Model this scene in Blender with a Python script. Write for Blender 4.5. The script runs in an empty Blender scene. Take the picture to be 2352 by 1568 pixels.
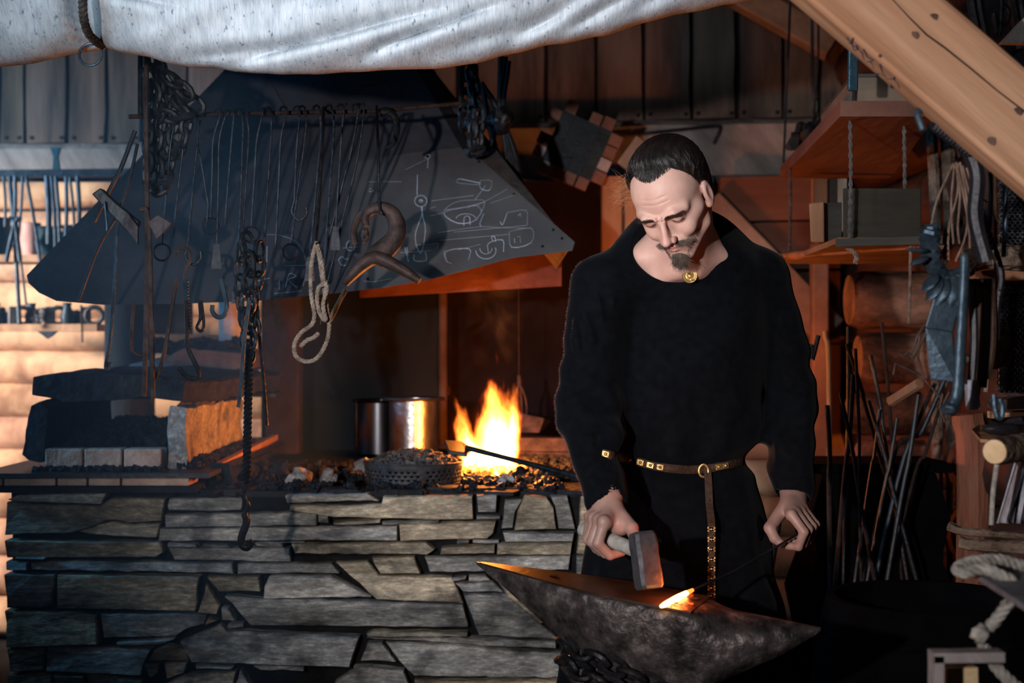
import bpy, math, random
import numpy as np
from mathutils import Vector, Matrix, Euler, noise

random.seed(7)
np.random.seed(7)
sc = bpy.context.scene
COL = sc.collection
PI = math.pi
F = 3267.0
CZ = 1.30

# ------------------------------------------------------------------ camera
cam_data = bpy.data.cameras.new('camera')
cam_data.sensor_width = 36.0
cam_data.lens = 50.0
cam_data.clip_start = 0.05
cam = bpy.data.objects.new('camera', cam_data)
COL.objects.link(cam)
cam.location = (0, 0, CZ)
cam.rotation_euler = (PI / 2, 0, 0)
cam_data.dof.use_dof = True
cam_data.dof.focus_distance = 3.05
cam_data.dof.aperture_fstop = 3.4
sc.camera = cam

sc.view_settings.view_transform = 'Standard'
sc.view_settings.look = 'None'
sc.view_settings.gamma = 1.0
sc.view_settings.exposure = 0.0
sc.view_settings.use_curve_mapping = False

# ------------------------------------------------------------------ world and lights
world = bpy.data.worlds.new('world')
sc.world = world
world.use_nodes = True
world.node_tree.nodes['Background'].inputs[0].default_value = (0.30, 0.55, 0.85, 1)
world.node_tree.nodes['Background'].inputs[1].default_value = 0.012
try:
    sc.cycles.volume_step_rate = 1.0
    sc.cycles.max_bounces = 6
    sc.cycles.transparent_max_bounces = 12
    sc.cycles.sample_clamp_indirect = 4.0
    sc.cycles.caustics_reflective = False
    sc.cycles.caustics_refractive = False
except Exception:
    pass


def aim(o, target):
    d = Vector(target) - o.location
    o.rotation_euler = d.to_track_quat('-Z', 'Y').to_euler()


def light(name, kind, loc, target, power, color, **kw):
    l = bpy.data.lights.new(name, kind)
    l.energy = power
    l.color = color
    for k, v in kw.items():
        setattr(l, k, v)
    o = bpy.data.objects.new(name, l)
    COL.objects.link(o)
    o.location = loc
    if target is not None:
        aim(o, target)
    return o


# daylight reaching the forge from the open side: one beam from the yard, one from the side doorway
light('yard_daylight', 'SPOT', (-0.92, -0.25, 1.45), (0.36, 3.0, 1.64), 400, (1.0, 0.93, 0.93),
      spot_size=math.radians(58), spot_blend=0.9, shadow_soft_size=0.035)
light('door_daylight', 'SPOT', (-2.5, 0.7, 1.85), (0.25, 2.95, 1.55), 170, (1.0, 0.87, 0.86),
      spot_size=math.radians(26), spot_blend=1.0, shadow_soft_size=0.07)
# cool sky light from the open yard, falling on the rolled awning
light('sky_on_awning', 'AREA', (-1.3, -0.3, 2.0), (-0.3, 3.0, 1.75), 5.0, (0.60, 0.84, 1.0),
      shape='RECTANGLE', size=0.8, size_y=0.3, spread=math.radians(42))
# opening on the far side of the shed, lighting the log wall behind the tool racks
light('side_opening', 'SPOT', (-4.0, 4.4, 1.8), (-2.05, 6.3, 1.0), 900, (1.0, 0.90, 0.82),
      spot_size=math.radians(46), spot_blend=0.35, shadow_soft_size=0.25)
light('side_sky', 'SPOT', (-3.6, 4.6, 2.6), (-1.95, 6.1, 1.95), 420, (0.50, 0.76, 1.0),
      spot_size=math.radians(50), spot_blend=0.8, shadow_soft_size=0.3)
light('side_sky_low', 'SPOT', (-3.5, 3.5, 1.9), (-1.1, 4.0, 1.35), 300, (0.10, 0.48, 1.0),
      spot_size=math.radians(46), spot_blend=1.0, shadow_soft_size=0.3)
# glow of the hearth
light('hearth_fire', 'POINT', (-0.06, 4.24, 1.06), None, 36, (1.0, 0.25, 0.03), shadow_soft_size=0.07)
# weak warm fill light added from the right front
light('warm_fill', 'AREA', (2.0, 0.2, 2.4), (1.2, 4.2, 1.2), 1.5, (1.0, 0.72, 0.52),
      shape='RECTANGLE', size=0.8, size_y=1.2)
# weak red point light on the rear corner
light('rear_glow', 'POINT', (0.95, 5.0, 1.25), None, 2.5, (1.0, 0.25, 0.07), shadow_soft_size=0.1)


# ------------------------------------------------------------------ helpers
def P(px, py, d):
    """a point at distance d (metres in front of the camera plane) for a spot of the 2352 x 1568 photograph"""
    return Vector(((px - 1176.0) / F * d, d, CZ - (py - 784.0) / F * d))


def BD(px):
    return 6.3 - px / 2000.0 * 0.7


def W(px, py, off=0.0):
    return P(px, py, BD(px) - off)


MATS = {}


def ramp(nt, fac, stops):
    r = nt.nodes.new('ShaderNodeValToRGB')
    els = r.color_ramp.elements
    while len(els) < len(stops):
        els.new(0.5)
    for e, (p, c) in zip(els, stops):
        e.position = p
        e.color = (c[0], c[1], c[2], 1)
    nt.links.new(fac, r.inputs[0])
    return r.outputs[0]


def M(name, c1, c2=None, scale=8.0, rough=0.7, metal=0.0, bump=0.3, bscale=None, stretch=(1, 1, 1), detail=6,
      c3=None, attr=None, spec=0.10, sss=0.0, sheen=0.0, rot=(0, 0, 0), dist=0.02, bdist=None, lo=0.35, hi=0.65, blot=0):
    if name in MATS:
        return MATS[name]
    m = bpy.data.materials.new(name)
    m.use_nodes = True
    nt = m.node_tree
    b = nt.nodes['Principled BSDF']
    L = nt.links.new
    tc = nt.nodes.new('ShaderNodeTexCoord')
    mp = nt.nodes.new('ShaderNodeMapping')
    if any(rot):
        # turn first, then stretch along the grain
        mp.vector_type = 'TEXTURE'
        mp.inputs['Scale'].default_value = tuple(1 / q for q in stretch)
        mp.inputs['Rotation'].default_value = rot
    else:
        mp.inputs['Scale'].default_value = stretch
    L(tc.outputs['Object'], mp.inputs[0])
    n = nt.nodes.new('ShaderNodeTexNoise')
    n.inputs['Scale'].default_value = scale
    n.inputs['Detail'].default_value = detail
    n.inputs['Roughness'].default_value = 0.65
    L(mp.outputs[0], n.inputs['Vector'])
    c2 = c2 or c1
    stops = [(lo, c1), (hi, c2)]
    if c3:
        stops = [(lo, c1), ((lo + hi) / 2, c2), (hi, c3)]
    col = ramp(nt, n.outputs[0], stops)
    if blot:
        nb = nt.nodes.new('ShaderNodeTexNoise')
        nb.inputs['Scale'].default_value = blot
        nb.inputs['Detail'].default_value = 4
        L(tc.outputs['Object'], nb.inputs['Vector'])
        nf = nt.nodes.new('ShaderNodeTexNoise')
        nf.inputs['Scale'].default_value = blot * 9
        nf.inputs['Detail'].default_value = 6
        nf.inputs['Roughness'].default_value = 0.8
        L(mp.outputs[0], nf.inputs['Vector'])
        for f_, st_ in ((nb.outputs[0], [(0.34, (0.42, 0.42, 0.44)), (0.44, (1, 1, 1))]), (nf.outputs[0], [(0.34, (0.50, 0.50, 0.52)), (0.52, (1, 1, 1)), (0.66, (1.9, 1.85, 1.8))])):
            mx = nt.nodes.new('ShaderNodeMix')
            mx.data_type = 'RGBA'
            mx.blend_type = 'MULTIPLY'
            mx.inputs['Factor'].default_value = 1.0
            L(col, mx.inputs['A'])
            L(ramp(nt, f_, st_), mx.inputs['B'])
            col = mx.outputs['Result']
    if attr:
        a = nt.nodes.new('ShaderNodeAttribute')
        a.attribute_name = attr
        mx = nt.nodes.new('ShaderNodeMix')
        mx.data_type = 'RGBA'
        mx.blend_type = 'MULTIPLY'
        mx.inputs['Factor'].default_value = 1.0
        L(col, mx.inputs['A'])
        L(a.outputs['Color'], mx.inputs['B'])
        col = mx.outputs['Result']
    L(col, b.inputs['Base Color'])
    b.inputs['Roughness'].default_value = rough
    b.inputs['Metallic'].default_value = metal
    b.inputs['Specular IOR Level'].default_value = spec
    if sss:
        b.inputs['Subsurface Weight'].default_value = sss
        b.inputs['Subsurface Radius'].default_value = (0.012, 0.004, 0.002)
        b.inputs['Subsurface Scale'].default_value = 1.0
    if sheen:
        b.inputs['Sheen Weight'].default_value = sheen
        b.inputs['Sheen Roughness'].default_value = 0.35
    if bump:
        n2 = nt.nodes.new('ShaderNodeTexNoise')
        n2.inputs['Scale'].default_value = bscale or scale * 3
        n2.inputs['Detail'].default_value = 5
        L(mp.outputs[0], n2.inputs['Vector'])
        bp = nt.nodes.new('ShaderNodeBump')
        bp.inputs['Strength'].default_value = bump
        bp.inputs['Distance'].default_value = bdist or dist
        L(n2.outputs[0], bp.inputs['Height'])
        L(bp.outputs[0], b.inputs['Normal'])
    MATS[name] = m
    return m


def emit(name, col, strength):
    m = bpy.data.materials.new(name)
    m.use_nodes = True
    b = m.node_tree.nodes['Principled BSDF']
    b.inputs['Base Color'].default_value = (0.05, 0.01, 0.005, 1)
    b.inputs['Emission Color'].default_value = (*col, 1)
    b.inputs['Emission Strength'].default_value = strength
    MATS[name] = m
    return m


class MB:
    """collects geometry and links it as ONE mesh object"""

    def __init__(s):
        s.v = []
        s.f = []
        s.c = []
        s.col = (1, 1, 1)

    def add(s, vs, fs):
        k = len(s.v)
        s.v += [tuple(v) for v in vs]
        s.f += [tuple(i + k for i in f) for f in fs]
        s.c += [s.col] * len(vs)
        return s

    def box(s, c, size, rot=None):
        hx, hy, hz = size[0] / 2, size[1] / 2, size[2] / 2
        R = rot if rot is not None else Matrix.Identity(3)
        vs = [Vector(c) + R @ Vector((x * hx, y * hy, z * hz)) for x in (-1, 1) for y in (-1, 1) for z in (-1, 1)]
        return s.add(vs, [(0, 1, 3, 2), (4, 6, 7, 5), (0, 4, 5, 1), (2, 3, 7, 6), (0, 2, 6, 4), (1, 5, 7, 3)])

    def bar(s, a, b, w, h, up=(0, 0, 1), bev=0.0):
        """a squared timber from a to b"""
        a, b = Vector(a), Vector(b)
        z = (b - a).normalized()
        x = Vector(up).cross(z)
        if x.length < 1e-4:
            x = Vector((1, 0, 0))
        x.normalize()
        y = z.cross(x)
        bw = bev
        prof = [(-w / 2 + bw, -h / 2), (w / 2 - bw, -h / 2), (w / 2, -h / 2 + bw), (w / 2, h / 2 - bw), (w / 2 - bw, h / 2),
                (-w / 2 + bw, h / 2), (-w / 2, h / 2 - bw), (-w / 2, -h / 2 + bw)] if bev else \
               [(-w / 2, -h / 2), (w / 2, -h / 2), (w / 2, h / 2), (-w / 2, h / 2)]
        n = len(prof)
        vs = [a + x * p[0] + y * p[1] for p in prof] + [b + x * p[0] + y * p[1] for p in prof]
        fs = [(i, (i + 1) % n, n + (i + 1) % n, n + i) for i in range(n)]
        fs += [tuple(range(n))[::-1], tuple(range(n, 2 * n))]
        return s.add(vs, fs)

    def hull8(s, front, back):
        """solid between two polygons with the same number of corners"""
        n = len(front)
        fs = [tuple(range(n)), tuple(range(2 * n - 1, n - 1, -1))]
        fs += [(i, n + i, n + (i + 1) % n, (i + 1) % n) for i in range(n)]
        return s.add(list(front) + list(back), fs)

    def tube(s, pts, r, n=8, closed=False, cap=True, flat=1.0, up=None):
        pts = [Vector(p) for p in pts]
        m = len(pts)
        rs = r if isinstance(r, (list, tuple)) else [r] * m
        vs, fs = [], []
        prev = None
        for i, p in enumerate(pts):
            if closed:
                t = (pts[(i + 1) % m] - pts[i - 1])
            else:
                t = pts[min(i + 1, m - 1)] - pts[max(i - 1, 0)]
            if t.length < 1e-9:
                t = Vector((0, 0, 1))
            t.normalize()
            if prev is None:
                u = Vector(up) if up is not None else (Vector((0, 0, 1)) if abs(t.z) < 0.9 else Vector((0, 1, 0)))
                a = t.cross(u).normalized()
            else:
                a = prev - t * prev.dot(t)
                if a.length < 1e-6:
                    a = t.orthogonal()
                a.normalize()
            prev = a
            b = t.cross(a)
            for k in range(n):
                th = 2 * PI * k / n
                vs.append(p + (a * math.cos(th) + b * math.sin(th) * flat) * rs[i])
        for i in range(m if closed else m - 1):
            j = (i + 1) % m
            for k in range(n):
                l = (k + 1) % n
                fs.append((i * n + k, i * n + l, j * n + l, j * n + k))
        if cap and not closed:
            fs.append(tuple(range(n))[::-1])
            fs.append(tuple(range((m - 1) * n, m * n)))
        return s.add(vs, fs)

    def lathe(s, c, prof, n=32, axis=None):
        """prof: list of (radius, height)"""
        c = Vector(c)
        R = axis or Matrix.Identity(3)
        vs, fs = [], []
        for (r, h) in prof:
            for k in range(n):
                th = 2 * PI * k / n
                vs.append(c + R @ Vector((r * math.cos(th), r * math.sin(th), h)))
        for i in range(len(prof) - 1):
            for k in range(n):
                l = (k + 1) % n
                fs.append((i * n + k, i * n + l, (i + 1) * n + l, (i + 1) * n + k))
        return s.add(vs, fs)

    def rock(s, c, r, seed=0, sub=2, amp=0.25, sc_=(1, 1, 1)):
        vs, fs = ico(sub)
        o = []
        for v in vs:
            q = Vector(v)
            d = 1 + amp * noise.noise(q * 1.7 + Vector((seed * 3.1, seed * 1.7, seed)))
            o.append(Vector(c) + Vector((q.x * r * sc_[0], q.y * r * sc_[1], q.z * r * sc_[2])) * d)
        return s.add(o, fs)

    def chain(s, pts, link=0.03, r=0.003, seg=10):
        """a chain of oval links along a polyline"""
        pts = [Vector(p) for p in pts]
        tot = sum((pts[i + 1] - pts[i]).length for i in range(len(pts) - 1))
        step = link * 0.72
        nl = max(1, int(tot / step))
        for k in range(nl):
            d = (k + 0.5) * step
            for i in range(len(pts) - 1):
                L = (pts[i + 1] - pts[i]).length
                if d <= L or i == len(pts) - 2:
                    c = pts[i] + (pts[i + 1] - pts[i]) * (d / max(L, 1e-6))
                    t = (pts[i + 1] - pts[i]).normalized()
                    break
                d -= L
            a = t.cross(Vector((0, 1, 0)))
            if a.length < 1e-3:
                a = Vector((1, 0, 0))
            a.normalize()
            b = t.cross(a).normalized()
            ang = (0.5 if k % 2 else -0.9) + random.uniform(-0.3, 0.3)
            side = a * math.cos(ang) + b * math.sin(ang)
            ring = [c + t * (link * 0.5 * math.cos(q)) + side * (link * 0.30 * math.sin(q)) for q in
                    [2 * PI * j / seg for j in range(seg)]]
            s.tube(ring, r, 6, closed=True)
        return s

    def build(s, name, mat, parent=None, smooth=False, bevel=0.0, sub=0, tri=False):
        me = bpy.data.meshes.new(name)
        me.from_pydata(s.v, [], s.f)
        if 'Attribute' in mat.node_tree.nodes if mat else False:
            at = me.color_attributes.new('tint', 'FLOAT_COLOR', 'POINT')
            arr = np.ones((len(s.v), 4), dtype=np.float32)
            arr[:, :3] = np.array(s.c, dtype=np.float32)
            at.data.foreach_set('color', arr.ravel())
        me.update()
        me.materials.append(mat)
        if smooth:
            me.polygons.foreach_set('use_smooth', [True] * len(me.polygons))
            try:
                me.set_sharp_from_angle(angle=math.radians(42))
            except Exception:
                pass
        o = bpy.data.objects.new(name, me)
        COL.objects.link(o)
        if parent is not None:
            o.parent = parent
        if bevel:
            b = o.modifiers.new('b', 'BEVEL')
            b.width = bevel
            b.segments = 2
            b.limit_method = 'ANGLE'
        if sub:
            b = o.modifiers.new('s', 'SUBSURF')
            b.levels = b.render_levels = sub
        return o


_ico = {}


def ico(sub):
    if sub in _ico:
        return _ico[sub]
    t = (1 + 5 ** 0.5) / 2
    vs = [Vector(v).normalized() for v in [(-1, t, 0), (1, t, 0), (-1, -t, 0), (1, -t, 0), (0, -1, t), (0, 1, t), (0, -1, -t),
                                           (0, 1, -t), (t, 0, -1), (t, 0, 1), (-t, 0, -1), (-t, 0, 1)]]
    fs = [(0, 11, 5), (0, 5, 1), (0, 1, 7), (0, 7, 10), (0, 10, 11), (1, 5, 9), (5, 11, 4), (11, 10, 2), (10, 7, 6), (7, 1, 8),
          (3, 9, 4), (3, 4, 2), (3, 2, 6), (3, 6, 8), (3, 8, 9), (4, 9, 5), (2, 4, 11), (6, 2, 10), (8, 6, 7), (9, 8, 1)]
    for _ in range(sub):
        cache = {}
        nf = []

        def mid(a, b):
            k = (min(a, b), max(a, b))
            if k not in cache:
                vs.append(((vs[a] + vs[b]) / 2).normalized())
                cache[k] = len(vs) - 1
            return cache[k]
        for a, b, c in fs:
            x, y, z = mid(a, b), mid(b, c), mid(c, a)
            nf += [(a, x, z), (b, y, x), (c, z, y), (x, y, z)]
        fs = nf
    _ico[sub] = (vs, fs)
    return _ico[sub]


def spline(pts, n=8):
    """Catmull-Rom through the points"""
    p = [Vector(q) for q in pts]
    p = [p[0] * 2 - p[1]] + p + [p[-1] * 2 - p[-2]]
    out = []
    for i in range(1, len(p) - 2):
        for k in range(n):
            t = k / n
            a, b, c, d = p[i - 1], p[i], p[i + 1], p[i + 2]
            out.append(0.5 * ((2 * b) + (c - a) * t + (2 * a - 5 * b + 4 * c - d) * t * t + (3 * b - a - 3 * c + d) * t ** 3))
    out.append(p[-2])
    return out


def tag(o, label, cat, group=None, kind=None):
    if label:
        o['label'] = label
    if cat:
        o['category'] = cat
    if group:
        o['group'] = group
    if kind:
        o['kind'] = kind
    return o


def thing(name, label, cat, loc=(0, 0, 0), group=None):
    o = bpy.data.objects.new(name, None)
    COL.objects.link(o)
    o.location = loc
    o.empty_display_size = 0.05
    return tag(o, label, cat, group)


def part(mb, name, mat, root, **kw):
    """build in world coordinates, then hang under its thing"""
    lab = kw.pop('label', None)
    o = mb.build(name, mat, None, **kw)
    o.parent = root
    o.matrix_parent_inverse = Matrix.Translation(-wloc(root))
    if lab:
        o['label'] = lab
    return o


def wloc(o):
    v = Vector(o.location)
    while o.parent is not None:
        o = o.parent
        v = v + Vector(o.location) if o.type == 'EMPTY' else v
    return v


def structure(mb, name, mat, **kw):
    o = mb.build(name, mat, None, **kw)
    o['kind'] = 'structure'
    return o


def jit(a):
    return random.uniform(-a, a)


# ------------------------------------------------------------------ materials
GRAIN = (0.12, 1, 1)
m_steel = M('blackened_steel', (0.006, 0.007, 0.010), (0.018, 0.017, 0.02), 9, 0.5, 0.25, 0.15, 60, spec=0.4)
m_hood = M('hood_sheet', (0.036, 0.037, 0.046), (0.068, 0.062, 0.066), 5, 0.55, 0.15, 0.12, 40, spec=0.3)
m_iron = M('forged_iron', (0.007, 0.008, 0.010), (0.028, 0.026, 0.028), 40, 0.42, 0.6, 0.5, 120, dist=0.004)
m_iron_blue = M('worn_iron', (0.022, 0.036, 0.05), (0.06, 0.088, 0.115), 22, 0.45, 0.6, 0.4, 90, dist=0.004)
m_rust = M('rusty_iron', (0.028, 0.018, 0.015), (0.075, 0.048, 0.042), 30, 0.6, 0.4, 0.5, 90, dist=0.004)
m_anvil = M('anvil_steel', (0.014, 0.012, 0.012), (0.055, 0.046, 0.044), 26, 0.42, 0.45, 0.8, 55, dist=0.006, c3=(0.20, 0.17, 0.16), lo=0.36,
            hi=0.76)
m_anvil_top = M('anvil_face', (0.014, 0.009, 0.007), (0.045, 0.027, 0.020), 14, 0.38, 0.5, 0.25, 60, dist=0.003)
m_stone = M('schist', (0.075, 0.072, 0.07), (0.30, 0.285, 0.26), 7, 0.72, 0, 0.9, 26, stretch=(0.5, 1, 1.8), dist=0.014, attr='tint',
            c3=(0.66, 0.61, 0.55), lo=0.32, hi=0.74, blot=7)
m_joint = M('dark_joint', (0.006, 0.006, 0.007), (0.015, 0.014, 0.014), 20, 0.9, 0, 0.6)
m_soot_stone = M('sooty_stone', (0.008, 0.009, 0.012), (0.032, 0.03, 0.032), 9, 0.85, 0, 0.8, 30)
m_slab_stone = M('pale_firestone', (0.17, 0.155, 0.15), (0.38, 0.35, 0.34), 10, 0.85, 0, 0.9, 28, dist=0.014, blot=9)
m_brick = M('firebrick', (0.44, 0.28, 0.21), (0.72, 0.50, 0.38), 16, 0.85, 0, 0.7, 70, dist=0.01, attr='tint')
m_coal = M('coal', (0.006, 0.006, 0.008), (0.03, 0.03, 0.034), 60, 0.45, 0.1, 0.6, 120)
m_coke = M('coke', (0.015, 0.015, 0.015), (0.17, 0.155, 0.15), 70, 0.6, 0, 0.8, 160)
m_wood_dark = M('smoked_boards', (0.040, 0.029, 0.026), (0.16, 0.115, 0.095), 7, 0.75, 0, 0.5, 22, stretch=(1, 1, 0.14), attr='tint')
m_wood_logs = M('log_wood', (0.24, 0.13, 0.08), (0.52, 0.33, 0.21), 7, 0.75, 0, 0.6, 14, stretch=(0.7, 1, 0.3), attr='tint', detail=9, lo=0.36, hi=0.56)
m_wood_grey = M('grey_log', (0.09, 0.078, 0.074), (0.24, 0.215, 0.205), 6, 0.8, 0, 0.6, 20, stretch=(0.3, 1, 1), rot=(0, 0.9, 0))
m_wood_red = M('reddish_wood', (0.035, 0.018, 0.014), (0.10, 0.048, 0.036), 7, 0.75, 0, 0.5, 22, stretch=(1, 0.2, 1), attr='tint')
m_pine = M('planed_pine', (0.31, 0.155, 0.085), (0.50, 0.295, 0.18), 7, 0.6, 0, 0.3, 26, detail=9, lo=0.38, hi=0.60, stretch=(0.09, 1, 1), rot=(0, 0.713, 0))
m_pine_warm = M('orange_pine', (0.17, 0.08, 0.045), (0.30, 0.155, 0.085), 6, 0.7, 0, 0.3, 20, stretch=(1, 1, 0.2))
m_bark = M('bark', (0.05, 0.035, 0.025), (0.16, 0.12, 0.09), 18, 0.9, 0, 1.0, 40, dist=0.02)
m_endgrain = M('end_grain', (0.45, 0.30, 0.16), (0.62, 0.46, 0.28), 20, 0.8, 0, 0.2)
m_board_grey = M('grey_board', (0.025, 0.023, 0.02), (0.06, 0.055, 0.048), 9, 0.8, 0, 0.4, 25, stretch=(0.15, 1, 1))
m_rope = M('hemp_rope', (0.12, 0.085, 0.065), (0.30, 0.23, 0.18), 60, 0.9, 0, 0.5, 200, dist=0.003)
m_rope_pale = M('pale_rope', (0.14, 0.13, 0.115), (0.32, 0.30, 0.265), 60, 0.9, 0, 0.5, 200, dist=0.003)
m_twine = M('brown_twine', (0.09, 0.055, 0.04), (0.19, 0.13, 0.10), 40, 0.9)
m_tin = M('tinned_pot', (0.26, 0.25, 0.26), (0.40, 0.38, 0.37), 12, 0.33, 1.0, 0.1, 60)
m_pan = M('sheet_pan', (0.035, 0.032, 0.034), (0.08, 0.072, 0.074), 20, 0.6, 0.3, 0.3, 90, dist=0.003)
m_ground = M('dirt_floor', (0.010, 0.009, 0.009), (0.03, 0.026, 0.024), 5, 0.95, 0, 0.6)
m_chalk = M('chalk', (0.30, 0.31, 0.34), (0.42, 0.43, 0.47), 60, 0.95, 0, 0)
m_ink = M('dark_marker', (0.02, 0.02, 0.04), (0.03, 0.03, 0.06), 20, 0.8, 0, 0)
m_leather = M('dark_leather', (0.030, 0.016, 0.011), (0.055, 0.03, 0.02), 30, 0.55, 0, 0.3)
m_brass = M('brass', (0.42, 0.26, 0.09), (0.62, 0.42, 0.17), 40, 0.42, 0.85, 0.6, 150, dist=0.003)
m_tunic = M('black_wool', (0.0022, 0.0026, 0.0036), (0.0042, 0.0048, 0.0064), 60, 0.95, 0, 0.4, 400, dist=0.002, spec=0.04, sheen=0.045)
m_trousers = M('black_trousers', (0.004, 0.004, 0.005), (0.006, 0.006, 0.008), 50, 0.95, 0, 0.3, spec=0.05)
m_hair = M('dark_hair', (0.004, 0.003, 0.003), (0.016, 0.011, 0.009), 40, 0.40, 0, 0, spec=0.45)
m_beard = M('greying_beard', (0.05, 0.032, 0.022), (0.17, 0.12, 0.09), 90, 0.55, 0, 0, spec=0.4)
m_brow = M('brow_hair', (0.02, 0.013, 0.01), (0.05, 0.03, 0.022), 90, 0.5, 0, 0)
m_lit_wisp = M('firelit_wisps', (0.38, 0.15, 0.07), (0.5, 0.22, 0.1), 40, 0.5, 0, 0)  # dark hair with the firelight put into its colour
m_skin = M('skin', (0.50, 0.285, 0.225), (0.60, 0.36, 0.29), 18, 0.48, 0, 0.10, 260, attr='tint', sss=0.12, spec=0.35, dist=0.0015)
m_linen = M('grey_linen', (0.20, 0.20, 0.22), (0.30, 0.30, 0.33), 30, 0.95, 0, 0.3)
m_hot = emit('white_hot_iron', (1.0, 0.42, 0.10), 18)
m_warm = emit('red_hot_iron', (1.0, 0.07, 0.01), 2.2)
# ------------------------------------------------------------------ setting
MB().box((0, 3.5, -0.05), (9, 9, 0.1)).build('floor', m_ground)['kind'] = 'structure'

# roof underside, a sloped ceiling above the shed
mb = MB()
for i in range(30):
    y0 = 2.9 + i * 0.13
    mb.col = (random.uniform(0.6, 1.1),) * 3
    mb.box((0.0, y0, 3.35), (7.5, 0.122, 0.03))
structure(mb, 'ceiling', m_wood_dark)

# back wall: vertical boards above, logs below
mb = MB()
edges = [-760, -640, -520, -400, -290, -180, -80, 0, 58, 155, 245, 325, 430, 530, 640, 750, 860, 985, 1055, 1150, 1255, 1370, 1480, 1590, 1695, 1800, 1885, 1990]
for a, b in zip(edges[:-1], edges[1:]):
    g = random.uniform(0.75, 1.15)
    mb.col = (g, g * random.uniform(0.9, 1.0), g * random.uniform(0.8, 1.0))
    off = random.choice((0.0, 0.015))
    yb = 330 if a < 320 else 268 + (1885 - a) * 0.02
    zb = W(a, yb).z
    n = 9
    left, right = [], []
    for k in range(n):
        z = zb + (3.3 - zb) * k / (n - 1)
        wl = 0.006 + 0.010 * noise.noise(Vector((a * 0.1, z * 3, 0)))
        wr = 0.006 + 0.022 * abs(noise.noise(Vector((b * 0.1, z * 3.7, 5))))
        A, B = W(a, 0, off), W(b, 0, off)
        left.append(Vector((A.x + wl, A.y, z)))
        right.append(Vector((B.x - wr, B.y, z)))
    poly = left + right[::-1]
    back = [v + Vector((0, 0.025, 0)) for v in poly]
    # ribbon strip faces keep the wavy edge clean
    vs = left + right + [v + Vector((0, 0.025, 0)) for v in left] + [v + Vector((0, 0.025, 0)) for v in right]
    fs = []
    for k in range(n - 1):
        fs.append((k, n + k, n + k + 1, k + 1))
        fs.append((k, k + 1, 2 * n + k + 1, 2 * n + k))
        fs.append((n + k, 3 * n + k, 3 * n + k + 1, n + k + 1))
    fs.append((0, 2 * n, 3 * n, n))
    mb.add(vs, fs)
    # nails
    for q in (a + 14, b - 14):
        c = W(q, yb - 14, off + 0.004)
        keep = mb.col
        mb.col = (0.1, 0.1, 0.12)
        mb.box(c, (0.014, 0.008, 0.014))
        mb.col = keep
A, B = W(-900, 0, -0.06), W(2100, 0, -0.06)
mb.col = (0.12, 0.12, 0.12)
mb.hull8([Vector((A.x, A.y, 0)), Vector((B.x, B.y, 0)), Vector((B.x, B.y, 3.4)), Vector((A.x, A.y, 3.4))],
         [Vector((A.x, A.y + .05, 0)), Vector((B.x, B.y + .05, 0)), Vector((B.x, B.y + .05, 3.4)), Vector((A.x, A.y + .05, 3.4))])
structure(mb, 'wall_back', m_wood_dark)

# logs of the back wall, below the tie beam
mb = MB()
rows = [(452, 64), (530, 74), (610, 80), (690, 78), (768, 76), (842, 74), (916, 76), (990, 74), (1062, 76), (1140, 80), (1222, 84), (1310, 90), (1400, 90)]
for (yc, h) in rows:
    z = W(0, yc).z
    r = h / F * BD(0) * 0.53
    g = random.uniform(0.9, 1.1)
    mb.col = (g, g * random.uniform(0.93, 1.04), g * random.uniform(0.88, 1.06))
    a, b = W(-900, 0, 0.05), W(2000, 0, 0.05)
    n = 40
    pts = [Vector((a.x + (b.x - a.x) * k / n, a.y + (b.y - a.y) * k / n, z + 0.012 * noise.noise(Vector((k * 0.4, yc, 0))))) for k in range(n + 1)]
    mb.tube(pts, [r * (1 + 0.10 * noise.noise(Vector((k * 0.5, yc, 3)))) for k in range(n + 1)], 12)
structure(mb, 'wall_back_logs', m_wood_logs, smooth=True).name = 'wall_logs'

# hewn tie beam
mb = MB()
n = 30
vs, fs = [], []
for k in range(n + 1):
    px = -900 + 2790 * k / n
    y0 = 330 if px < 320 else 300 - (px - 320) / 1560 * 30
    y1 = 412 if px < 320 else 405 + (px > 1150) * 12
    wv = 5 * noise.noise(Vector((k * 0.9, 0, 0)))
    vs += [W(px, y0 + wv, 0.16), W(px, y0 + wv + 12, 0.20), W(px, y1 - 16 + wv, 0.20), W(px, y1 + wv, 0.14), W(px, y1 + wv, 0), W(px, y0 + wv, 0)]
for k in range(n):
    for j in range(6):
        fs.append((k * 6 + j, k * 6 + (j + 1) % 6, (k + 1) * 6 + (j + 1) % 6, (k + 1) * 6 + j))
mb.add(vs, fs)
structure(mb, 'trim_1', m_wood_grey, smooth=True)

# rear right log wall running towards the camera
mb = MB()
xr = 1.33
for i in range(16):
    z = 0.12 + i * 0.205
    g = random.uniform(0.75, 1.1)
    mb.col = (g, g * 0.95, g * 0.92)
    pts = [Vector((xr + 0.05, 0.6 + 5.2 * k / 24, z + 0.01 * noise.noise(Vector((k, i, 0))))) for k in range(25)]
    mb.tube(pts, [0.104 * (1 + 0.08 * noise.noise(Vector((k * .6, i * 2, 1)))) for k in range(25)], 14)
structure(mb, 'wall_right', m_wood_red, smooth=True)

mb = MB()
mb.col = (0.8, 0.8, 0.8)
for i in range(16):
    z = 0.12 + i * 0.205
    mb.tube([Vector((-4.3, 0.2, z)), Vector((-4.3, 3.2, z))], 0.104, 12)
structure(mb, 'wall_left', m_wood_dark, smooth=True)


def timber(name, a, b, w, h, mat, label, cat='post', up=(0, 1, 0), bev=0.006, tint=None, kind=None, checks=0):
    mb = MB()
    if tint:
        mb.col = tint
    mb.bar(a, b, w, h, up, bev)
    o = mb.build(name, mat)
    if kind:
        o['kind'] = kind
    else:
        tag(o, label, cat)
    return o


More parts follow.
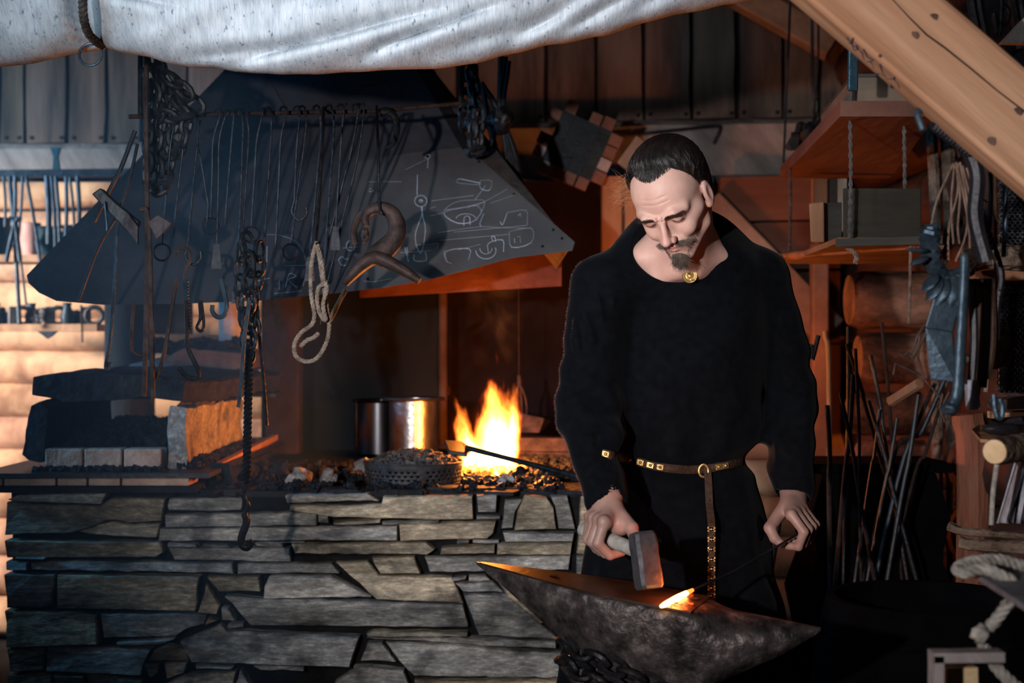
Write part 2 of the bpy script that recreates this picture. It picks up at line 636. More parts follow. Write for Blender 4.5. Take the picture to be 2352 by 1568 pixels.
# gable rafter, brace, posts, boards
timber('trim_2', W(1640, -45, 0.3), W(1912, 108, 0.3), 0.10, 0.09, M('rafter_wood', (0.16, 0.10, 0.06), (0.27, 0.17, 0.11), 7, 0.8), None, kind='structure')
timber('diagonal_brace', P(1622, 470, 5.30), P(1905, 762, 5.30), 0.13, 0.06, M('brace_wood', (0.15, 0.088, 0.066), (0.25, 0.155, 0.115), 6, 0.8),
       'flat diagonal timber brace sloping down behind the blacksmith towards the log wall', 'brace')
timber('corner_post', P(1882, 560, 5.2), P(1882, 1600, 5.2), 0.06, 0.06, MATS['brace_wood'],
       'thin orange lit post under the lower rope shelf beside the brace', 'post')
timber('twin_post', P(1405, 408, 5.0), P(1405, 1633, 5.0), 0.07, 0.09, m_pine_warm,
       'upright timber post with pale edge just behind the blacksmith shoulder', 'post')
timber('twin_post', P(1455, 408, 5.02), P(1455, 1630, 5.02), 0.075, 0.08, m_pine_warm,
       'darker upright post beside the pale edged one, partly hidden by hair wisps', 'post')
timber('conduit_pipe', P(1636, 325, 5.54), P(1636, 640, 5.54), 0.022, 0.022, m_iron,
       'thin grey vertical pipe on the beam behind the head', 'pipe')
MBr = MB()
MBr.tube(spline([P(1240, 330, 5.64), P(1400, 315, 5.58), P(1560, 298, 5.54), P(1640, 290, 5.50), P(1654, 296, 5.50), P(1640, 330, 5.52)], 6), 0.007, 8)
tag(MBr.build('bent_rod', m_iron, smooth=True), 'long thin iron rod along the grey beam with bent end above the head', 'rod')

# ------------------------------------------------------------------ rear left post (blue in the haze)
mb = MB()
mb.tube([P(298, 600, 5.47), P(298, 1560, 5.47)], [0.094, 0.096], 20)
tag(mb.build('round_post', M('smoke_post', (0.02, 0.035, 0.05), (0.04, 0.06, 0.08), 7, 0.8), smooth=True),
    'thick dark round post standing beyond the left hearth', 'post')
mb = MB()
mb.box(P(398, 720, 5.5), (0.13, 0.1, 0.16))
tag(mb.build('dark_board', m_board_grey), 'dark board fixed beside the round post', 'board')
mb = MB()
prof = [(0.0, 0), (0.042, 0), (0.046, 0.02), (0.043, 0.15), (0.045, 0.3), (0.042, 0.32), (0.0, 0.32)]
mb.lathe(P(532, 880, 4.9), prof, 24)
tag(mb.build('pale_canister', M('pale_cloth', (0.30, 0.31, 0.33), (0.55, 0.55, 0.56), 9, 0.7, 0, 0.6), smooth=True),
    'tall pale cylinder beyond the left hearth, behind the hanging chain', 'canister')

# ------------------------------------------------------------------ forge base: dry stone wall
STL = [
 [(50,160),(190,90),(840,80),(790,190),(200,180)], [(40,180),(200,190),(760,205),(850,150),(1270,150),(1250,320),(1000,335),(900,315),(820,320),(700,370),(560,410),(40,430)],
 [(600,405),(760,345),(880,325),(1010,350),(1240,335),(1215,445),(1150,450),(720,425)], [(1300,150),(1850,140),(1870,150),(1860,238),(1540,243),(1300,243),(1285,200)],
 [(40,470),(1240,480),(1260,560),(1200,600),(40,610)], [(1290,530),(2230,525),(2240,635),(1340,625)], [(230,645),(400,635),(1790,645),(1810,720),(240,700)],
 [(30,640),(210,645),(215,700),(40,705)], [(40,730),(420,735),(400,980),(60,990)], [(445,735),(1540,745),(1500,1020),(425,1000)], [(1590,750),(2000,745),(2010,860),(1680,870)],
 [(1590,800),(1690,970),(1670,1040),(1530,1020)], [(1710,980),(1760,985),(1810,1090),(1710,1080)], [(40,1010),(590,1025),(740,1050),(750,1270),(60,1290)],
 [(770,1040),(1600,1040),(1580,1110),(1440,1150),(1350,1210),(790,1230)], [(1600,1060),(1670,1090),(1580,1125)], [(60,1300),(350,1290),(340,1470),(80,1480)],
 [(360,1295),(1170,1300),(1120,1400),(1095,1500),(360,1475)], [(1190,1310),(1290,1270),(1440,1320),(1450,1400),(1140,1395)], [(1115,1420),(1230,1415),(1210,1500),(1150,1530)],
 [(1255,1420),(1440,1410),(1420,1490),(1280,1540)], [(1500,1425),(1800,1435),(1780,1455),(1510,1460)], [(60,1500),(400,1490),(395,1600),(60,1600)], [(410,1500),(650,1510),(650,1600),(410,1600)],
 [(670,1490),(1100,1540),(1100,1600),(670,1600)], [(1470,1500),(1820,1475),(1790,1600),(1250,1600),(1300,1560)], [(1850,1460),(1940,1600),(1800,1600)],
 [(900,1255),(1340,1228),(1230,1275),(900,1280)], [(1290,492),(1500,497),(1520,520),(1300,520)], [(1550,507),(1740,507),(1780,523),(1550,523)], [(1960,487),(2180,482),(2190,520),(1970,520)],
 [(2000,480),(2345,480),(2345,490),(2010,490)], [(1760,1110),(1870,1110),(1870,1145),(1760,1145)], [(1940,1440),(2340,1435),(2345,1470),(2000,1470)], [(120,600),(350,600),(350,615),(150,615)]]
STR = [
 [(20,125),(650,110),(740,170),(30,185)], [(60,195),(500,205),(760,190),(772,130),(1460,125),(1465,310),(1200,315),(400,290),(60,240)], [(1490,120),(1650,115),(1640,255),(1500,255)],
 [(1490,285),(1670,285),(1670,310),(1490,310)], [(1710,160),(1840,155),(1790,250),(1770,380),(1680,385)], [(1860,120),(2030,140),(2085,220),(2105,385),(1780,395),(1800,250)],
 [(2060,130),(2190,130),(2250,390),(2120,380),(2095,215)], [(390,330),(560,312),(750,305),(750,335),(560,350),(400,350)], [(262,255),(350,260),(360,335),(270,335)], [(0,250),(210,250),(250,345),(0,350)],
 [(760,330),(1200,320),(1190,335),(770,350)], [(890,345),(1640,325),(1620,420),(1570,460),(900,480)], [(1690,410),(2240,415),(2230,480),(1710,485)],
 [(64,490),(1100,490),(1170,540),(1110,580),(560,570),(100,565)], [(1220,525),(1630,505),(1630,570),(1210,580)], [(1340,475),(1430,475),(1430,500),(1340,500)], [(1460,475),(1660,475),(1660,495),(1460,497)],
 [(1650,495),(2225,490),(2215,585),(1645,580)], [(1090,600),(2215,595),(2200,700),(1480,712),(1130,712)], [(680,600),(1010,600),(1060,720),(750,730),(700,660)],
 [(400,640),(650,630),(740,740),(1300,750),(1390,950),(720,930),(460,700)], [(1320,800),(1610,790),(1700,865),(1390,865)], [(1390,880),(1720,875),(2120,1230),(1510,1200)],
 [(1290,760),(1410,750),(1400,780),(1310,790)], [(1430,740),(1560,740),(1600,780),(1430,785)], [(640,1190),(690,1170),(1420,1180),(1420,1205),(660,1212)], [(640,1220),(1180,1215),(2100,1245),(2100,1300),(1700,1290),(1000,1240)],
 [(650,1260),(760,1258),(870,1410),(600,1390)], [(790,1250),(1350,1275),(1700,1310),(2200,1345),(2170,1530),(1400,1520),(1010,1510),(890,1390)], [(600,1440),(930,1470),(980,1600),(380,1600),(400,1560)],
 [(1010,1545),(2150,1550),(2150,1600),(1010,1600)], [(540,1445),(680,1440),(690,1455),(540,1460)]]
STF = [[(1135,1318),(1300,1330),(1300,1420),(1210,1440)],  # in the photograph's own pixels, crossing both lists
 [(379,1181),(728,1175),(728,1206),(384,1209)], [(366,1213),(913,1207),(913,1240),(364,1242)], [(546,1294),(650,1294),(760,1293),(780,1316),(548,1316)],
 [(620,1322),(760,1322),(800,1342),(852,1370),(845,1373),(605,1374),(608,1345)], [(517,1368),(600,1375),(1064,1386),(1077,1437),(1070,1441),(575,1437)],
 [(412,1474),(507,1432),(522,1448),(826,1461),(805,1529),(440,1521)],
 [(1335,1140),(1400,1138),(1400,1218),(1330,1218)], [(1410,1140),(1490,1138),(1490,1200),(1408,1205)], [(1330,1225),(1490,1222),(1490,1270),(1325,1272)], [(1325,1278),(1490,1276),(1490,1330),(1325,1332)],
 [(1300,1338),(1490,1336),(1490,1420),(1310,1422)], [(1310,1430),(1490,1430),(1490,1500),(1310,1500)], [(1310,1508),(1490,1508),(1490,1576),(1310,1576)]]
y = 1590
while y < 1900:
    h = random.randint(34, 60)
    x = 12
    while x < 1490:
        w = random.randint(120, 330)
        STF.append([(x, y + jit(3)), (min(x + w, 1490), y + jit(3)), (min(x + w + jit(8), 1490), y + h - 6), (x, y + h - 6)])
        x += w + 8
    y += h
DW = 3.8
sp = 0.2985


def stone(mb, poly, d, off):
    """one irregular stone: bevelled front, solid body behind"""
    # densify the outline
    pts = []
    n = len(poly)
    for i in range(n):
        a, b = Vector(poly[i]).to_2d(), Vector(poly[(i + 1) % n]).to_2d()
        L = (b - a).length
        k = max(1, int(L / 22))
        for j in range(k):
            q = a + (b - a) * (j / k)
            if j:
                nn = noise.noise(Vector((q.x * 0.05, q.y * 0.05, 0))) * 3.0
                q = q + Vector((-(b - a).y, (b - a).x)).normalized() * nn
            pts.append(q)
    cx = sum(p.x for p in pts) / len(pts)
    cy = sum(p.y for p in pts) / len(pts)
    # signed area, for the inward offset
    ar = sum(pts[i].x * pts[(i + 1) % len(pts)].y - pts[(i + 1) % len(pts)].x * pts[i].y for i in range(len(pts)))
    sg = 1 if ar > 0 else -1

    def inset(t):
        out = []
        m = len(pts)
        for i in range(m):
            e = (pts[(i + 1) % m] - pts[i - 1])
            e.normalize()
            out.append(pts[i] + Vector((-e.y, e.x)) * sg * t)
        return out
    tx, ty = jit(0.010), jit(0.010)
    sx = max(abs(p.x - cx) for p in pts) + 1e-6
    sy = max(abs(p.y - cy) for p in pts) + 1e-6

    def to3(q, o):
        dd = d - off + o + tx * (q.x - cx) / sx + ty * (q.y - cy) / sy + 0.004 * noise.noise(Vector((q.x * .03, q.y * .03, 2)))
        # keep sideways position on the nominal plane so that stones stay where they lie
        v = P(q.x, q.y, d)
        v.y = dd
        return v
    sb, s0, s1 = [to3(q, 0.09) for q in pts], [to3(q, 0.009) for q in pts], [to3(q, 0.0) for q in inset(2.2)]
    m = len(pts)
    vs = sb + s0 + s1
    fs = []
    for i in range(m):
        j = (i + 1) % m
        fs.append((i, j, m + j, m + i))
        fs.append((m + i, m + j, 2 * m + j, 2 * m + i))
    fs.append(tuple(2 * m + i for i in range(m)))
    mb.add(vs, fs)


forge = thing('stone_forge', 'waist-high dry stone forge base of stacked grey schist slabs', 'forge', P(750, 1784, 4.2))
forge.location = (-0.5, 4.6, 0)
mb = MB()
allp = [[(x * sp, 1100 + y * sp) for x, y in p] for p in STL] + [[(650 + x * sp, 1100 + y * sp) for x, y in p] for p in STR] + STF
for i, p in enumerate(allp):
    g = random.uniform(0.72, 1.2)
    warm = random.random()
    mb.col = (g, g * 0.965, g * 0.95) if warm < .62 else (g * 1.15, g * 0.96, g * 0.74)
    cxp = sum(q[0] for q in p) / len(p)
    stone(mb, p, DW, random.uniform(0.0, 0.012))
st_ = part(mb, 'stone_facing', m_stone, forge)
mb = MB()
xl, xrt = P(14, 0, DW).x, P(1490, 0, DW).x
mb.box(((xl + xrt) / 2, DW + 0.035 + 0.75, 0.44), (xrt - xl - 0.01, 1.5, 0.88))
part(mb, 'masonry_core', m_joint, forge)
# hearth surface, rubble edge
mb = MB()
mb.box(((xl + xrt) / 2, DW + 0.80, 0.885), (xrt - xl, 1.52, 0.022))
for i in range(60):
    x = random.uniform(xl + 0.03, xrt - 0.02)
    mb.box((x, DW + random.uniform(0.03, 0.14), 0.895), (random.uniform(0.04, 0.12), random.uniform(0.03, 0.09), random.uniform(0.008, 0.02)),
           Euler((0, 0, jit(0.5))).to_matrix())
part(mb, 'hearth_top', m_soot_stone, forge)
HZ = 0.90

# ------------------------------------------------------------------ back plates and posts of the chimney corner
mb = MB()
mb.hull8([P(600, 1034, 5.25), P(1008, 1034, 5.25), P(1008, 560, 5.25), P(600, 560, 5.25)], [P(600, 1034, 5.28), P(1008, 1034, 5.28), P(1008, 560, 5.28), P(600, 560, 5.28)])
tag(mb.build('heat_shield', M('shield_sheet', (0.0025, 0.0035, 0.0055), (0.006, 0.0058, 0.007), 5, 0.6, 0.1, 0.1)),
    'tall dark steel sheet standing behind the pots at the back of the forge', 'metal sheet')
timber('charred_post', P(1018, 560, 5.22), P(1018, 1020, 5.22), 0.028, 0.03, M('strip_wood', (0.05, 0.026, 0.018), (0.10, 0.05, 0.035), 7, 0.8), 'narrow orange lit upright strip beside the dark steel sheet', 'post')
timber('forge_post', P(652, 600, 5.0), P(652, 1040, 5.0), 0.12, 0.1, M('post_wood', (0.018, 0.010, 0.010), (0.04, 0.022, 0.019), 6, 0.8),
       'dark reddish timber post beyond the hanging rope loop', 'post')
mb = MB()
pp = [(604, 690), (640, 690), (660, 760), (655, 820), (612, 900), (604, 900)]
mb.hull8([P(x, y, 4.9) for x, y in pp], [P(x, y, 4.93) for x, y in pp])
tag(mb.build('curved_bracket', m_soot_stone), 'dark curved bracket against the reddish post', 'bracket')
mb = MB()
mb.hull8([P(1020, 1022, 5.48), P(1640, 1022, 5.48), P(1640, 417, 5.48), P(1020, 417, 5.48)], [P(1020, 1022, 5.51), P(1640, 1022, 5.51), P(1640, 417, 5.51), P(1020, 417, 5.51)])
tag(mb.build('dark_backing', M('backing_dark', (0.008, 0.004, 0.004), (0.018, 0.009, 0.008), 4, 0.9)), 'dark brown panel added to keep the space behind the flames dark', 'board')  # dark panel added over the lit logs so the gap reads black
# lintel lit red by the fire
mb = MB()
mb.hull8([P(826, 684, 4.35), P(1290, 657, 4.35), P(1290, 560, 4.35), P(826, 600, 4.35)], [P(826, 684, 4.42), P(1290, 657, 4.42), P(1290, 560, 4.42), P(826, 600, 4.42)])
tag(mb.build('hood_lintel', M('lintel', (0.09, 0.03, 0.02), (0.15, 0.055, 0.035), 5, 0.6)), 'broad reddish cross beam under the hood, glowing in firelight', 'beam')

# ------------------------------------------------------------------ smoke hood
hood = thing('smoke_hood', 'large dark sheet steel forge hood with chalk sketches on its front', 'hood')
hood.location = (-0.4, 4.2, 1.4)
# front plane: bottom (y=690) at 3.72 m, top (y=160) at 4.35 m
def HD(py):
    # the plane through z=1.42 at 3.72 and z=2.20 at 4.45 -> distance for a picture row
    k = (784.0 - py) / F
    # z = CZ + k d ; d = 3.72 + (z-1.42)*0.92
    return (3.72 + (CZ - 1.42) * 0.92) / (1 - 0.92 * k)


def H(px, py, off=0.0):
    d = HD(py)
    v = P(px, py, d)
    return v + Vector((0, -off * 0.736, -off * 0.0)) 


def sheet(name, pts, off, th, mat, label=None):
    f = [H(x, y, off + th) for x, y in pts]
    b = [H(x, y, off) for x, y in pts]
    return part(MB().hull8(f, b), name, mat, hood, label=label)


main = [(62, 632), (545, 130), (975, 130), (1075, 340), (1312, 560), (1310, 572), (1180, 590), (985, 640), (860, 662), (780, 672), (600, 690), (430, 697), (240, 700), (130, 691), (90, 672), (66, 650)]
sheet('front_sheet', main, 0, 0.004, m_hood)
# overlapping riveted sheet at the lower edge
sheet('lower_sheet', [(820, 372), (940, 352), (1072, 338), (1320, 556), (1314, 576), (1180, 592), (985, 643), (860, 664), (800, 560)], 0.006, 0.003,
      M('newer_sheet', (0.062, 0.058, 0.062), (0.095, 0.085, 0.084), 5, 0.6, 0.1, 0.1, 40, spec=0.25))
# folded edge strip
sheet('edge_strip', [(940, 130), (978, 130), (1080, 340), (1062, 344)], 0.008, 0.01, m_steel)
# side sheets, running back
mb = MB()
q = [H(1314, 562), P(1262, 642, 4.62), P(1130, 400, 5.0), H(975, 130) + Vector((0.0, 0.35, 0.05)), H(975, 130), H(1075, 340)]
mb.hull8(q, [v + Vector((-0.004, 0, 0)) for v in q])
part(mb, 'side_sheet', M('side_sheet', (0.05, 0.045, 0.045), (0.12, 0.09, 0.08), 12, 0.45, 0.5, 0.4), hood)
mb = MB()
q = [H(66, 650), H(62, 632), H(545, 130), H(545, 130) + Vector((0.1, 0.5, 0)), H(62, 640) + Vector((0.25, 0.9, 0.0))]
mb.hull8(q, [v + Vector((0.004, 0, 0)) for v in q])
part(mb, 'side_sheet', m_steel, hood)
# rivets
for (x, y) in [(1290, 548), (1270, 528), (1180, 446), (1100, 372), (830, 196), (795, 240), (982, 360), (1246, 566), (845, 640)]:
    c = H(x, y, 0.012)
    mb = MB()
    mb.rock(c, 0.004, 0, 1, 0)
    part(mb, 'rivet', m_iron, hood, smooth=True)
# seam
mb = MB()
mb.tube([H(598, 165, 0.008), H(632, 205, 0.008), H(655, 245, 0.008)], 0.0016, 5)
part(mb, 'seam', m_steel, hood)

# chalk sketches
CH = []
def zc(lst, ox=800, oy=300, s=550 / 2156):
    return [(ox + x * s, oy + y * s) for x, y in lst]
def circ(cx, cy, rx, ry=None, a0=0, a1=360, n=18):
    ry = ry or rx
    return [(cx + rx * math.cos(math.radians(a0 + (a1 - a0) * k / n)), cy + ry * math.sin(math.radians(a0 + (a1 - a0) * k / n))) for k in range(n + 1)]
CH += [zc(l) for l in [
    circ(655, 635, 55, 50), circ(655, 635, 15, 10), [(625, 400), (622, 580)], [(660, 685), (665, 760), (620, 880), (605, 960), (620, 1050), (650, 1105)],
    [(668, 690), (672, 770), (695, 870), (690, 960), (675, 1050), (655, 1105)], [(185, 463), (480, 462)], [(515, 355), (700, 265)], [(722, 250), (715, 340)], circ(715, 235, 25, 18),
    [(860, 725), (920, 670), (1010, 635), (1120, 628), (1230, 640), (1150, 805), (985, 835), (860, 740), (1060, 690), (1230, 645)], [(870, 715), (1190, 672)], circ(1060, 800, 90, 50, 190, 350),
    circ(1130, 740, 70, 65, 220, 350), circ(1070, 800, 28, 30, 180, 360), [(1042, 800), (1042, 860)], [(1095, 800), (1098, 850)], [(1230, 640), (1430, 530)], [(1280, 655), (1500, 580)], [(750, 635), (1130, 585)],
    [(745, 700), (790, 685)], [(740, 770), (860, 740)], [(1190, 490), (1000, 475), (980, 455), (1000, 437), (1060, 447), (1190, 475)], [(1190, 450), (1290, 455), (1270, 540), (1190, 520), (1190, 450)],
    [(1145, 620), (1235, 500)], [(810, 920), (1170, 868), (1370, 875), (1640, 880)], [(820, 990), (1440, 935)], [(950, 915), (1600, 855)], [(1220, 750), (1185, 840), (1200, 860)], [(1430, 740), (1600, 720), (1610, 850)],
    [(1430, 745), (1390, 850), (1370, 820)], [(890, 1185), (885, 1085), (1090, 1065), (1085, 1160)], [(990, 1075), (1190, 1025)], circ(930, 1110, 65, 85, 90, 200), circ(1240, 1080, 90, 75, -20, 180),
    [(1262, 1098), (1262, 1015), (1390, 985), (1398, 1090)], [(1300, 995), (1290, 955), (1320, 960), (1325, 1000)], circ(1240, 1060, 55, 50, 0, 180), [(1450, 910), (1650, 880), (1645, 1010), (1470, 1050), (1450, 910)],
    [(1495, 970), (1500, 1010)], [(1520, 960), (1545, 955), (1550, 1010)], [(510, 1050), (545, 1180)], [(530, 1050), (540, 1130)], [(600, 1030), (740, 1025), (810, 1015), (800, 1060)], [(470, 1100), (750, 1080)],
    [(595, 1120), (600, 1170), (700, 1170), (695, 1090)], [(140, 1355), (240, 1360), (400, 1330)], [(200, 520), (230, 545), (190, 550), (200, 520)], [(1530, 770), (1550, 745), (1555, 775)]]]
k2 = 500 / 1960
CH += [[(500 + x * k2, 450 + y * k2) for x, y in l] for l in [
    [(450, 455), (447, 595)], [(450, 348), (560, 355), (680, 395), (750, 450), (790, 540), (800, 640), (790, 740), (775, 810)], [(615, 820), (650, 700), (710, 725), (640, 755), (715, 822)], [(560, 760), (562, 840)],
    [(365, 800), (335, 770), (370, 765), (470, 740)], [(345, 810), (380, 850)], [(610, 630), (800, 625)], [(515, 880), (760, 855)], [(1090, 580), (1120, 545), (1160, 575), (1180, 560), (1165, 620), (1115, 620), (1090, 580)],
    circ(1200, 450, 38, 45), [(1130, 470), (1260, 460)], [(15, 640), (60, 600)], [(1190, 420), (1260, 400)]]]
for l in CH:
    pts = [H(x, y, 0.0118) for x, y in l]
    if len(pts) > 2:
        pts = spline(pts, 3)
    mb = MB()
    mb.tube(pts, 0.0011, 5, flat=0.5)
    part(mb, 'chalk_stroke', m_chalk, hood)
# ------------------------------------------------------------------ things on the hearth
def pot(px, d, r, h, mat, label, rim=0.0):
    c = Vector(((px - 1176) / F * d, d, HZ))
    o = thing('cooking_pot', label, 'pot', c)
    mb = MB()
    t = 0.003
    prof = [(0, 0), (r - 0.012, 0), (r, 0.012), (r, h * 0.5), (r * 1.01, h), (r * 1.01 - t, h), (r - t, h * 0.5), (r - t, 0.016), (0, 0.016)]
    mb.lathe(c, prof, 48)
    part(mb, 'body', mat, o, smooth=True)
    mb = MB()
    R = r * 1.01 + rim
    mb.lathe(c, [(r * 1.01 - t, h), (R, h), (R + 0.003, h + 0.005), (R, h + 0.010), (r * 1.01 - t, h + 0.005), (r * 1.01 - t, h)], 48)
    part(mb, 'rim', mat, o, smooth=True)
    return o


pot(950, 4.72, 0.080, 0.205, m_tin, 'tall tinned pot with wide flared rim, lit orange by the flames', 0.022)
pot(872, 4.98, 0.088, 0.188, M('dark_enamel', (0.10, 0.10, 0.11), (0.14, 0.14, 0.15), 9, 0.25, 1.0, 0), 'dark pot with one pale vertical glint behind the flared pot', 0.004)

c = Vector(((950 - 1176) / F * 4.05, 4.05, HZ + 0.003))
pan = thing('perforated_pan', 'round perforated sheet iron pan heaped with grey coke', 'pan', c)
mb = MB()
R = 0.141
n = 96
hts = [0, 0.004, 0.010, 0.0155, 0.021, 0.0265, 0.032, 0.0375, 0.048, 0.056]
vs, fs = [], []
for j, h in enumerate(hts):
    rr = R * (0.95 + 0.05 * h / 0.056)
    for k in range(n):
        th = 2 * PI * k / n
        vs.append(c + Vector((rr * math.cos(th), rr * math.sin(th), h)))
for j in range(len(hts) - 1):
    for k in range(n):
        if j in (2, 4, 6) and (k + j // 2) % 2 == 0 and (k % 24) not in (3, 4, 15):
            continue
        l = (k + 1) % n
        fs.append((j * n + k, j * n + l, (j + 1) * n + l, (j + 1) * n + k))
mb.add(vs, fs)
mb.lathe(c, [(R * .95, 0), (0, 0.0)], 48)
body = part(mb, 'pan_wall', m_pan, pan, smooth=True)
sol = body.modifiers.new('t', 'SOLIDIFY')
sol.thickness = 0.003
mb = MB()
mb.tube([c + Vector((R * math.cos(2 * PI * k / 48), R * math.sin(2 * PI * k / 48), 0.056)) for k in range(48)], 0.003, 8, closed=True)
part(mb, 'rolled_rim', m_pan, pan, smooth=True)
# coke heap: individual lumps, uncountable
mb = MB()
mb.lathe(c, [(0.10, 0.004), (0.105, 0.036), (0.09, 0.055), (0.05, 0.07), (0, 0.074)], 24)
for i in range(520):
    r = 0.126 * math.sqrt(random.random())
    th = random.uniform(0, 2 * PI)
    h = 0.047 + 0.036 * (1 - (r / 0.128) ** 2) + jit(0.004)
    mb.rock(c + Vector((r * math.cos(th), r * math.sin(th), h)), random.uniform(0.005, 0.012), i, 1, 0.9, (1, 1, 0.8))
o = mb.build('coke_heap', m_coke)
tag(o, 'heap of grey coke lumps filling the perforated pan', 'coke', kind='stuff')

# shovel
mb = MB()
a, b = P(1072, 1028, 3.93), P(1420, 1118, 3.66)
sh = thing('fire_shovel', 'long handled iron fire shovel lying across the burning hearth', 'shovel', a)
mb.tube([a, a + (b - a) * 0.3, b], [0.008, 0.007, 0.009], 10)
part(mb, 'handle', m_iron, sh, smooth=True)
mb = MB()
q = [P(1020, 1010, 4.02), P(1060, 1012, 4.04), P(1085, 1026, 3.95), P(1072, 1040, 3.88), P(1030, 1034, 3.88)]
mb.hull8(q, [v - Vector((0, 0, 0.012)) for v in q])
part(mb, 'blade', m_steel, sh, bevel=0.003)

# trough, rods and whisk behind the fire
mb = MB()
q = [P(1158, 940, 4.8), P(1250, 960, 4.7), P(1268, 966, 4.8), P(1150, 936, 5.0)]
q2 = [P(1172, 992, 4.75), P(1238, 994, 4.68), P(1245, 990, 4.72), P(1165, 988, 4.85)]
mb.hull8(q, q2)
tag(mb.build('iron_trough', m_rust, bevel=0.004), 'angular sheet iron trough glowing orange behind the fire', 'trough')
mb = MB()
for i, (y, d) in enumerate([(1000, 5.25), (1010, 5.0), (1020, 4.85), (1032, 4.7), (1042, 4.6)]):
    mbb = MB()
    d = 4.70
    mbb.bar(P(1150 + 6 * i, y + 8, d), P(1400, y + 10, d), 0.09, 0.0145)
    o = mbb.build('iron_bar', m_rust)
    tag(o, ['iron bar furthest back behind the flames', 'second iron bar from the back behind the flames', 'middle iron bar lying behind the flames',
            'fourth iron bar from the back behind the flames', 'iron bar nearest to the flames, in front of the other bars'][i], 'bar', 'iron bars stacked behind the fire')
w = thing('wire_cage', 'small hanging iron cage of bent wires beyond the flames', 'cage', P(1193, 905, 4.9))
mb = MB()
for k in range(5):
    th = 2 * PI * k / 5
    pts = []
    for j in range(9):
        t = j / 8
        r = 0.028 * math.sin(min(1, t * 1.25) * PI * 0.5) * (1 - 0.15 * t)
        pts.append(P(1193, 880, 4.9) + Vector((r * math.cos(th), r * math.sin(th), -t * 0.115)))
    mb.tube(pts, 0.0035, 6)
part(mb, 'cage_wires', m_rust, w, smooth=True).name = 'cage_frame'
mb = MB()
mb.tube([P(1193, 882, 4.9), P(1192, 862, 4.9)], [0.008, 0.006], 8)
mb.tube([P(1192, 864, 4.9), P(1191, 650, 4.9)], 0.0015, 5)
part(mb, 'hanger', m_rust, w, smooth=True)

# glowing coal bed and coke around the fire
mb = MB()
for i in range(420):
    x = random.gauss(-0.055, 0.085)
    y = 4.22 + random.gauss(0, 0.09)
    if abs(x + .055) > .2 or abs(y - 4.22) > .2:
        continue
    h = 0.03 * math.exp(-((x + 0.055) ** 2 + (y - 4.22) ** 2) / 0.012)
    mb.rock((x, y, HZ + 0.004 + h), random.uniform(0.006, 0.014), i, 1, 0.9)
m_ember = bpy.data.materials.new('embers')
m_ember.use_nodes = True
nt = m_ember.node_tree
b_ = nt.nodes['Principled BSDF']
b_.inputs['Base Color'].default_value = (0.05, 0.03, 0.02, 1)
tc = nt.nodes.new('ShaderNodeTexCoord')
nn = nt.nodes.new('ShaderNodeTexNoise')
nn.inputs['Scale'].default_value = 38
nt.links.new(tc.outputs['Object'], nn.inputs['Vector'])
gd = nt.nodes.new('ShaderNodeVectorMath')
gd.operation = 'DISTANCE'
gd.inputs[1].default_value = (-0.055, 4.22, HZ + 0.02)
nt.links.new(tc.outputs['Object'], gd.inputs[0])
mr = nt.nodes.new('ShaderNodeMapRange')
mr.inputs['From Min'].default_value = 0.13
mr.inputs['From Max'].default_value = 0.02
nt.links.new(gd.outputs['Value'], mr.inputs['Value'])
mu = nt.nodes.new('ShaderNodeMath')
mu.operation = 'MULTIPLY'
nt.links.new(nn.outputs[0], mu.inputs[0])
nt.links.new(mr.outputs[0], mu.inputs[1])
cc = ramp(nt, mu.outputs[0], [(0.02, (0, 0, 0)), (0.16, (0.9, 0.08, 0.005)), (0.4, (1, 0.45, 0.08))])
nt.links.new(cc, b_.inputs['Emission Color'])
b_.inputs['Emission Strength'].default_value = 14
tag(mb.build('ember_bed', m_ember), 'glowing ember bed under the flames on the forge', 'embers', kind='stuff')
mb = MB()
for i in range(420):
    t = random.random()
    p = P(1180 + 170 * random.random(), 0, 4.1 + 0.5 * t)
    mb.rock((p.x, p.y, HZ + 0.008 + 0.02 * random.random()), random.uniform(0.008, 0.018), i, 1, 0.8)
tag(mb.build('loose_coke', m_coal), 'loose coke lumps spread beside the burning fire', 'coke', kind='stuff')

# flames: an emitting gas body
mb = MB()
fc = Vector((-0.065, 4.22, HZ))
mb.box(fc + Vector((0, 0, 0.23)), (0.42, 0.30, 0.46))
fl = mb.build('flame', None) if False else None
me_ = bpy.data.meshes.new('flame')
me_.from_pydata([Vector(v) - fc for v in mb.v], [], mb.f)
flame = bpy.data.objects.new('flame', me_)
COL.objects.link(flame)
flame.location = fc
tag(flame, 'bright yellow and orange flames rising from the coals', 'fire')
mf = bpy.data.materials.new('flame_gas')
mf.use_nodes = True
nt = mf.node_tree
for q in list(nt.nodes):
    if q.type != 'OUTPUT_MATERIAL':
        nt.nodes.remove(q)
out = nt.nodes['Material Output']
N, L = nt.nodes.new, nt.links.new


def mth(op, a, b=None, clamp=False):
    m = N('ShaderNodeMath')
    m.operation = op
    m.use_clamp = clamp
    for i, q in enumerate((a, b)):
        if q is None:
            continue
        if isinstance(q, (int, float)):
            m.inputs[i].default_value = q
        else:
            L(q, m.inputs[i])
    return m.outputs[0]


tc = N('ShaderNodeTexCoord')
sx = N('ShaderNodeSeparateXYZ')
L(tc.outputs['Object'], sx.inputs[0])
X, Y, Z = sx.outputs
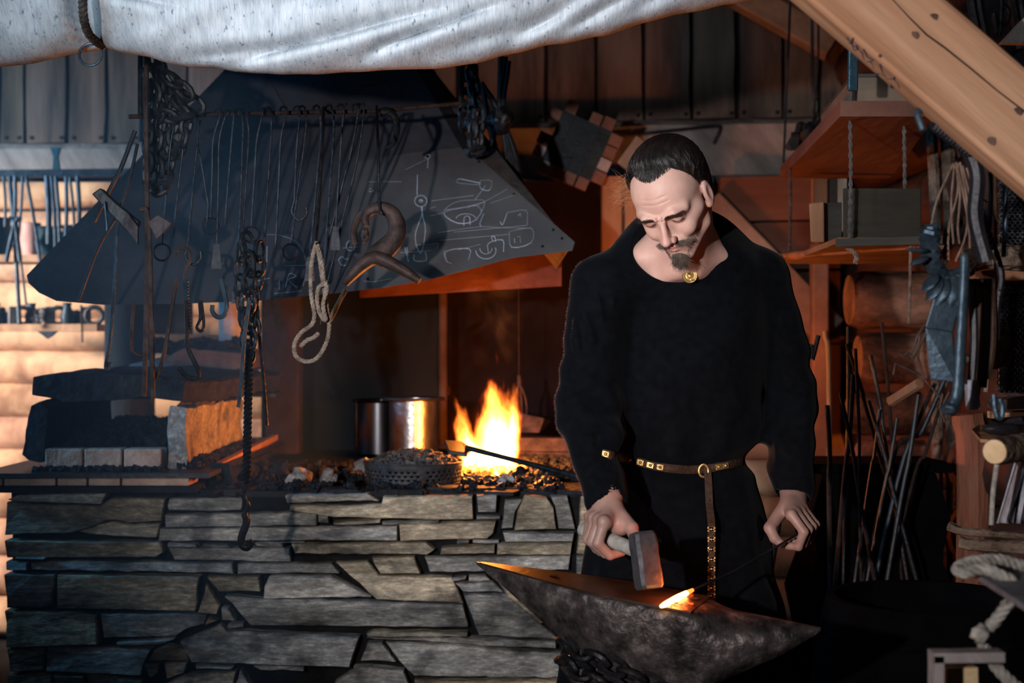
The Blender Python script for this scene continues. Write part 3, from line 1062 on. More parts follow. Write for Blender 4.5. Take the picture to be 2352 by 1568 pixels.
# turbulence that grows with height
mp = N('ShaderNodeMapping')
mp.inputs['Scale'].default_value = (1, 1, 0.42)
mp.inputs['Location'].default_value = (3.3, 1.2, 7.7)
L(tc.outputs['Object'], mp.inputs[0])
nz = N('ShaderNodeTexNoise')
nz.inputs['Scale'].default_value = 13
nz.inputs['Detail'].default_value = 3
L(mp.outputs[0], nz.inputs['Vector'])
sn = N('ShaderNodeSeparateXYZ')
L(nz.outputs['Color'], sn.inputs[0])
amp = mth('MULTIPLY', mth('ADD', Z, 0.03), 0.62)
dx = mth('MULTIPLY', mth('SUBTRACT', sn.outputs[0], 0.5), amp)
dy = mth('MULTIPLY', mth('SUBTRACT', sn.outputs[1], 0.5), amp)
# main tongue, swaying to the right, and two lower ones at the left
def tongue(x0, y0, r0, h, lean, wob=1.0):
    xx = mth('SUBTRACT', mth('ADD', X, mth('MULTIPLY', dx, wob)), mth('ADD', x0, mth('MULTIPLY', Z, lean)))
    yy = mth('SUBTRACT', mth('ADD', Y, dy), y0)
    r = mth('SQRT', mth('ADD', mth('MULTIPLY', xx, xx), mth('MULTIPLY', yy, yy)))
    t = mth('DIVIDE', Z, h)
    prof = mth('MULTIPLY', mth('SUBTRACT', 1.0, t), r0)
    prof = mth('ADD', prof, 0.004)
    return mth('MULTIPLY', mth('SUBTRACT', prof, r), 1.0 / r0)


t1 = tongue(0.005, 0.0, 0.088, 0.36, 0.02)
t2 = tongue(-0.03, 0.02, 0.055, 0.24, -0.35)
t3 = tongue(0.040, 0.0, 0.045, 0.30, 0.10)
t4 = tongue(0.0, 0.0, 0.115, 0.12, 0.0, 0.5)
val = mth('MAXIMUM', mth('MAXIMUM', t1, t2), mth('MAXIMUM', t3, t4))
wisp = N('ShaderNodeTexNoise')
wisp.inputs['Scale'].default_value = 22
wisp.inputs['Detail'].default_value = 4
L(mp.outputs[0], wisp.inputs['Vector'])
val2 = mth('ADD', val, mth('MULTIPLY', mth('SUBTRACT', wisp.outputs[0], 0.52), mth('ADD', mth('MULTIPLY', Z, 3.2), 0.25)))
core = mth('MULTIPLY', mth('MAXIMUM', val2, 0.0), mth('SUBTRACT', 1.0, mth('MULTIPLY', Z, 2.2)), True)
col = ramp(nt, core, [(0.0, (1.0, 0.10, 0.01)), (0.2, (1.0, 0.30, 0.035)), (0.5, (1.0, 0.55, 0.16))])
dens = mth('MULTIPLY', mth('POWER', core, 1.5), 2600)
# thin orange veil around the core
veil = mth('MULTIPLY', mth('MAXIMUM', mth('ADD', val2, 0.45), 0.0), mth('SUBTRACT', 1.0, mth('MULTIPLY', Z, 2.5)), True)
dens2 = mth('ADD', dens, mth('MULTIPLY', mth('POWER', veil, 2.0), 9))
em = N('ShaderNodeEmission')
L(col, em.inputs[0])
L(dens2, em.inputs[1])
L(em.outputs[0], out.inputs['Volume'])
me_.materials.append(mf)

# smoke drifting up from the fire
mb = MB()
mb.lathe((0, 0, 0), [(0.07, 0.0), (0.11, 0.2), (0.16, 0.45), (0.12, 0.60)], 20)
mb.f.append(tuple(range(20))[::-1])
mb.f.append(tuple(range(60, 80)))
ms = bpy.data.materials.new('smoke_gas')
ms.use_nodes = True
nt = ms.node_tree
for q in list(nt.nodes):
    if q.type != 'OUTPUT_MATERIAL':
        nt.nodes.remove(q)
tc = nt.nodes.new('ShaderNodeTexCoord')
nz = nt.nodes.new('ShaderNodeTexNoise')
nz.inputs['Scale'].default_value = 9
nz.inputs['Detail'].default_value = 3
nz.inputs['Distortion'].default_value = 1.0
nt.links.new(tc.outputs['Object'], nz.inputs['Vector'])
mr = nt.nodes.new('ShaderNodeMapRange')
mr.inputs['From Min'].default_value = 0.48
mr.inputs['From Max'].default_value = 0.75
mr.inputs['To Max'].default_value = 1.6
nt.links.new(nz.outputs[0], mr.inputs['Value'])
vs_ = nt.nodes.new('ShaderNodeVolumeScatter')
vs_.inputs['Color'].default_value = (0.7, 0.6, 0.55, 1)
sxy = nt.nodes.new('ShaderNodeVectorMath')
sxy.operation = 'MULTIPLY'
sxy.inputs[1].default_value = (1, 1, 0)
nt.links.new(tc.outputs['Object'], sxy.inputs[0])
ln_ = nt.nodes.new('ShaderNodeVectorMath')
ln_.operation = 'LENGTH'
nt.links.new(sxy.outputs[0], ln_.inputs[0])
m3 = nt.nodes.new('ShaderNodeMapRange')
m3.inputs['From Min'].default_value = 0.10
m3.inputs['From Max'].default_value = 0.01
nt.links.new(ln_.outputs['Value'], m3.inputs['Value'])
sz_ = nt.nodes.new('ShaderNodeSeparateXYZ')
nt.links.new(tc.outputs['Object'], sz_.inputs[0])
m4 = nt.nodes.new('ShaderNodeMapRange')
m4.inputs['From Min'].default_value = 0.55
m4.inputs['From Max'].default_value = 0.25
nt.links.new(sz_.outputs[2], m4.inputs['Value'])
m5 = nt.nodes.new('ShaderNodeMapRange')
m5.inputs['From Max'].default_value = 0.12
nt.links.new(sz_.outputs[2], m5.inputs['Value'])
acc = mr.outputs[0]
for q_ in (m3, m4, m5):
    mm = nt.nodes.new('ShaderNodeMath')
    mm.operation = 'MULTIPLY'
    nt.links.new(acc, mm.inputs[0])
    nt.links.new(q_.outputs[0], mm.inputs[1])
    acc = mm.outputs[0]
nt.links.new(acc, vs_.inputs['Density'])
nt.links.new(vs_.outputs[0], nt.nodes['Material Output'].inputs['Volume'])
smoke = mb.build('smoke_plume', ms)
smoke.location = fc + Vector((0.02, 0.02, 0.32))
tag(smoke, 'thin brownish smoke drifting up from the flames', 'smoke', kind='stuff')

# rubble along the hearth edge
k = 0
for (px, d, r, mat, lab) in [(508, 3.92, 0.042, m_soot_stone, 'dark splintered charred block beside the hanging twisted hook'),
                             (560, 4.1, 0.03, m_soot_stone, 'dark lump of clinker just behind the charred block'),
                             (690, 4.0, 0.03, m_slab_stone, 'small pale angular stone with orange lit side on the hearth'),
                             (640, 4.15, 0.03, m_soot_stone, 'dark rounded clinker between the two pale hearth stones'),
                             (752, 3.97, 0.026, m_slab_stone, 'small pale stone nearest the perforated pan, glowing on one side'),
                             (840, 4.25, 0.035, m_slab_stone, 'rough stone touching the perforated pan, lit orange'),
                             (790, 4.1, 0.018, m_soot_stone, 'small dark clinker in front of the rough orange stone'),
                             (1165, 3.93, 0.02, m_slab_stone, 'small rounded stone in front of the burning embers')]:
    mb = MB()
    c = Vector(((px - 1176) / F * d, d, HZ + r * 0.62))
    mb.rock(c, r, k + 3, 1, 1.1, (1.0, 1.0, 0.9))
    tag(mb.build('hearth_stone', mat), lab, 'stone', 'loose stones on the hearth')
    k += 1
mb = MB()
for i in range(700):
    px = random.uniform(450, 1300)
    d = random.uniform(3.83, 4.6)
    r = random.uniform(0.004, 0.013)
    x = (px - 1176) / F * d
    if (Vector((x, d)) - Vector((c.x, c.y))).length < 0 or (abs(x + .28) < .15 and abs(d - 4.05) < .15) or (abs(x + .06) < .1 and abs(d - 4.22) < .12):
        continue
    mb.rock((x, d, HZ + r * 0.5), r, i, 1, 1.0)
tag(mb.build('hearth_cinders', m_coal), 'black cinders scattered over the stone hearth', 'cinders', kind='stuff')

# ------------------------------------------------------------------ left hearth
LX0, LX1 = -1.50, -0.825
tb = thing('brick_hearth', 'raised hearth tray edged with thin tan bricks at the left end of the forge', 'hearth', ((LX0 + LX1) / 2, 4.4, 0.897))
mb = MB()
mb.box(((LX0 + LX1) / 2 + 0.05, 4.45, 0.909), (LX1 - LX0 - 0.12, 1.36, 0.020))
part(mb, 'base_slab', m_soot_stone, tb)
xs = [LX0, -1.34, -1.20, -1.118, -1.030, -0.848]
mb = MB()
for a, b in zip(xs[:-1], xs[1:]):
    g = random.uniform(0.8, 1.15)
    mb.col = (g, g * 0.95, g * 0.92)
    mb.box(((a + b) / 2, 3.80, 0.931), (b - a - 0.006, 0.11, 0.021))
part(mb, 'brick_edge', m_brick, tb, bevel=0.002)
mb = MB()
mb.box(((LX0 + LX1) / 2 + 0.06, 4.44, 0.948), (LX1 - LX0 - 0.06, 1.42, 0.012))
part(mb, 'steel_tray', m_steel, tb)
mb = MB()
mb.hull8([P(472, 1099, 3.80), P(660, 998, 5.15), P(660, 986, 5.15), P(470, 1083, 3.80)], [v + Vector((-0.02, 0, 0)) for v in (P(472, 1099, 3.80), P(660, 998, 5.15), P(660, 986, 5.15), P(470, 1083, 3.80))])
part(mb, 'side_rail', M('rail_wood', (0.30, 0.15, 0.08), (0.45, 0.24, 0.13), 8, 0.7), tb)
TZ = 0.954
for i, (a, b) in enumerate([(104, 190), (194, 280), (285, 371)]):
    mb = MB()
    g = 0.95 + 0.1 * i
    mb.col = (g * 0.8, g * 0.76, g * 0.76)
    mb.box(((P((a + b) / 2, 0, 3.84)).x, 3.87, TZ + 0.028), ((b - a) / F * 3.84, 0.07, 0.056))
    o = mb.build('fire_brick', m_brick, bevel=0.004)
    tag(o, ['firebrick nearest the leaning stone, first of three in front of the coal', 'middle firebrick of the three in front of the coal',
            'firebrick touching the broken orange lit stone, last of three'][i], 'brick', 'firebricks in front of the coal')
mb = MB()
for i in range(520):
    x = random.uniform(-1.235, -0.965)
    y = random.uniform(3.92, 4.5)
    z = TZ + 0.06 + 0.03 * min(1, (y - 3.9) * 3) + jit(0.006)
    mb.rock((x, y, z), random.uniform(0.009, 0.02), i, 1, 0.9)
mb.box((-1.10, 4.2, TZ + 0.03), (0.27, 0.58, 0.056))
tag(mb.build('coal_bed', m_coal), 'black coal heaped behind the three firebricks', 'coal', kind='stuff')
mb = MB()
for i in range(170):
    x = random.uniform(-1.27, -0.93)
    y = random.uniform(3.78, 3.83)
    mb.rock((x, y, TZ + 0.004), random.uniform(0.003, 0.010), i, 1, 0.9)
for i in range(160):
    t = random.random()
    mb.rock((-0.88 + jit(0.025), 3.85 + t * 0.9, TZ + 0.01), random.uniform(0.006, 0.018), i, 1, 0.9)
tag(mb.build('coal_crumbs', m_coal), 'coal crumbs along the front of the firebricks', 'coal', kind='stuff')


def slab(name, front, d0, d1, mat, lab, dx=0.0, amp=0.012, parent=None, shrink=1.0):
    """an irregular stone: front outline at d0, sides running back to d1"""
    out_ = []
    for i in range(len(front)):
        a, b = Vector(front[i]), Vector(front[(i + 1) % len(front)])
        for j in range(4):
            q = a + (b - a) * j / 4
            out_.append((q.x + 3 * noise.noise(Vector((q.x * .05, q.y * .05, 1))), q.y + 3 * noise.noise(Vector((q.x * .05, q.y * .05, 9)))))
    f = [P(x, y, d0) for x, y in out_]
    mb = MB()
    cen = sum(f, Vector()) / len(f)
    rings = []
    K = 10
    for k in range(K + 1):
        t = k / K
        sc_ = 0.94 if k in (0, K) else 1.0
        sc_ *= 1 + (shrink - 1) * t
        ring = []
        for v in f:
            q = cen + (v - cen) * sc_ + Vector((dx * t, (d1 - d0) * t, 0))
            nn_ = noise.noise(q * 9)
            ring.append(q + Vector((nn_, 0, noise.noise(q * 11 + Vector((4, 4, 4))))) * amp)
        rings.append(ring)
    n = len(f)
    vs = [v for r in rings for v in r]
    fs = [(k * n + i, k * n + (i + 1) % n, (k + 1) * n + (i + 1) % n, (k + 1) * n + i) for k in range(K) for i in range(n)]
    fs += [tuple(range(n))[::-1], tuple(range(K * n, (K + 1) * n))]
    mb.add(vs, fs)
    o = mb.build(name, mat, bevel=0.002)
    return tag(o, lab, 'stone')


slab('hearth_slab', [(48, 1052), (62, 1064), (98, 1066), (104, 1040), (108, 935), (88, 921), (68, 924), (58, 985)], 3.86, 4.5, m_soot_stone,
     'leaning dark stone slab closing the outer side of the left hearth')
slab('hearth_slab', [(372, 1076), (400, 1084), (425, 1078), (428, 1040), (432, 936), (384, 932), (378, 990)], 3.86, 4.68, m_slab_stone,
     'broken upright stone, grey in front and glowing orange on its side', dx=0.0, amp=0.018)
slab('hearth_slab', [(58, 906), (62, 862), (120, 850), (250, 852), (420, 872), (440, 880), (428, 926), (330, 916), (262, 922), (140, 926), (104, 914)], 3.88, 4.9, m_soot_stone,
     'long dark capstone bridging the left hearth', dx=0.10)
slab('hearth_slab', [(330, 868), (350, 830), (420, 800), (480, 806), (555, 806), (568, 840), (520, 868)], 4.6, 5.05, M('brown_slab', (0.05, 0.035, 0.03), (0.12, 0.085, 0.07), 8, 0.8, 0, 0.6),
     'rough brown stone lying on top of the dark capstone')
mb = MB()
q = [P(282, 852, 4.35), P(300, 836, 4.5), P(400, 812, 4.8), P(402, 836, 4.6), P(340, 850, 4.4)]
mb.hull8(q, [v - Vector((0, 0, 0.012)) for v in q])
tag(mb.build('whetstone', M('pale_metal', (0.22, 0.26, 0.29), (0.36, 0.40, 0.42), 9, 0.45, 0.2, 0.3)), 'pale flat tapering slab resting on the dark capstone', 'slab')
mb = MB()
for i in range(260):
    px = random.uniform(345, 570)
    p = P(px, 800, 4.82 + jit(0.12))
    mb.rock((p.x, p.y, P(0, 802 - 10 * abs(math.sin(px * .031)), 4.85).z + jit(0.006)), random.uniform(0.01, 0.024), i, 1, 0.7)
tag(mb.build('soot_heap', m_coal), 'black sooty heap on top of the rough brown stone', 'soot', kind='stuff')

# ------------------------------------------------------------------ hanging rail and its tools
RD = 3.42


def rd(px):
    return 3.36 + (px - 330) / 725.0 * 0.42


def rail_y(px):
    return 266 - (px - 330) / 725.0 * 27


mb = MB()
mb.tube([P(296, 268, rd(300)), P(520, 262, rd(520)), P(760, 257, rd(760)), P(860, 256, rd(860)), P(1060, 237, rd(1060))], 0.0055, 10)
tag(mb.build('hanging_rail', m_rust, smooth=True), 'thin iron rail across the front of the smoke hood carrying long tools', 'rail')
# its suspension rods, going up to the roof timbers
for i, (x, y) in enumerate([(322, 268), (1058, 238)]):
    mb = MB()
    p = P(x, y, rd(x))
    mb.tube([p, Vector((p.x, p.y, 3.32))], 0.006, 8)
    tag(mb.build('rail_hanger', m_iron, smooth=True), ['vertical iron hanger holding the end of the tool rail beside the tangled chains',
                                                      'vertical iron hanger holding the other end of the tool rail near the hood corner'][i], 'rod')

ORD = ['first', 'second', 'third', 'fourth', 'fifth', 'sixth', 'seventh', 'eighth', 'ninth', 'tenth', 'eleventh', 'twelfth', 'thirteenth', 'fourteenth', 'fifteenth',
       'sixteenth', 'seventeenth', 'eighteenth', 'nineteenth', 'twentieth', 'twenty-first', 'twenty-second', 'twenty-third', 'twenty-fourth']


def hook_top(x, y, d, dirn=1):
    """small hook bent over the rail"""
    return [P(x - 9 * dirn, y + 10, d + 0.012), P(x - 8 * dirn, y - 4, d + 0.01), P(x, y - 9, d), P(x + 6 * dirn, y + 2, d - 0.012)]


TL = [  # x top, x kink, y kink, x bottom, y bottom, end style, thickness
    (398, 392, 330, 372, 560, 'ring', 2.2), (412, 420, 340, 402, 500, 'point', 2.2), (446, 455, 300, 432, 560, 'hook', 2.4), (460, 452, 310, 478, 470, 'point', 2.0),
    (500, 490, 320, 484, 500, 'ring', 2.2), (513, 504, 318, 498, 560, 'paddle', 2.2), (531, 532, 320, 520, 470, 'point', 2.2), (548, 558, 300, 545, 640, 'paddle', 2.6),
    (558, 571, 308, 556, 560, 'hook', 2.4), (598, 590, 320, 577, 520, 'ring', 2.4), (616, 623, 300, 604, 600, 'point', 2.6), (652, 645, 320, 634, 545, 'point', 2.6),
    (683, 682, 330, 676, 460, 'hook', 2.4), (695, 702, 300, 668, 560, 'ring', 2.4), (728, 737, 308, 712, 590, 'paddle', 2.8), (757, 767, 300, 745, 600, 'point', 2.6),
    (783, 784, 320, 771, 520, 'paddle', 2.6), (818, 808, 340, 752, 560, 'point', 3.0), (830, 822, 360, 740, 700, 'point', 2.6)]
for i, (xt, xk, yk, xb, yb, st, th) in enumerate(TL):
    d = rd(xt) - 0.008 - 0.006 * (i % 3)
    y0 = rail_y(xt)
    lab = '%s long iron tool along the rail, counted from the tangled chains' % ORD[i]
    r = th * 0.0011
    cat = {'ring': 'ladle', 'point': 'poker', 'hook': 'hook', 'paddle': 'spatula'}[st]
    nm = {'ring': 'ring_ended_rod', 'point': 'hanging_poker', 'hook': 'hanging_hook', 'paddle': 'long_spatula'}[st]
    endw = {'ring': 'ring ended rod', 'point': 'pointed poker', 'hook': 'hook ended rod', 'paddle': 'flat ended rod'}[st]
    lab = 'thin iron %s, %s tool along the rail from the tangled chains' % (endw, ORD[i])
    root = thing(nm, lab, cat, P(xt, y0, d), 'long iron tools on the rail')
    mb = MB()
    pts = hook_top(xt, y0, d) + [P(xk, yk, d - 0.012), P(xk * 0.6 + xb * 0.4, yk * 0.6 + yb * 0.4, d - 0.01), P(xb, yb, d - 0.005)]
    mb.tube(spline(pts, 5), r, 7)
    part(mb, 'shaft', m_iron, root, smooth=True)
    e = P(xb, yb, d - 0.005)
    mb = MB()
    if st == 'ring':
        mb.tube([e + Vector((0.020 * math.sin(a), 0.0, -0.020 + 0.020 * math.cos(a))) for a in [2 * PI * k / 16 for k in range(16)]], r * 1.1, 6, closed=True)
    elif st == 'hook':
        mb.tube(spline([e, e + Vector((-.006, 0, -.03)), e + Vector((.012, 0, -.05)), e + Vector((.03, 0, -.035)), e + Vector((.03, 0, -.018))], 5), [r * 1.2] * 21, 6)
    elif st == 'point':
        mb.tube([e, e + Vector((-.004, 0, -.05))], [r * 1.3, r * 0.4], 6)
    else:
        mb.hull8([e + Vector(v) for v in ((-.007, -.002, 0), (.007, -.002, 0), (.012, -.002, -.06), (-.014, -.002, -.06))],
                 [e + Vector(v) for v in ((-.007, .002, 0), (.007, .002, 0), (.012, .002, -.06), (-.014, .002, -.06))])
    part(mb, {'ring': 'ring_end', 'hook': 'hook_end', 'point': 'point', 'paddle': 'flat_end'}[st], m_iron, root, smooth=True)


def rodthing(name, pts, r, mat, label, cat, n=6, group=None):
    mb = MB()
    p = spline(pts, 6) if n else [Vector(q) for q in pts]
    rr = r if not isinstance(r, (list, tuple)) else [r[0] + (r[1] - r[0]) * k / (len(p) - 1) for k in range(len(p))]
    mb.tube(p, rr, 8)
    return tag(mb.build(name, mat, smooth=True), label, cat, group)


def PP(lst, d0, d1=None):
    d1 = d0 if d1 is None else d1
    n = len(lst) - 1
    return [P(x, y, d0 + (d1 - d0) * i / max(n, 1)) for i, (x, y) in enumerate(lst)]


# lower hanging long tools at the left
rodthing('long_poker', PP([(336, 130), (336, 300), (338, 480), (336, 700), (332, 880), (330, 910)], 3.30), 0.006, m_rust, 'very long dark straight poker hanging lowest beside the left hearth', 'poker')
rodthing('long_poker', PP([(322, 480), (340, 500), (347, 700), (350, 860), (352, 915)], 3.28), 0.006, m_rust, 'brownish twin rod ending in a thick tip over the dark capstone', 'poker')
rodthing('fire_hook', PP([(270, 500), (266, 600), (258, 720), (250, 800), (243, 838), (247, 850), (254, 832)], 3.32), 0.0045, m_iron_blue, 'slender hook with a small upturned tip in front of the round post', 'hook')
rodthing('fire_hook', PP([(428, 690), (430, 760), (432, 800), (455, 850), (452, 868), (430, 866), (410, 845)], 3.34), 0.0055, m_iron, 'rod with a wide curved hook hanging above the capstone', 'hook')
rodthing('fire_hook', PP([(405, 640), (390, 740), (372, 830), (352, 880), (350, 925)], 3.30), 0.0048, m_rust, 'slanted brown rod crossing the straight pokers', 'rod')
rodthing('fire_hook', PP([(306, 700), (302, 790), (312, 812), (334, 816), (330, 800)], 3.31), 0.0042, m_rust, 'rod with a small curled foot beside the straight poker', 'rod')
mb = MB()
for k in range(40):
    pass
rodthing('long_poker', PP([(310, 300), (280, 380), (255, 430), (215, 510)], 3.30), 0.0055, m_steel, 'dark rod slanting down from the tangled chains to the square hammer head', 'rod')
rodthing('long_poker', PP([(316, 330), (300, 400), (270, 490), (225, 570), (180, 690)], 3.33), 0.004, m_steel, 'thinner slanting rod just under the square headed one', 'rod')
# square hammer-like tool heads at the left
t = thing('long_hammer', 'square headed long hammer hanging at an angle at the left end of the rail', 'hammer', P(240, 460, 3.28))
mb = MB()
q = PP([(210, 445), (230, 431), (262, 462), (318, 508), (305, 545), (240, 478)], 3.27)
mb.hull8(q, [v + Vector((0, 0.03, 0)) for v in q])
part(mb, 'head', m_steel, t, bevel=0.003)
mb = MB()
mb.tube(PP([(240, 462), (246, 520), (245, 530)], 3.26), 0.003, 6)
part(mb, 'rivet', m_iron_blue, t)
mb = MB()
q = PP([(292, 488), (316, 520), (316, 560), (278, 510)], 3.25)
mb.hull8(q, [v + Vector((0, 0.01, 0)) for v in q])
q = PP([(340, 510), (362, 494), (392, 512), (360, 548)], 3.27)
mb.hull8(q[::-1], [v + Vector((0, 0.01, 0)) for v in q[::-1]])
tag(mb.build('angle_plate', M('plate_iron', (0.018, 0.015, 0.018), (0.05, 0.04, 0.042), 14, 0.5, 0.4)), 'pair of reddish grey angled iron plates beside the hammer head', 'plate')

# twisted bars hanging below the hood edge
def twisted(a, b, r, name, label, cat, mat=None, turns=8, n=4):
    a, b = Vector(a), Vector(b)
    mb = MB()
    t = (b - a).normalized()
    u = t.orthogonal().normalized()
    w = t.cross(u)
    K = turns * 8
    vs, fs = [], []
    for k in range(K + 1):
        ang = turns * PI * 0.5 * k / K * 4 / 2
        for j in range(n):
            th = ang + 2 * PI * j / n
            vs.append(a + (b - a) * (k / K) + (u * math.cos(th) + w * math.sin(th)) * r)
    for k in range(K):
        for j in range(n):
            fs.append((k * n + j, k * n + (j + 1) % n, (k + 1) * n + (j + 1) % n, (k + 1) * n + j))
    fs += [tuple(range(n))[::-1], tuple(range(K * n, K * n + n))]
    mb.add(vs, fs)
    return mb


tw = thing('trammel_hook', 'long twisted iron trammel hanging by a chain and ending in an open hook', 'hook', P(568, 560, 3.34))
mb = twisted(P(572, 800, 3.34), P(566, 1110, 3.34), 0.0105, '', '', '', turns=14)
part(mb, 'twisted_bar', m_iron, tw)
mb = MB()
mb.chain(PP([(566, 540), (574, 620), (570, 700), (572, 805)], 3.34), 0.062, 0.0052, 12)
part(mb, 'upper_chain', m_iron, tw, smooth=True)
mb = MB()
mb.tube(spline(PP([(566, 1110), (560, 1140), (570, 1160), (562, 1180)], 3.34), 5), 0.006, 8)
mb.tube(spline(PP([(562, 1178), (566, 1200), (555, 1232), (556, 1252), (568, 1257), (578, 1248), (575, 1236)], 3.34), 6), [0.009] * 24 + [0.009 - 0.0007 * k for k in range(13)], 8)
part(mb, 'hook', m_iron, tw, smooth=True)
rodthing('thin_chain_rod', PP([(573, 690), (563, 760), (556, 850), (550, 920), (547, 935)], 3.30), 0.005, m_iron_blue, 'bluish straight rod with a small round tip beside the trammel', 'rod')
rodthing('thin_chain_rod', PP([(590, 700), (598, 800), (606, 880), (613, 976)], 3.36), 0.0042, m_iron, 'thin dark rod hanging on the other side of the trammel', 'rod')
mb = MB()
mb.chain(PP([(598, 560), (592, 640), (580, 700), (588, 770)], 3.36), 0.05, 0.004, 12)
tag(mb.build('loose_chain', m_iron, smooth=True), 'short loose chain hanging against the trammel chain', 'chain')
mb = MB()
mb.chain(PP([(556, 560), (552, 640), (560, 720), (575, 830)], 3.38), 0.055, 0.004, 12)
tag(mb.build('loose_chain', m_iron, smooth=True), 'second loose chain tucked behind the trammel chain', 'chain')
mb = twisted(P(428, 640, 3.36), P(433, 760, 3.36), 0.006, '', '', '', turns=8)
tag(mb.build('twisted_rod', m_iron_blue), 'short twisted rod below the hood edge over the capstone', 'rod')
mb = MB()
mb.tube(spline(PP([(508, 640), (520, 696), (516, 722), (500, 728), (488, 716), (488, 700)], 3.36), 6), 0.0055, 8)
tag(mb.build('round_hook', m_iron_blue, smooth=True), 'shiny round open hook just under the hood edge', 'hook')
mb = MB()
mb.tube(spline(PP([(458, 690), (460, 730), (452, 752), (462, 760), (468, 745), (462, 690)], 3.36), 6), 0.004, 8)
tag(mb.build('round_hook', m_iron, smooth=True), 'narrow looped iron eye beside the shiny round hook', 'hook')
mb = MB()
mb.tube(spline(PP([(400, 590), (410, 570), (432, 575), (436, 600), (424, 622), (428, 690)], 3.38), 6), 0.004, 8)
tag(mb.build('curled_iron', m_rust, smooth=True), 'curled iron scroll hanging in front of the hood', 'iron')

# rope loop on a hook
def rope(mb, pts, r, strands=3, pitch=0.028, n=6):
    p = spline(pts, 10)
    L_ = 0
    rows = [[] for _ in range(strands)]
    prev = None
    for i, q in enumerate(p):
        t = (p[min(i + 1, len(p) - 1)] - p[max(i - 1, 0)]).normalized()
        a = t.orthogonal().normalized() if prev is None else (prev - t * prev.dot(t)).normalized()
        prev = a
        b = t.cross(a)
        if i:
            L_ += (q - p[i - 1]).length
        for s_ in range(strands):
            th = 2 * PI * (L_ / pitch + s_ / strands)
            rows[s_].append(q + (a * math.cos(th) + b * math.sin(th)) * r * 0.5)
    for row in rows:
        mb.tube(row, r * 0.6, n)
    return mb


rodthing('loop_hook', [P(744, 257, rd(744)) + Vector((0, -.012, .010)), P(742, 300, 3.40), P(732, 480, 3.33), P(726, 548, 3.30), P(728, 560, 3.285), P(734, 556, 3.28)], 0.0035, m_iron, 'thin hook rod carrying the hemp rope loop from the rail', 'hook')
rp = thing('rope_loop', 'knotted hemp rope loop hanging from a hook below the hood', 'rope', P(725, 560, 3.30))
mb = MB()
rope(mb, PP([(728, 555), (720, 580), (714, 620), (715, 680), (722, 720), (716, 745), (690, 765), (676, 792), (680, 818), (702, 830), (728, 822), (748, 790), (756, 752), (750, 700), (742, 650), (735, 600), (728, 560)], 3.29), 0.0050)
part(mb, 'rope_coil', m_rope, rp, smooth=True)
mb = MB()
rope(mb, PP([(729, 562), (740, 610), (742, 650), (732, 660), (728, 690), (735, 720), (748, 735), (742, 700), (750, 660), (738, 630)], 3.27), 0.005)
part(mb, 'knot', m_rope, rp, smooth=True)
mb = MB()
rope(mb, PP([(732, 765), (720, 775), (704, 782), (690, 796)], 3.275), 0.005)
part(mb, 'rope_end', m_rope, rp, smooth=True)
rodthing('wooden_stick', PP([(792, 668), (775, 700), (758, 735)], 3.5, 3.4), 0.006, m_pine_warm, 'short wooden stick poking out beside the rope loop', 'stick', n=0)

# forked yoke hanging in front of the hood
yk = thing('iron_yoke', 'heavy forked iron yoke with a curved neck hanging in front of the hood', 'yoke', P(870, 480, 3.45))
mb = MB()
mb.tube(spline(PP([(842, 520), (838, 500), (852, 482), (880, 478), (902, 492), (912, 520), (906, 548), (884, 572), (862, 592), (856, 600)], 3.43), 6),
        [0.008 + 0.019 * min(1, k / 44) for k in range(55)], 12, flat=0.8)
mb.tube(spline(PP([(792, 652), (808, 632), (838, 604), (866, 592), (900, 606), (935, 626), (964, 645)], 3.43, 3.40), 6),
        [0.012 + 0.012 * math.sin(PI * k / 36) for k in range(37)], 12, flat=0.7)
part(mb, 'yoke_body', m_rust, yk, smooth=True)
mb = MB()
mb.tube(spline([P(866, 256, rd(866)) + Vector((0, -.012, .012)), P(868, 330, 3.44), P(870, 440, 3.42), P(874, 486, 3.41), P(880, 490, 3.41)], 5), 0.0035, 6)
part(mb, 'hanging_wire', m_iron, yk, smooth=True)
mb = MB()
mb.tube(spline(PP([(815, 560), (812, 530), (822, 500), (832, 488)], 3.44), 5), [0.008] * 16, 8)
mb.rock(P(838, 540, 3.43), 0.016, 3, 2, 0.5, (0.6, 0.5, 1))
part(mb, 'bent_tine', m_rust, yk, smooth=True)
# curled horn on the rail
rodthing('curved_iron', PP([(874, 258), (892, 256), (908, 272), (912, 300), (904, 328), (888, 340)], rd(880) - 0.02), (0.012, 0.005), m_iron, 'curved horn shaped iron hooked over the rail above the yoke', 'iron')

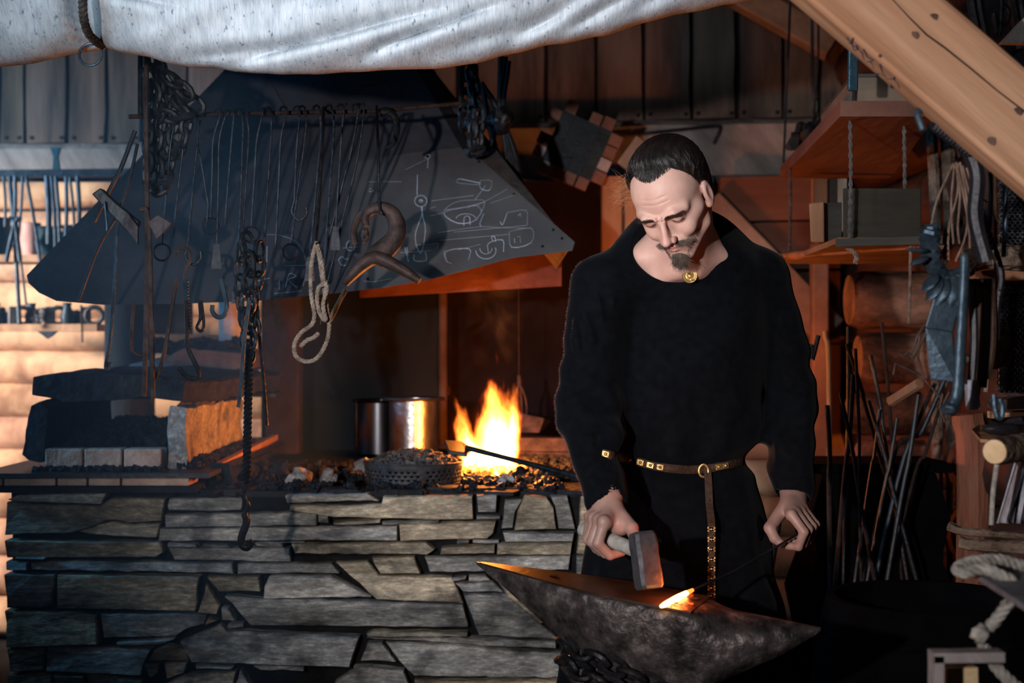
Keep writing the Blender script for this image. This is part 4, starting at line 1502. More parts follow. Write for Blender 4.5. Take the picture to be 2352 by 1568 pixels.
# ------------------------------------------------------------------ tangled chains left of the hood
for i, (pts, lk) in enumerate([
    (PP([(345, 120), (350, 200), (352, 300), (350, 400)], 3.38), 0.05), (PP([(350, 130), (385, 190), (425, 225), (465, 252)], 3.40), 0.06),
    (PP([(362, 150), (372, 230), (362, 330), (372, 430)], 3.37), 0.045), (PP([(340, 160), (368, 260), (395, 270), (455, 262)], 3.36), 0.05),
    (PP([(372, 180), (400, 250), (395, 340), (380, 400)], 3.39), 0.045), (PP([(356, 200), (340, 330), (346, 440)], 3.36), 0.045),
    (PP([(400, 225), (430, 270), (420, 330), (395, 380)], 3.38), 0.042), (PP([(335, 420), (360, 440), (385, 420), (400, 385)], 3.37), 0.04),
    (PP([(380, 170), (420, 205), (450, 235)], 3.36), 0.055)]):
    mb = MB()
    mb.chain(pts, lk, 0.0062, 10)
    labs = ['chain hanging straightest against the rail hanger', 'heavy chain swagged up over the edge of the hood', 'chain falling from the awning in the middle of the tangle',
            'chain sagging onto the rail beside the hood', 'chain ending in front of the dark hood corner', 'chain on the outer side of the tangle by the slanting rods',
            'short chain below the swag, nearest the first poker', 'small looped chain at the foot of the tangle', 'short heavy chain doubled over the swag']
    tag(mb.build('hanging_chain', m_steel, smooth=True), labs[i], 'chain', 'chains tangled at the end of the rail')

# flat irons bundle and chains right of the hood
labs = ['chain hanging closest to the hood edge below the awning', 'second chain below the awning, beside the first near the hood edge', 'longest chain of the three near the hood edge']
for i, pts in enumerate([PP([(1072, 150), (1070, 220), (1062, 300)], 4.0), PP([(1090, 150), (1088, 230), (1082, 300)], 4.0), PP([(1080, 160), (1100, 260), (1098, 345), (1088, 350), (1086, 270)], 3.98)]):
    mb = MB()
    mb.chain(pts, 0.05, 0.0065, 10)
    tag(mb.build('hanging_chain', m_steel, smooth=True), labs[i], 'chain', 'chains hanging near the hood edge')
fan = [((1105, 190), (1150, 270), (1175, 440)), ((1108, 200), (1125, 290), (1160, 420)), ((1160, 130), (1150, 270), (1205, 470)), ((1150, 130), (1152, 270), (1190, 450)), ((1168, 140), (1158, 280), (1215, 480)),
       ((1095, 230), (1105, 330), (1140, 430)), ((1145, 270), (1130, 340), (1150, 400)), ((1155, 280), (1170, 350), (1180, 460)), ((1160, 290), (1185, 360), (1198, 470))]
for i, pts in enumerate(fan):
    rodthing('hanging_tongs_rein', PP(pts, 4.15), 0.0085, m_steel, '%s of the black iron rods fanned out right beside the hood' % ORD[i], 'rod', group='black iron rods beside the hood').name = 'hanging_rod'
mb = MB()
mb.rock(P(1150, 275, 4.13), 0.035, 4, 2, 0.6)
tag(mb.build('iron_clasp', m_steel, smooth=True), 'dark iron clasp where the fanned rods are gathered', 'clasp')

# block panel on the beam
bp_ = thing('block_panel', 'square dark gridded plate edged with small wooden blocks, tilted on the grey beam', 'panel', P(1325, 330, 4.9))
Rz = Matrix.Rotation(math.radians(24), 3, 'Y')
cP = P(1325, 335, 4.9)
mb = MB()
mb.box(cP, (0.185, 0.02, 0.185), Rz)
part(mb, 'dark_plate', M('slate_plate', (0.012, 0.016, 0.02), (0.026, 0.032, 0.038), 8, 0.6), bp_)
mb = MB()
for k in (-1, 0, 1):
    mb.box(cP + Rz @ Vector((k * 0.046, -0.011, 0)), (0.003, 0.003, 0.18), Rz)
    mb.box(cP + Rz @ Vector((0, -0.011, k * 0.046)), (0.18, 0.003, 0.003), Rz)
part(mb, 'grid_lines', m_iron, bp_).name = 'grid_frame'
k = 0
for sd in range(4):
    Rs = Rz @ Matrix.Rotation(sd * PI / 2, 3, 'Y')
    for j in range(4):
        if (sd, j) in ((0, 1), (3, 2)):
            continue
        mb = MB()
        mb.box(cP + Rs @ Vector((-0.069 + j * 0.046, 0.005, 0.11 + jit(.004))), (0.040, 0.03, 0.046), Rs)
        part(mb, 'edge_block', [M('block_wood', (0.09, 0.04, 0.03), (0.17, 0.085, 0.062), 9, 0.7), M('block_pale', (0.20, 0.18, 0.18), (0.30, 0.27, 0.27), 9, 0.6)][(sd * 3 + j) % 4 == 1], bp_)
        k += 1
mb = MB()
mb.bar(P(1440, 330, 4.8), P(1440, 398, 4.8), 0.09, 0.02, (0, 1, 0))
o = mb.build('loose_board', m_board_grey)
mb = MB()
q = PP([(1418, 372), (1462, 312), (1500, 340), (1452, 400)], 4.9)
mb.hull8(q, [v + Vector((0, .02, 0)) for v in q])
bpy.data.objects.remove(o)
tag(mb.build('loose_board', M('loose_board_wood', (0.12, 0.10, 0.085), (0.2, 0.17, 0.15), 8, 0.8)), 'small grey board leaning on the beam beside the head', 'board')

# ------------------------------------------------------------------ rolled awning
bot = [(-260, 160), (-120, 155), (0, 147), (60, 141), (110, 130), (160, 114), (200, 101), (222, 97), (240, 104), (280, 116), (330, 124), (390, 140), (440, 148), (490, 150), (540, 158), (600, 166), (650, 170), (720, 168), (800, 160),
       (900, 157), (1000, 152), (1090, 140), (1180, 116), (1280, 96), (1380, 78), (1480, 46), (1580, 22), (1690, -2), (1800, -30), (1950, -60)]


def botf(px):
    for (a, ya), (b, yb) in zip(bot[:-1], bot[1:]):
        if a <= px <= b:
            t = (px - a) / (b - a)
            t = t * t * (3 - 2 * t) * 0.5 + t * 0.5
            return ya + (yb - ya) * t
    return bot[-1][1]


NU, NV = 460, 190
vs, fs = [], []
DC = 2.80
for i in range(NU + 1):
    px = -260 + 2210 * i / NU
    yb = botf(px)
    pin = math.exp(-((px - 205) / 26.0) ** 2)
    for j in range(NV + 1):
        v = j / NV
        # angle around the roll: 0 top front, pi bottom, continuing behind
        ang = v * 1.32 * PI
        top = -230
        h = (yb - top)
        rr = h / 2
        y = top + rr * (1 - math.cos(min(ang, PI))) if ang <= PI else yb - rr * (1 - math.cos(ang - PI)) * 0.8
        bulge = (0.13 - 0.05 * pin) * math.sin(ang)
        xx = px
        s1 = math.sin((px * 0.0052 + y * 0.018) * 2.2 + 1.4 * noise.noise(Vector((px * 0.004, y * 0.01, 0))))
        f = 0.010 * noise.noise(Vector((px * 0.006, y * 0.02, 3))) + 0.007 * max(0, s1) ** 3
        # long diagonal folds at the lower middle
        for (x0, y0, x1, y1, dep, wd) in ((560, 150, 960, 60, 0.022, 9), (880, 125, 1120, 45, 0.026, 8), (430, 140, 700, 118, 0.012, 8), (1180, 100, 1330, 20, 0.018, 11), (1290, 82, 1450, 5, 0.020, 10),
                                          (250, 6, 420, 40, 0.014, 8), (1010, 130, 1260, 60, 0.010, 10), (120, 135, 215, 85, 0.012, 9), (1400, 60, 1560, -20, 0.016, 12), (700, 40, 1000, -60, 0.014, 14)):
            wd *= 1.5
            ux, uy = x1 - x0, y1 - y0
            Lq = math.hypot(ux, uy)
            tt = ((px - x0) * ux + (y - y0) * uy) / Lq / Lq
            dd = ((px - x0) * uy - (y - y0) * ux) / Lq
            if -0.25 < tt < 1.25:
                en = math.sin(PI * (tt + 0.25) / 1.5)
                f -= 1.35 * dep * en * (math.exp(-(dd / wd) ** 2) - 0.55 * math.exp(-((dd + wd * 2.2) / (wd * 1.6)) ** 2))
        pinch = 0.035 * pin
        d = DC - bulge - f + pinch + (0.006 * pin * math.sin(y * 0.35))
        vs.append(P(xx, y, DC) + Vector((0, d - DC, 0)))
for i in range(NU):
    for j in range(NV):
        a = i * (NV + 1) + j
        fs.append((a, a + NV + 1, a + NV + 2, a + 1))
mb = MB()
mb.add(vs, fs)
m_canvas = M('awning_canvas', (0.31, 0.345, 0.375), (0.49, 0.52, 0.545), 16, 0.9, 0, 0.0, stretch=(3.0, 1, 0.45), lo=0.25, hi=0.6)
nt = m_canvas.node_tree
bs = nt.nodes['Principled BSDF']
tc = nt.nodes.new('ShaderNodeTexCoord')
mpx = nt.nodes.new('ShaderNodeMapping')
mpx.inputs['Scale'].default_value = (6.0, 1, 0.5)
nt.links.new(tc.outputs['Object'], mpx.inputs[0])
nw = nt.nodes.new('ShaderNodeTexNoise')
nw.inputs['Scale'].default_value = 60
nw.inputs['Detail'].default_value = 4
nt.links.new(mpx.outputs[0], nw.inputs['Vector'])
ns_ = nt.nodes.new('ShaderNodeTexNoise')
ns_.inputs['Scale'].default_value = 95
ns_.inputs['Detail'].default_value = 3
mp2 = nt.nodes.new('ShaderNodeMapping')
mp2.inputs['Scale'].default_value = (1.6, 1, 0.6)
nt.links.new(tc.outputs['Object'], mp2.inputs[0])
nt.links.new(mp2.outputs[0], ns_.inputs['Vector'])
speck = ramp(nt, ns_.outputs[0], [(0.29, (0.35, 0.40, 0.48)), (0.37, (1, 1, 1))])
weave = ramp(nt, nw.outputs[0], [(0.3, (0.72, 0.74, 0.78)), (0.6, (1, 1, 1))])
old = bs.inputs['Base Color'].links[0].from_socket
for s_ in (speck, weave):
    mx = nt.nodes.new('ShaderNodeMix')
    mx.data_type = 'RGBA'
    mx.blend_type = 'MULTIPLY'
    mx.inputs['Factor'].default_value = 1
    nt.links.new(old, mx.inputs['A'])
    nt.links.new(s_, mx.inputs['B'])
    old = mx.outputs['Result']
nt.links.new(old, bs.inputs['Base Color'])
bp = nt.nodes.new('ShaderNodeBump')
bp.inputs['Strength'].default_value = 0.35
bp.inputs['Distance'].default_value = 0.002
nt.links.new(nw.outputs[0], bp.inputs['Height'])
nt.links.new(bp.outputs[0], bs.inputs['Normal'])
aw = thing('rolled_awning', 'pale coarse linen awning rolled up along the top of the forge opening', 'awning', P(700, -100, DC))
o = part(mb, 'canvas', m_canvas, aw, smooth=True)
o.modifiers.new('t', 'SOLIDIFY').thickness = 0.003
mb = MB()
rope(mb, [P(188, -150, 2.62), P(189, -60, 2.60), P(190, 0, 2.615), P(192, 40, 2.64), P(203, 76, 2.70), P(222, 96, 2.76), P(234, 103, 2.80), P(225, 98, 2.86)], 0.0085, pitch=0.03)
part(mb, 'tie_rope', M('dark_rope', (0.02, 0.018, 0.018), (0.06, 0.05, 0.045), 60, 0.9), aw, smooth=True)
mb = MB()
cr = P(208, 125, 2.80)
mb.tube([cr + Vector((0.0225 * math.cos(a), 0.004 * math.sin(a), 0.0225 * math.sin(a))) for a in [2 * PI * k / 32 for k in range(32)]], 0.0028, 8, closed=True)
tag(mb.build('iron_ring', m_iron_blue, smooth=True), 'small iron ring hanging under the tied awning', 'ring')

# ------------------------------------------------------------------ big diagonal timber at the right
bt = thing('slanting_timber', 'massive planed pine timber crossing the upper corner diagonally', 'beam', P(2150, 200, 2.3))
def ln(x, x0, y0, sl):
    return (x, y0 + (x - x0) * sl)
xa, xb = 1560, 3100
f0 = [P(*ln(xa - 30, 1808, 0, .853), 2.29), P(*ln(xa + 20, 1860, 0, .866), 2.22), P(*ln(xa + 300, 2175, 0, .864), 2.26), P(*ln(xa + 330, 2175, 0, .864), 2.42)]
f1 = [P(*ln(xb - 30, 1808, 0, .853), 2.29), P(*ln(xb + 20, 1860, 0, .866), 2.22), P(*ln(xb + 300, 2175, 0, .864), 2.26), P(*ln(xb + 330, 2175, 0, .864), 2.42)]
mb = MB()
mb.hull8(f0, f1)
part(mb, 'timber_body', m_pine, bt, bevel=0.008)


def FP(x, y, off=0.001):
    """a spot on the broad face of the timber"""
    yl = (x - 1860) * .866
    yu = (x - 2175) * .864
    t = (yl - y) / (yl - yu)
    d = 2.22 + 0.04 * t
    return P(x, y, d - off)


mb = MB()
mb.tube([FP(*q) for q in [(1980, -70), (2053, 2), (2090, 42), (2128, 80), (2170, 110), (2230, 158), (2290, 208), (2340, 246), (2400, 290)]], [0.0008, 0.0015, 0.0022, 0.003, 0.003, 0.0028, 0.002, 0.0025, 0.002], 6, flat=0.4)
part(mb, 'drying_crack', m_joint, bt)
m_knot = M('knot', (0.05, 0.03, 0.025), (0.12, 0.07, 0.05), 30, 0.7)
for (x, y, r) in [(2101, 83, 0.0075), (2145, 40, 0.007), (2338, 258, 0.008), (2022, 128, 0.003), (2276, 326, 0.008)]:
    mb = MB()
    mb.rock(FP(x, y, 0.0), r, x, 2, 0.3, (1, 0.12, 1))
    part(mb, 'knot', m_knot, bt, smooth=True)
mb = MB()


def SP(x, y):
    """a spot on the narrow lower face"""
    ya = (x - 1808) * .853
    yb_ = (x - 1860) * .866
    t = (ya - y) / (ya - yb_)
    return P(x, y, 2.29 - 0.07 * t - 0.002)


sc3 = 0.1914
for l in [[(0, 620), (40, 730)], [(20, 590), (70, 680), (140, 720)], [(60, 740), (110, 740)], [(110, 730), (160, 830), (210, 880)], [(110, 790), (160, 830)], [(220, 770), (250, 860), (300, 940), (360, 1010), (380, 1060)],
          [(180, 890), (230, 880), (300, 910)], [(300, 940), (390, 950), (440, 1010), (455, 1050)], [(390, 920), (395, 960)], [(360, 1010), (350, 1050)], [(-100, 540), (-40, 590), (10, 640)], [(-90, 600), (-40, 590), (-60, 540)],
          [(-180, 450), (-120, 520), (-90, 600)], [(-150, 520), (-120, 520), (-110, 460)]]:
    mb.tube([SP(1980 + x * sc3, y * sc3) for x, y in l], 0.0018, 6, flat=0.6)
part(mb, 'scratched_mark', m_ink, bt)
# ------------------------------------------------------------------ anvil
AL, AR = Vector((-0.068, 2.744, 0.875)), Vector((0.546, 2.515, 0.795))
ax = (AR - AL)
an = Vector((ax.y, -ax.x, 0)).normalized()      # towards the camera side
if an.y > 0:
    an = -an
anv = thing('anvil', 'large worn steel anvil with flat taper and round horn, chain around its waist', 'anvil', (0.22, 2.64, 0.55))
SEC = [(0.0, 0.003, 0.004, 0), (0.03, 0.009, 0.014, 0), (0.1, 0.024, 0.038, 0), (0.2, 0.046, 0.075, 0), (0.3, 0.067, 0.112, 0), (0.36, 0.078, 0.135, 0), (0.42, 0.084, 0.155, 0), (0.5, 0.086, 0.165, 0),
       (0.58, 0.086, 0.165, 0), (0.66, 0.086, 0.155, 0.0), (0.685, 0.084, 0.148, 0.15), (0.72, 0.078, 0.135, 0.6), (0.76, 0.070, 0.120, 1), (0.82, 0.056, 0.095, 1), (0.88, 0.041, 0.070, 1), (0.94, 0.024, 0.041, 1), (0.985, 0.009, 0.016, 1), (1.0, 0.003, 0.006, 1)]
rings = []
NSEC = 32
fine = []
for a, b in zip(SEC[:-1], SEC[1:]):
    for k in range(5):
        t = k / 5
        fine.append(tuple(a[i] + (b[i] - a[i]) * t for i in range(4)))
fine.append(SEC[-1])
vs, fs = [], []
for (s_, hw, dep, rd_) in fine:
    c = AL + ax * s_
    for k in range(NSEC):
        th = 2 * PI * k / NSEC
        cx, cy = math.cos(th), math.sin(th)
        e = 0.18
        sx_, sy_ = math.copysign(abs(cx) ** e, cx), math.copysign(abs(cy) ** e, cy)
        qx = sx_ * (1 - rd_) + cx * rd_
        qy = sy_ * (1 - rd_) + cy * rd_
        # under the body the section narrows like a keel
        dn = (1 - qy) / 2
        wd = hw * (1 - 0.30 * dn * dn * (1 - rd_))
        z = -dn * dep
        nz_ = 0.0025 * noise.noise(Vector((s_ * 25, th * 3, 0))) if dn > 0.04 else 0
        v = c + an * (qx * wd + nz_ * (1 if qx > 0 else -1)) + Vector((0, 0, z))
        if abs(qx) > .97 and dn < .06 and .25 < s_ < .68:
            v += an * 0.002 * noise.noise(Vector((s_ * 90, 1, 0)))
        vs.append(v)
M_ = len(fine)
for i in range(M_ - 1):
    for k in range(NSEC):
        fs.append((i * NSEC + k, i * NSEC + (k + 1) % NSEC, (i + 1) * NSEC + (k + 1) % NSEC, (i + 1) * NSEC + k))
fs += [tuple(range(NSEC)), tuple(range((M_ - 1) * NSEC, M_ * NSEC))[::-1]]
mb = MB()
mb.add(vs, fs)
part(mb, 'anvil_body', m_anvil, anv, smooth=True)
# face plate: a thin hardened top
mb = MB()
top, bt_ = [], []
for s_ in [0.012, 0.1, 0.2, 0.3, 0.36, 0.42, 0.5, 0.58, 0.672]:
    hw = np.interp(s_, [q[0] for q in SEC], [q[1] for q in SEC])
    top.append((s_, hw * 0.96))
for s_, hw in top:
    pass
l1 = [AL + ax * s_ + an * hw + Vector((0, 0, 0.0012)) for s_, hw in top] + [AL + ax * s_ - an * hw + Vector((0, 0, 0.0012)) for s_, hw in top[::-1]]
mb.hull8(l1[::-1], [v - Vector((0, 0, 0.004)) for v in l1[::-1]])
part(mb, 'face_plate', m_anvil_top, anv)
mb = MB()
ca = AL + ax * 0.24 + Vector((0, 0, 0.0022))
mb.lathe(ca, [(0.011, 0), (0, 0.0001)], 20)
part(mb, 'hardy_hole', m_joint, anv)
mb = MB()
mb.lathe(AL + ax * 0.64 - an * 0.03 + Vector((0, 0, 0.0022)), [(0.010, 0), (0, 0.0001)], 20)
part(mb, 'pritchel_hole', m_joint, anv)
# waist and feet
mb = MB()
cw = AL + ax * 0.5
ux = Vector((ax.x, ax.y, 0)).normalized()
vs, fs = [], []
prof = [(0.70, 0.155, 0.060), (0.66, 0.125, 0.052), (0.62, 0.115, 0.050), (0.59, 0.13, 0.065), (0.57, 0.17, 0.09), (0.55, 0.17, 0.095)]
for (z, lx, wy) in prof:
    for k in range(24):
        th = 2 * PI * k / 24
        e = 0.4
        q = cw + ux * math.copysign(abs(math.cos(th)) ** e, math.cos(th)) * lx + an * math.copysign(abs(math.sin(th)) ** e, math.sin(th)) * wy
        vs.append(Vector((q.x, q.y, z)))
for i in range(len(prof) - 1):
    for k in range(24):
        fs.append((i * 24 + k, i * 24 + (k + 1) % 24, (i + 1) * 24 + (k + 1) % 24, (i + 1) * 24 + k))
fs.append(tuple(range(120, 144)))
mb.add(vs, fs)
part(mb, 'waist', m_anvil, anv, smooth=True)
mb = MB()
mb.lathe((cw.x, cw.y - 0.02, 0), [(0.20, 0), (0.195, 0.25), (0.19, 0.54), (0.18, 0.549), (0, 0.549)], 40)
tag(mb.build('anvil_stump', m_bark, smooth=True), 'thick wooden stump carrying the anvil', 'stump')
mb = MB()
pts = [Vector((cw.x, cw.y, 0)) + ux * math.cos(a) * 0.145 + an * math.sin(a) * 0.085 + Vector((0, 0, 0.69 - 0.05 * math.cos(a * 1.0 + .3))) for a in [0.3 + 2.9 * k / 30 for k in range(31)]]
mb.chain(pts, 0.05, 0.006, 12)
tag(mb.build('anvil_chain', m_iron, smooth=True), 'rusty chain wrapped about the waist of the anvil', 'chain')
mb = MB()
mb.chain([p - Vector((0, 0, 0.035)) + an * 0.006 for p in pts], 0.05, 0.006, 12)
tag(mb.build('anvil_chain', m_iron, smooth=True), 'lower turn of rusty chain around the anvil waist', 'chain')

# hot iron bar on the anvil
ht = thing('hot_iron_bar', 'thin iron bar with a white hot tip resting on the anvil face', 'bar', P(1550, 1378, 2.5))


def on_anvil(px, py, lift=0.0):
    """where the sight line through a picture spot meets the tilted anvil top"""
    nrm = ax.cross(an).normalized()
    dirv = P(px, py, 1.0) - Vector((0, 0, CZ))
    o = Vector((0, 0, CZ))
    t = (AL + Vector((0, 0, lift)) - o).dot(nrm) / dirv.dot(nrm)
    return o + dirv * t


h0, h1 = on_anvil(1519, 1392, 0.007), on_anvil(1588, 1356, 0.007)
mb = MB()
dv = h1 - h0
mb.tube([h0, h0 + dv * 0.12, h0 + dv * 0.5, h0 + dv * 0.82], [0.003, 0.005, 0.0062, 0.005], 10)
part(mb, 'hot_tip', m_hot, ht, smooth=True)
mb = MB()
mb.tube([h0 + dv * 0.82, h1 + dv * 0.04], [0.005, 0.0035], 8)
part(mb, 'red_end', emit('red_iron', (1.0, 0.10, 0.012), 6), ht, smooth=True)
mb = MB()
mb.tube([h1 + dv * 0.02, P(1690, 1310, 2.80), P(1800, 1246, 2.93), P(1850, 1215, 3.03)], 0.0028, 8)
part(mb, 'cold_rod', m_steel, ht, smooth=True)
light('hot_iron_glow', 'POINT', (h0 + dv * 0.5) + Vector((0, 0, 0.03)), None, 1.1, (1.0, 0.16, 0.03), shadow_soft_size=0.02)
# bits of glowing scale
for i in range(9):
    mb = MB()
    p = on_anvil(1545 + random.uniform(-5, 50), 1385 + random.uniform(-10, 14), 0.004)
    mb.rock(p, random.uniform(0.0012, 0.0028), i, 1, 1.2, (1.8, 1, 0.6))
    tag(mb.build('glowing_scale', m_warm), 'tiny red flake of hot scale beside the hot iron on the anvil', 'scale', 'glowing scale flakes on the anvil')

# ------------------------------------------------------------------ shelves hung at the right
def shelf(z, x0, x1, y0, y1, th):
    pass


up = thing('rope_shelf', 'upper wooden shelf board hung on ropes below the slanting timber', 'shelf', (0.98, 3.9, 1.83))
mb = MB()
zt = 1.822
q = [P(1930, 262, 3.3), P(2150, 250, 3.3), P(2045, 405, 4.55), P(1792, 408, 4.55)]
q = [Vector((v.x, v.y, zt)) for v in q]
mb.hull8(q, [v + Vector((0, 0, 0.036)) for v in q])
part(mb, 'board', M('shelf_wood', (0.07, 0.032, 0.024), (0.13, 0.062, 0.045), 5, 0.75, 0, 0.3, 20, stretch=(1, 0.2, 1)), up)
mb = MB()
for (x, y, yb, d) in [(1953, 292, 432, 3.36), (2077, 288, 425, 3.45), (1815, 412, 548, 4.3)]:
    pass
ropes_ = [(1953, 270, 545, 3.36, 'cord'), (2077, 262, 545, 3.45, 'cord'), (1815, 405, 590, 4.3, 'cord')]
for (x, y, yb, d, nm) in ropes_:
    mb = MB()
    a = P(x, y, d)
    b = P(x - 2, yb, d)
    a.z = zt
    rope(mb, [a, (a + b) / 2 + Vector((0.002, 0, 0)), b], 0.0055, strands=2, pitch=0.02)
    part(mb, 'cord', M('grey_cord', (0.045, 0.04, 0.038), (0.10, 0.09, 0.085), 60, 0.9), up, smooth=True)
for (x, y, d) in [(1960, 268, 3.36), (2085, 262, 3.45), (1800, 402, 4.45)]:
    mb = MB()
    a = Vector((P(x, y, d).x, d, zt + 0.036))
    mb.tube([a, Vector((a.x + 0.06, d, 3.32))], 0.004, 6)
    part(mb, 'cord', m_steel, up)
bx = thing('wooden_box', 'pale wooden box with one orange lit end standing on the upper shelf', 'box', (1.0, 3.6, 1.858))
mb = MB()
q = [P(1957, 256, 3.38), P(2118, 244, 3.38), P(2080, 300, 3.95), P(1886, 300, 3.95)]
q = [Vector((v.x, v.y, zt + 0.037)) for v in q]
tp = [v + Vector((0, 0, 0.068)) for v in q]
mb.hull8(q, tp)
part(mb, 'body', M('box_pine', (0.09, 0.07, 0.05), (0.16, 0.12, 0.09), 6, 0.7, 0, 0.3, 18, stretch=(0.2, 1, 1)), bx)
mb = MB()
cen = sum(tp, Vector()) / 4
l2 = [cen + (v - cen) * 1.015 for v in tp]
mb.hull8(l2, [v + Vector((0, 0, 0.008)) for v in l2])
part(mb, 'lid', m_board_grey, bx)
mb = MB()
q = PP([(1954, -250), (1978, -250), (1972, 208), (1948, 208)], 3.1)
mb.hull8(q, [v + Vector((0, .012, 0)) for v in q])
tag(mb.build('flat_iron', M('blue_steel', (0.015, 0.035, 0.05), (0.03, 0.06, 0.08), 9, 0.4, 0.4), bevel=0.004), 'dark bluish flat blade hanging over the end of the wooden box', 'blade')
mb = MB()
mb.tube([P(1866, 330, 4.75), P(1880, 120, 4.75), P(1880, -600, 4.75)], 0.004, 6)
mb.rock(P(1852, 325, 4.75), 0.055, 5, 3, 0.8, (1, .7, 1.0))
mb.rock(P(1878, 300, 4.75), 0.035, 8, 3, 0.8)
tag(mb.build('dark_bundle', m_soot_stone, smooth=True), 'dark shapeless bundle hanging at the end of the grey beam', 'bundle')
rodthing('thin_strap', [P(1866, -540, 4.9), P(1866, 150, 4.9), P(1876, 232, 4.9), P(1872, 268, 4.9), P(1862, 300, 4.85)], 0.006, m_steel, 'thin iron strap with crosspiece on the corner boards', 'strap')

lo = thing('stick_shelf', 'lower rope hung shelf of rough boards with a peeled stick along its front', 'shelf', (0.95, 3.8, 1.5))
zs = 1.535
mb = MB()
q = [P(1925, 552, 3.40), P(2160, 545, 3.40), P(2110, 590, 4.3), P(1800, 592, 4.3)]
q = [Vector((v.x, v.y, zs)) for v in q]
mb.hull8(q, [v + Vector((0, 0, 0.014)) for v in q])
part(mb, 'board', M('shelf_wood_lower', (0.10, 0.055, 0.03), (0.20, 0.11, 0.06), 6, 0.8, 0, 0.3), lo)
mb = MB()
q = [P(1922, 548, 3.37), P(2165, 541, 3.37), P(2165, 560, 3.37), P(1922, 566, 3.37)]
mb.hull8(q, [v + Vector((0, .012, 0)) for v in q])
part(mb, 'front_strip', m_board_grey, lo)
mb = MB()
st = [P(1752, 589, 4.2), P(1800, 588, 4.1), P(1860, 582, 3.9), P(1960, 572, 3.7), P(2160, 562, 3.42)]
mb.tube(spline(st, 5), [0.011 + 0.002 * math.sin(k) for k in range(21)], 10)
part(mb, 'peeled_stick', m_pine_warm, lo, smooth=True)
mb = MB()
rope(mb, PP([(1790, 585), (1800, 600), (1795, 615), (1802, 650)], 4.05), 0.006)
part(mb, 'knot', m_rope, lo, smooth=True)
mb = MB()
rope(mb, PP([(1945, 568), (1960, 578), (1968, 590), (1964, 604)], 3.6), 0.006)
part(mb, 'knot', m_rope, lo, smooth=True)
bx = thing('dark_crate', 'dark weathered wooden crate standing on the lower rope shelf', 'crate', (0.85, 3.6, zs + .014))
q = [P(1936, 550, 3.42), P(2116, 546, 3.42), P(2110, 552, 3.72), P(1948, 552, 3.72)]
q = [Vector((v.x, v.y, zs + 0.015)) for v in q]
hz = P(0, 432, 3.42).z - zs - 0.015
mb = MB()
mb.hull8(q, [v + Vector((0, 0, hz)) for v in q])
part(mb, 'crate_body', M('crate_wood', (0.012, 0.0105, 0.008), (0.036, 0.031, 0.024), 7, 0.8, 0, 0.6, 30, stretch=(0.12, 1, 1)), bx, bevel=0.003)
mb = MB()
q = PP([(1858, 467), (1892, 463), (1893, 556), (1862, 556)], 3.7)
mb.hull8(q, [v + Vector((0.03, 0.07, 0)) for v in q])
tag(mb.build('wood_block', m_pine_warm, bevel=0.003), 'small upright pine block, brightly orange on its end face', 'block')
mb = MB()
q = PP([(1897, 465), (1934, 464), (1934, 556), (1899, 556)], 3.75)
mb.hull8(q, [v + Vector((0, 0.07, 0)) for v in q])
tag(mb.build('dark_box', m_board_grey, bevel=0.003), 'narrow grey box between the pine block and the dark crate', 'box')
for i, (x0, x1, mat, lab) in enumerate([(1868, 1900, m_pine_warm, 'short pale upright board behind the pine block'), (1906, 1922, m_board_grey, 'slim grey upright board behind the narrow box'),
                                        (1924, 1945, M('pale_slat', (0.3, 0.26, 0.2), (0.4, 0.35, 0.28), 8), 'pale upright slat beside the dark crate')]):
    mb = MB()
    q = PP([(x0, 410), (x1, 410), (x1, 530), (x0, 530)], 4.4)
    mb.hull8(q, [v + Vector((0, .03, 0)) for v in q])
    tag(mb.build('upright_slat', mat), lab, 'slat')

# red lit boards in the corner
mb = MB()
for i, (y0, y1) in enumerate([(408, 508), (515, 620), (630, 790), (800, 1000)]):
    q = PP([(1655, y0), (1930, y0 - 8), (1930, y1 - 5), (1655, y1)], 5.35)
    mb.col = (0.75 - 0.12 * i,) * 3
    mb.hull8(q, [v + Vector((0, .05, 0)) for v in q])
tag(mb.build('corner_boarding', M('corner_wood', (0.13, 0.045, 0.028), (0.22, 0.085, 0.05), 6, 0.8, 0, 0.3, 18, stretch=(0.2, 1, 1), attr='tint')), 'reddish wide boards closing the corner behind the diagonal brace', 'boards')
# stub logs of the corner, facing the camera
logs = [(622, 756, 4.4), (762, 882, 4.45), (900, 1000, 4.45), (1010, 1110, 4.45), (1120, 1220, 4.45)]
for i, (y0, y1, d) in enumerate(logs):
    mb = MB()
    r = (y1 - y0) / 2 / F * d
    a, b = P(1950 + 20 * (i % 2), (y0 + y1) / 2, d), P(2330, (y0 + y1) / 2, d)
    n = 14
    mb.tube([a + (b - a) * k / n for k in range(n + 1)], [r * (0.86 if k == 0 else 1 + 0.06 * noise.noise(Vector((k, i, 2)))) for k in range(n + 1)], 18)
    o = mb.build('stub_log', M('stub_log_wood', (0.055, 0.03, 0.022), (0.26, 0.13, 0.085), 9, 0.8, 0, 0.9, 26, stretch=(0.4, 1, 1), dist=0.02), smooth=True)
    tag(o, ['topmost', 'second from the top', 'middle', 'fourth from the top', 'lowest'][i] + ' of the thick reddish log ends behind the hanging iron plate', 'log', 'log ends in the corner')
for i, (x0, x1) in enumerate([(2128, 2160), (2165, 2195), (2200, 2238), (2240, 2262)]):
    rodthing('bark_pole', [P(x0 + 10, 280 + 20 * i, 4.2), P(x1 - 10, 600, 4.2), P(x1 - 5 + 4 * i, 1795, 4.2)], 0.017 + 0.004 * (i % 2), m_bark,
             '%s of the dark bark covered poles upright behind the bundle of wires' % ORD[i], 'pole', group='bark covered poles')
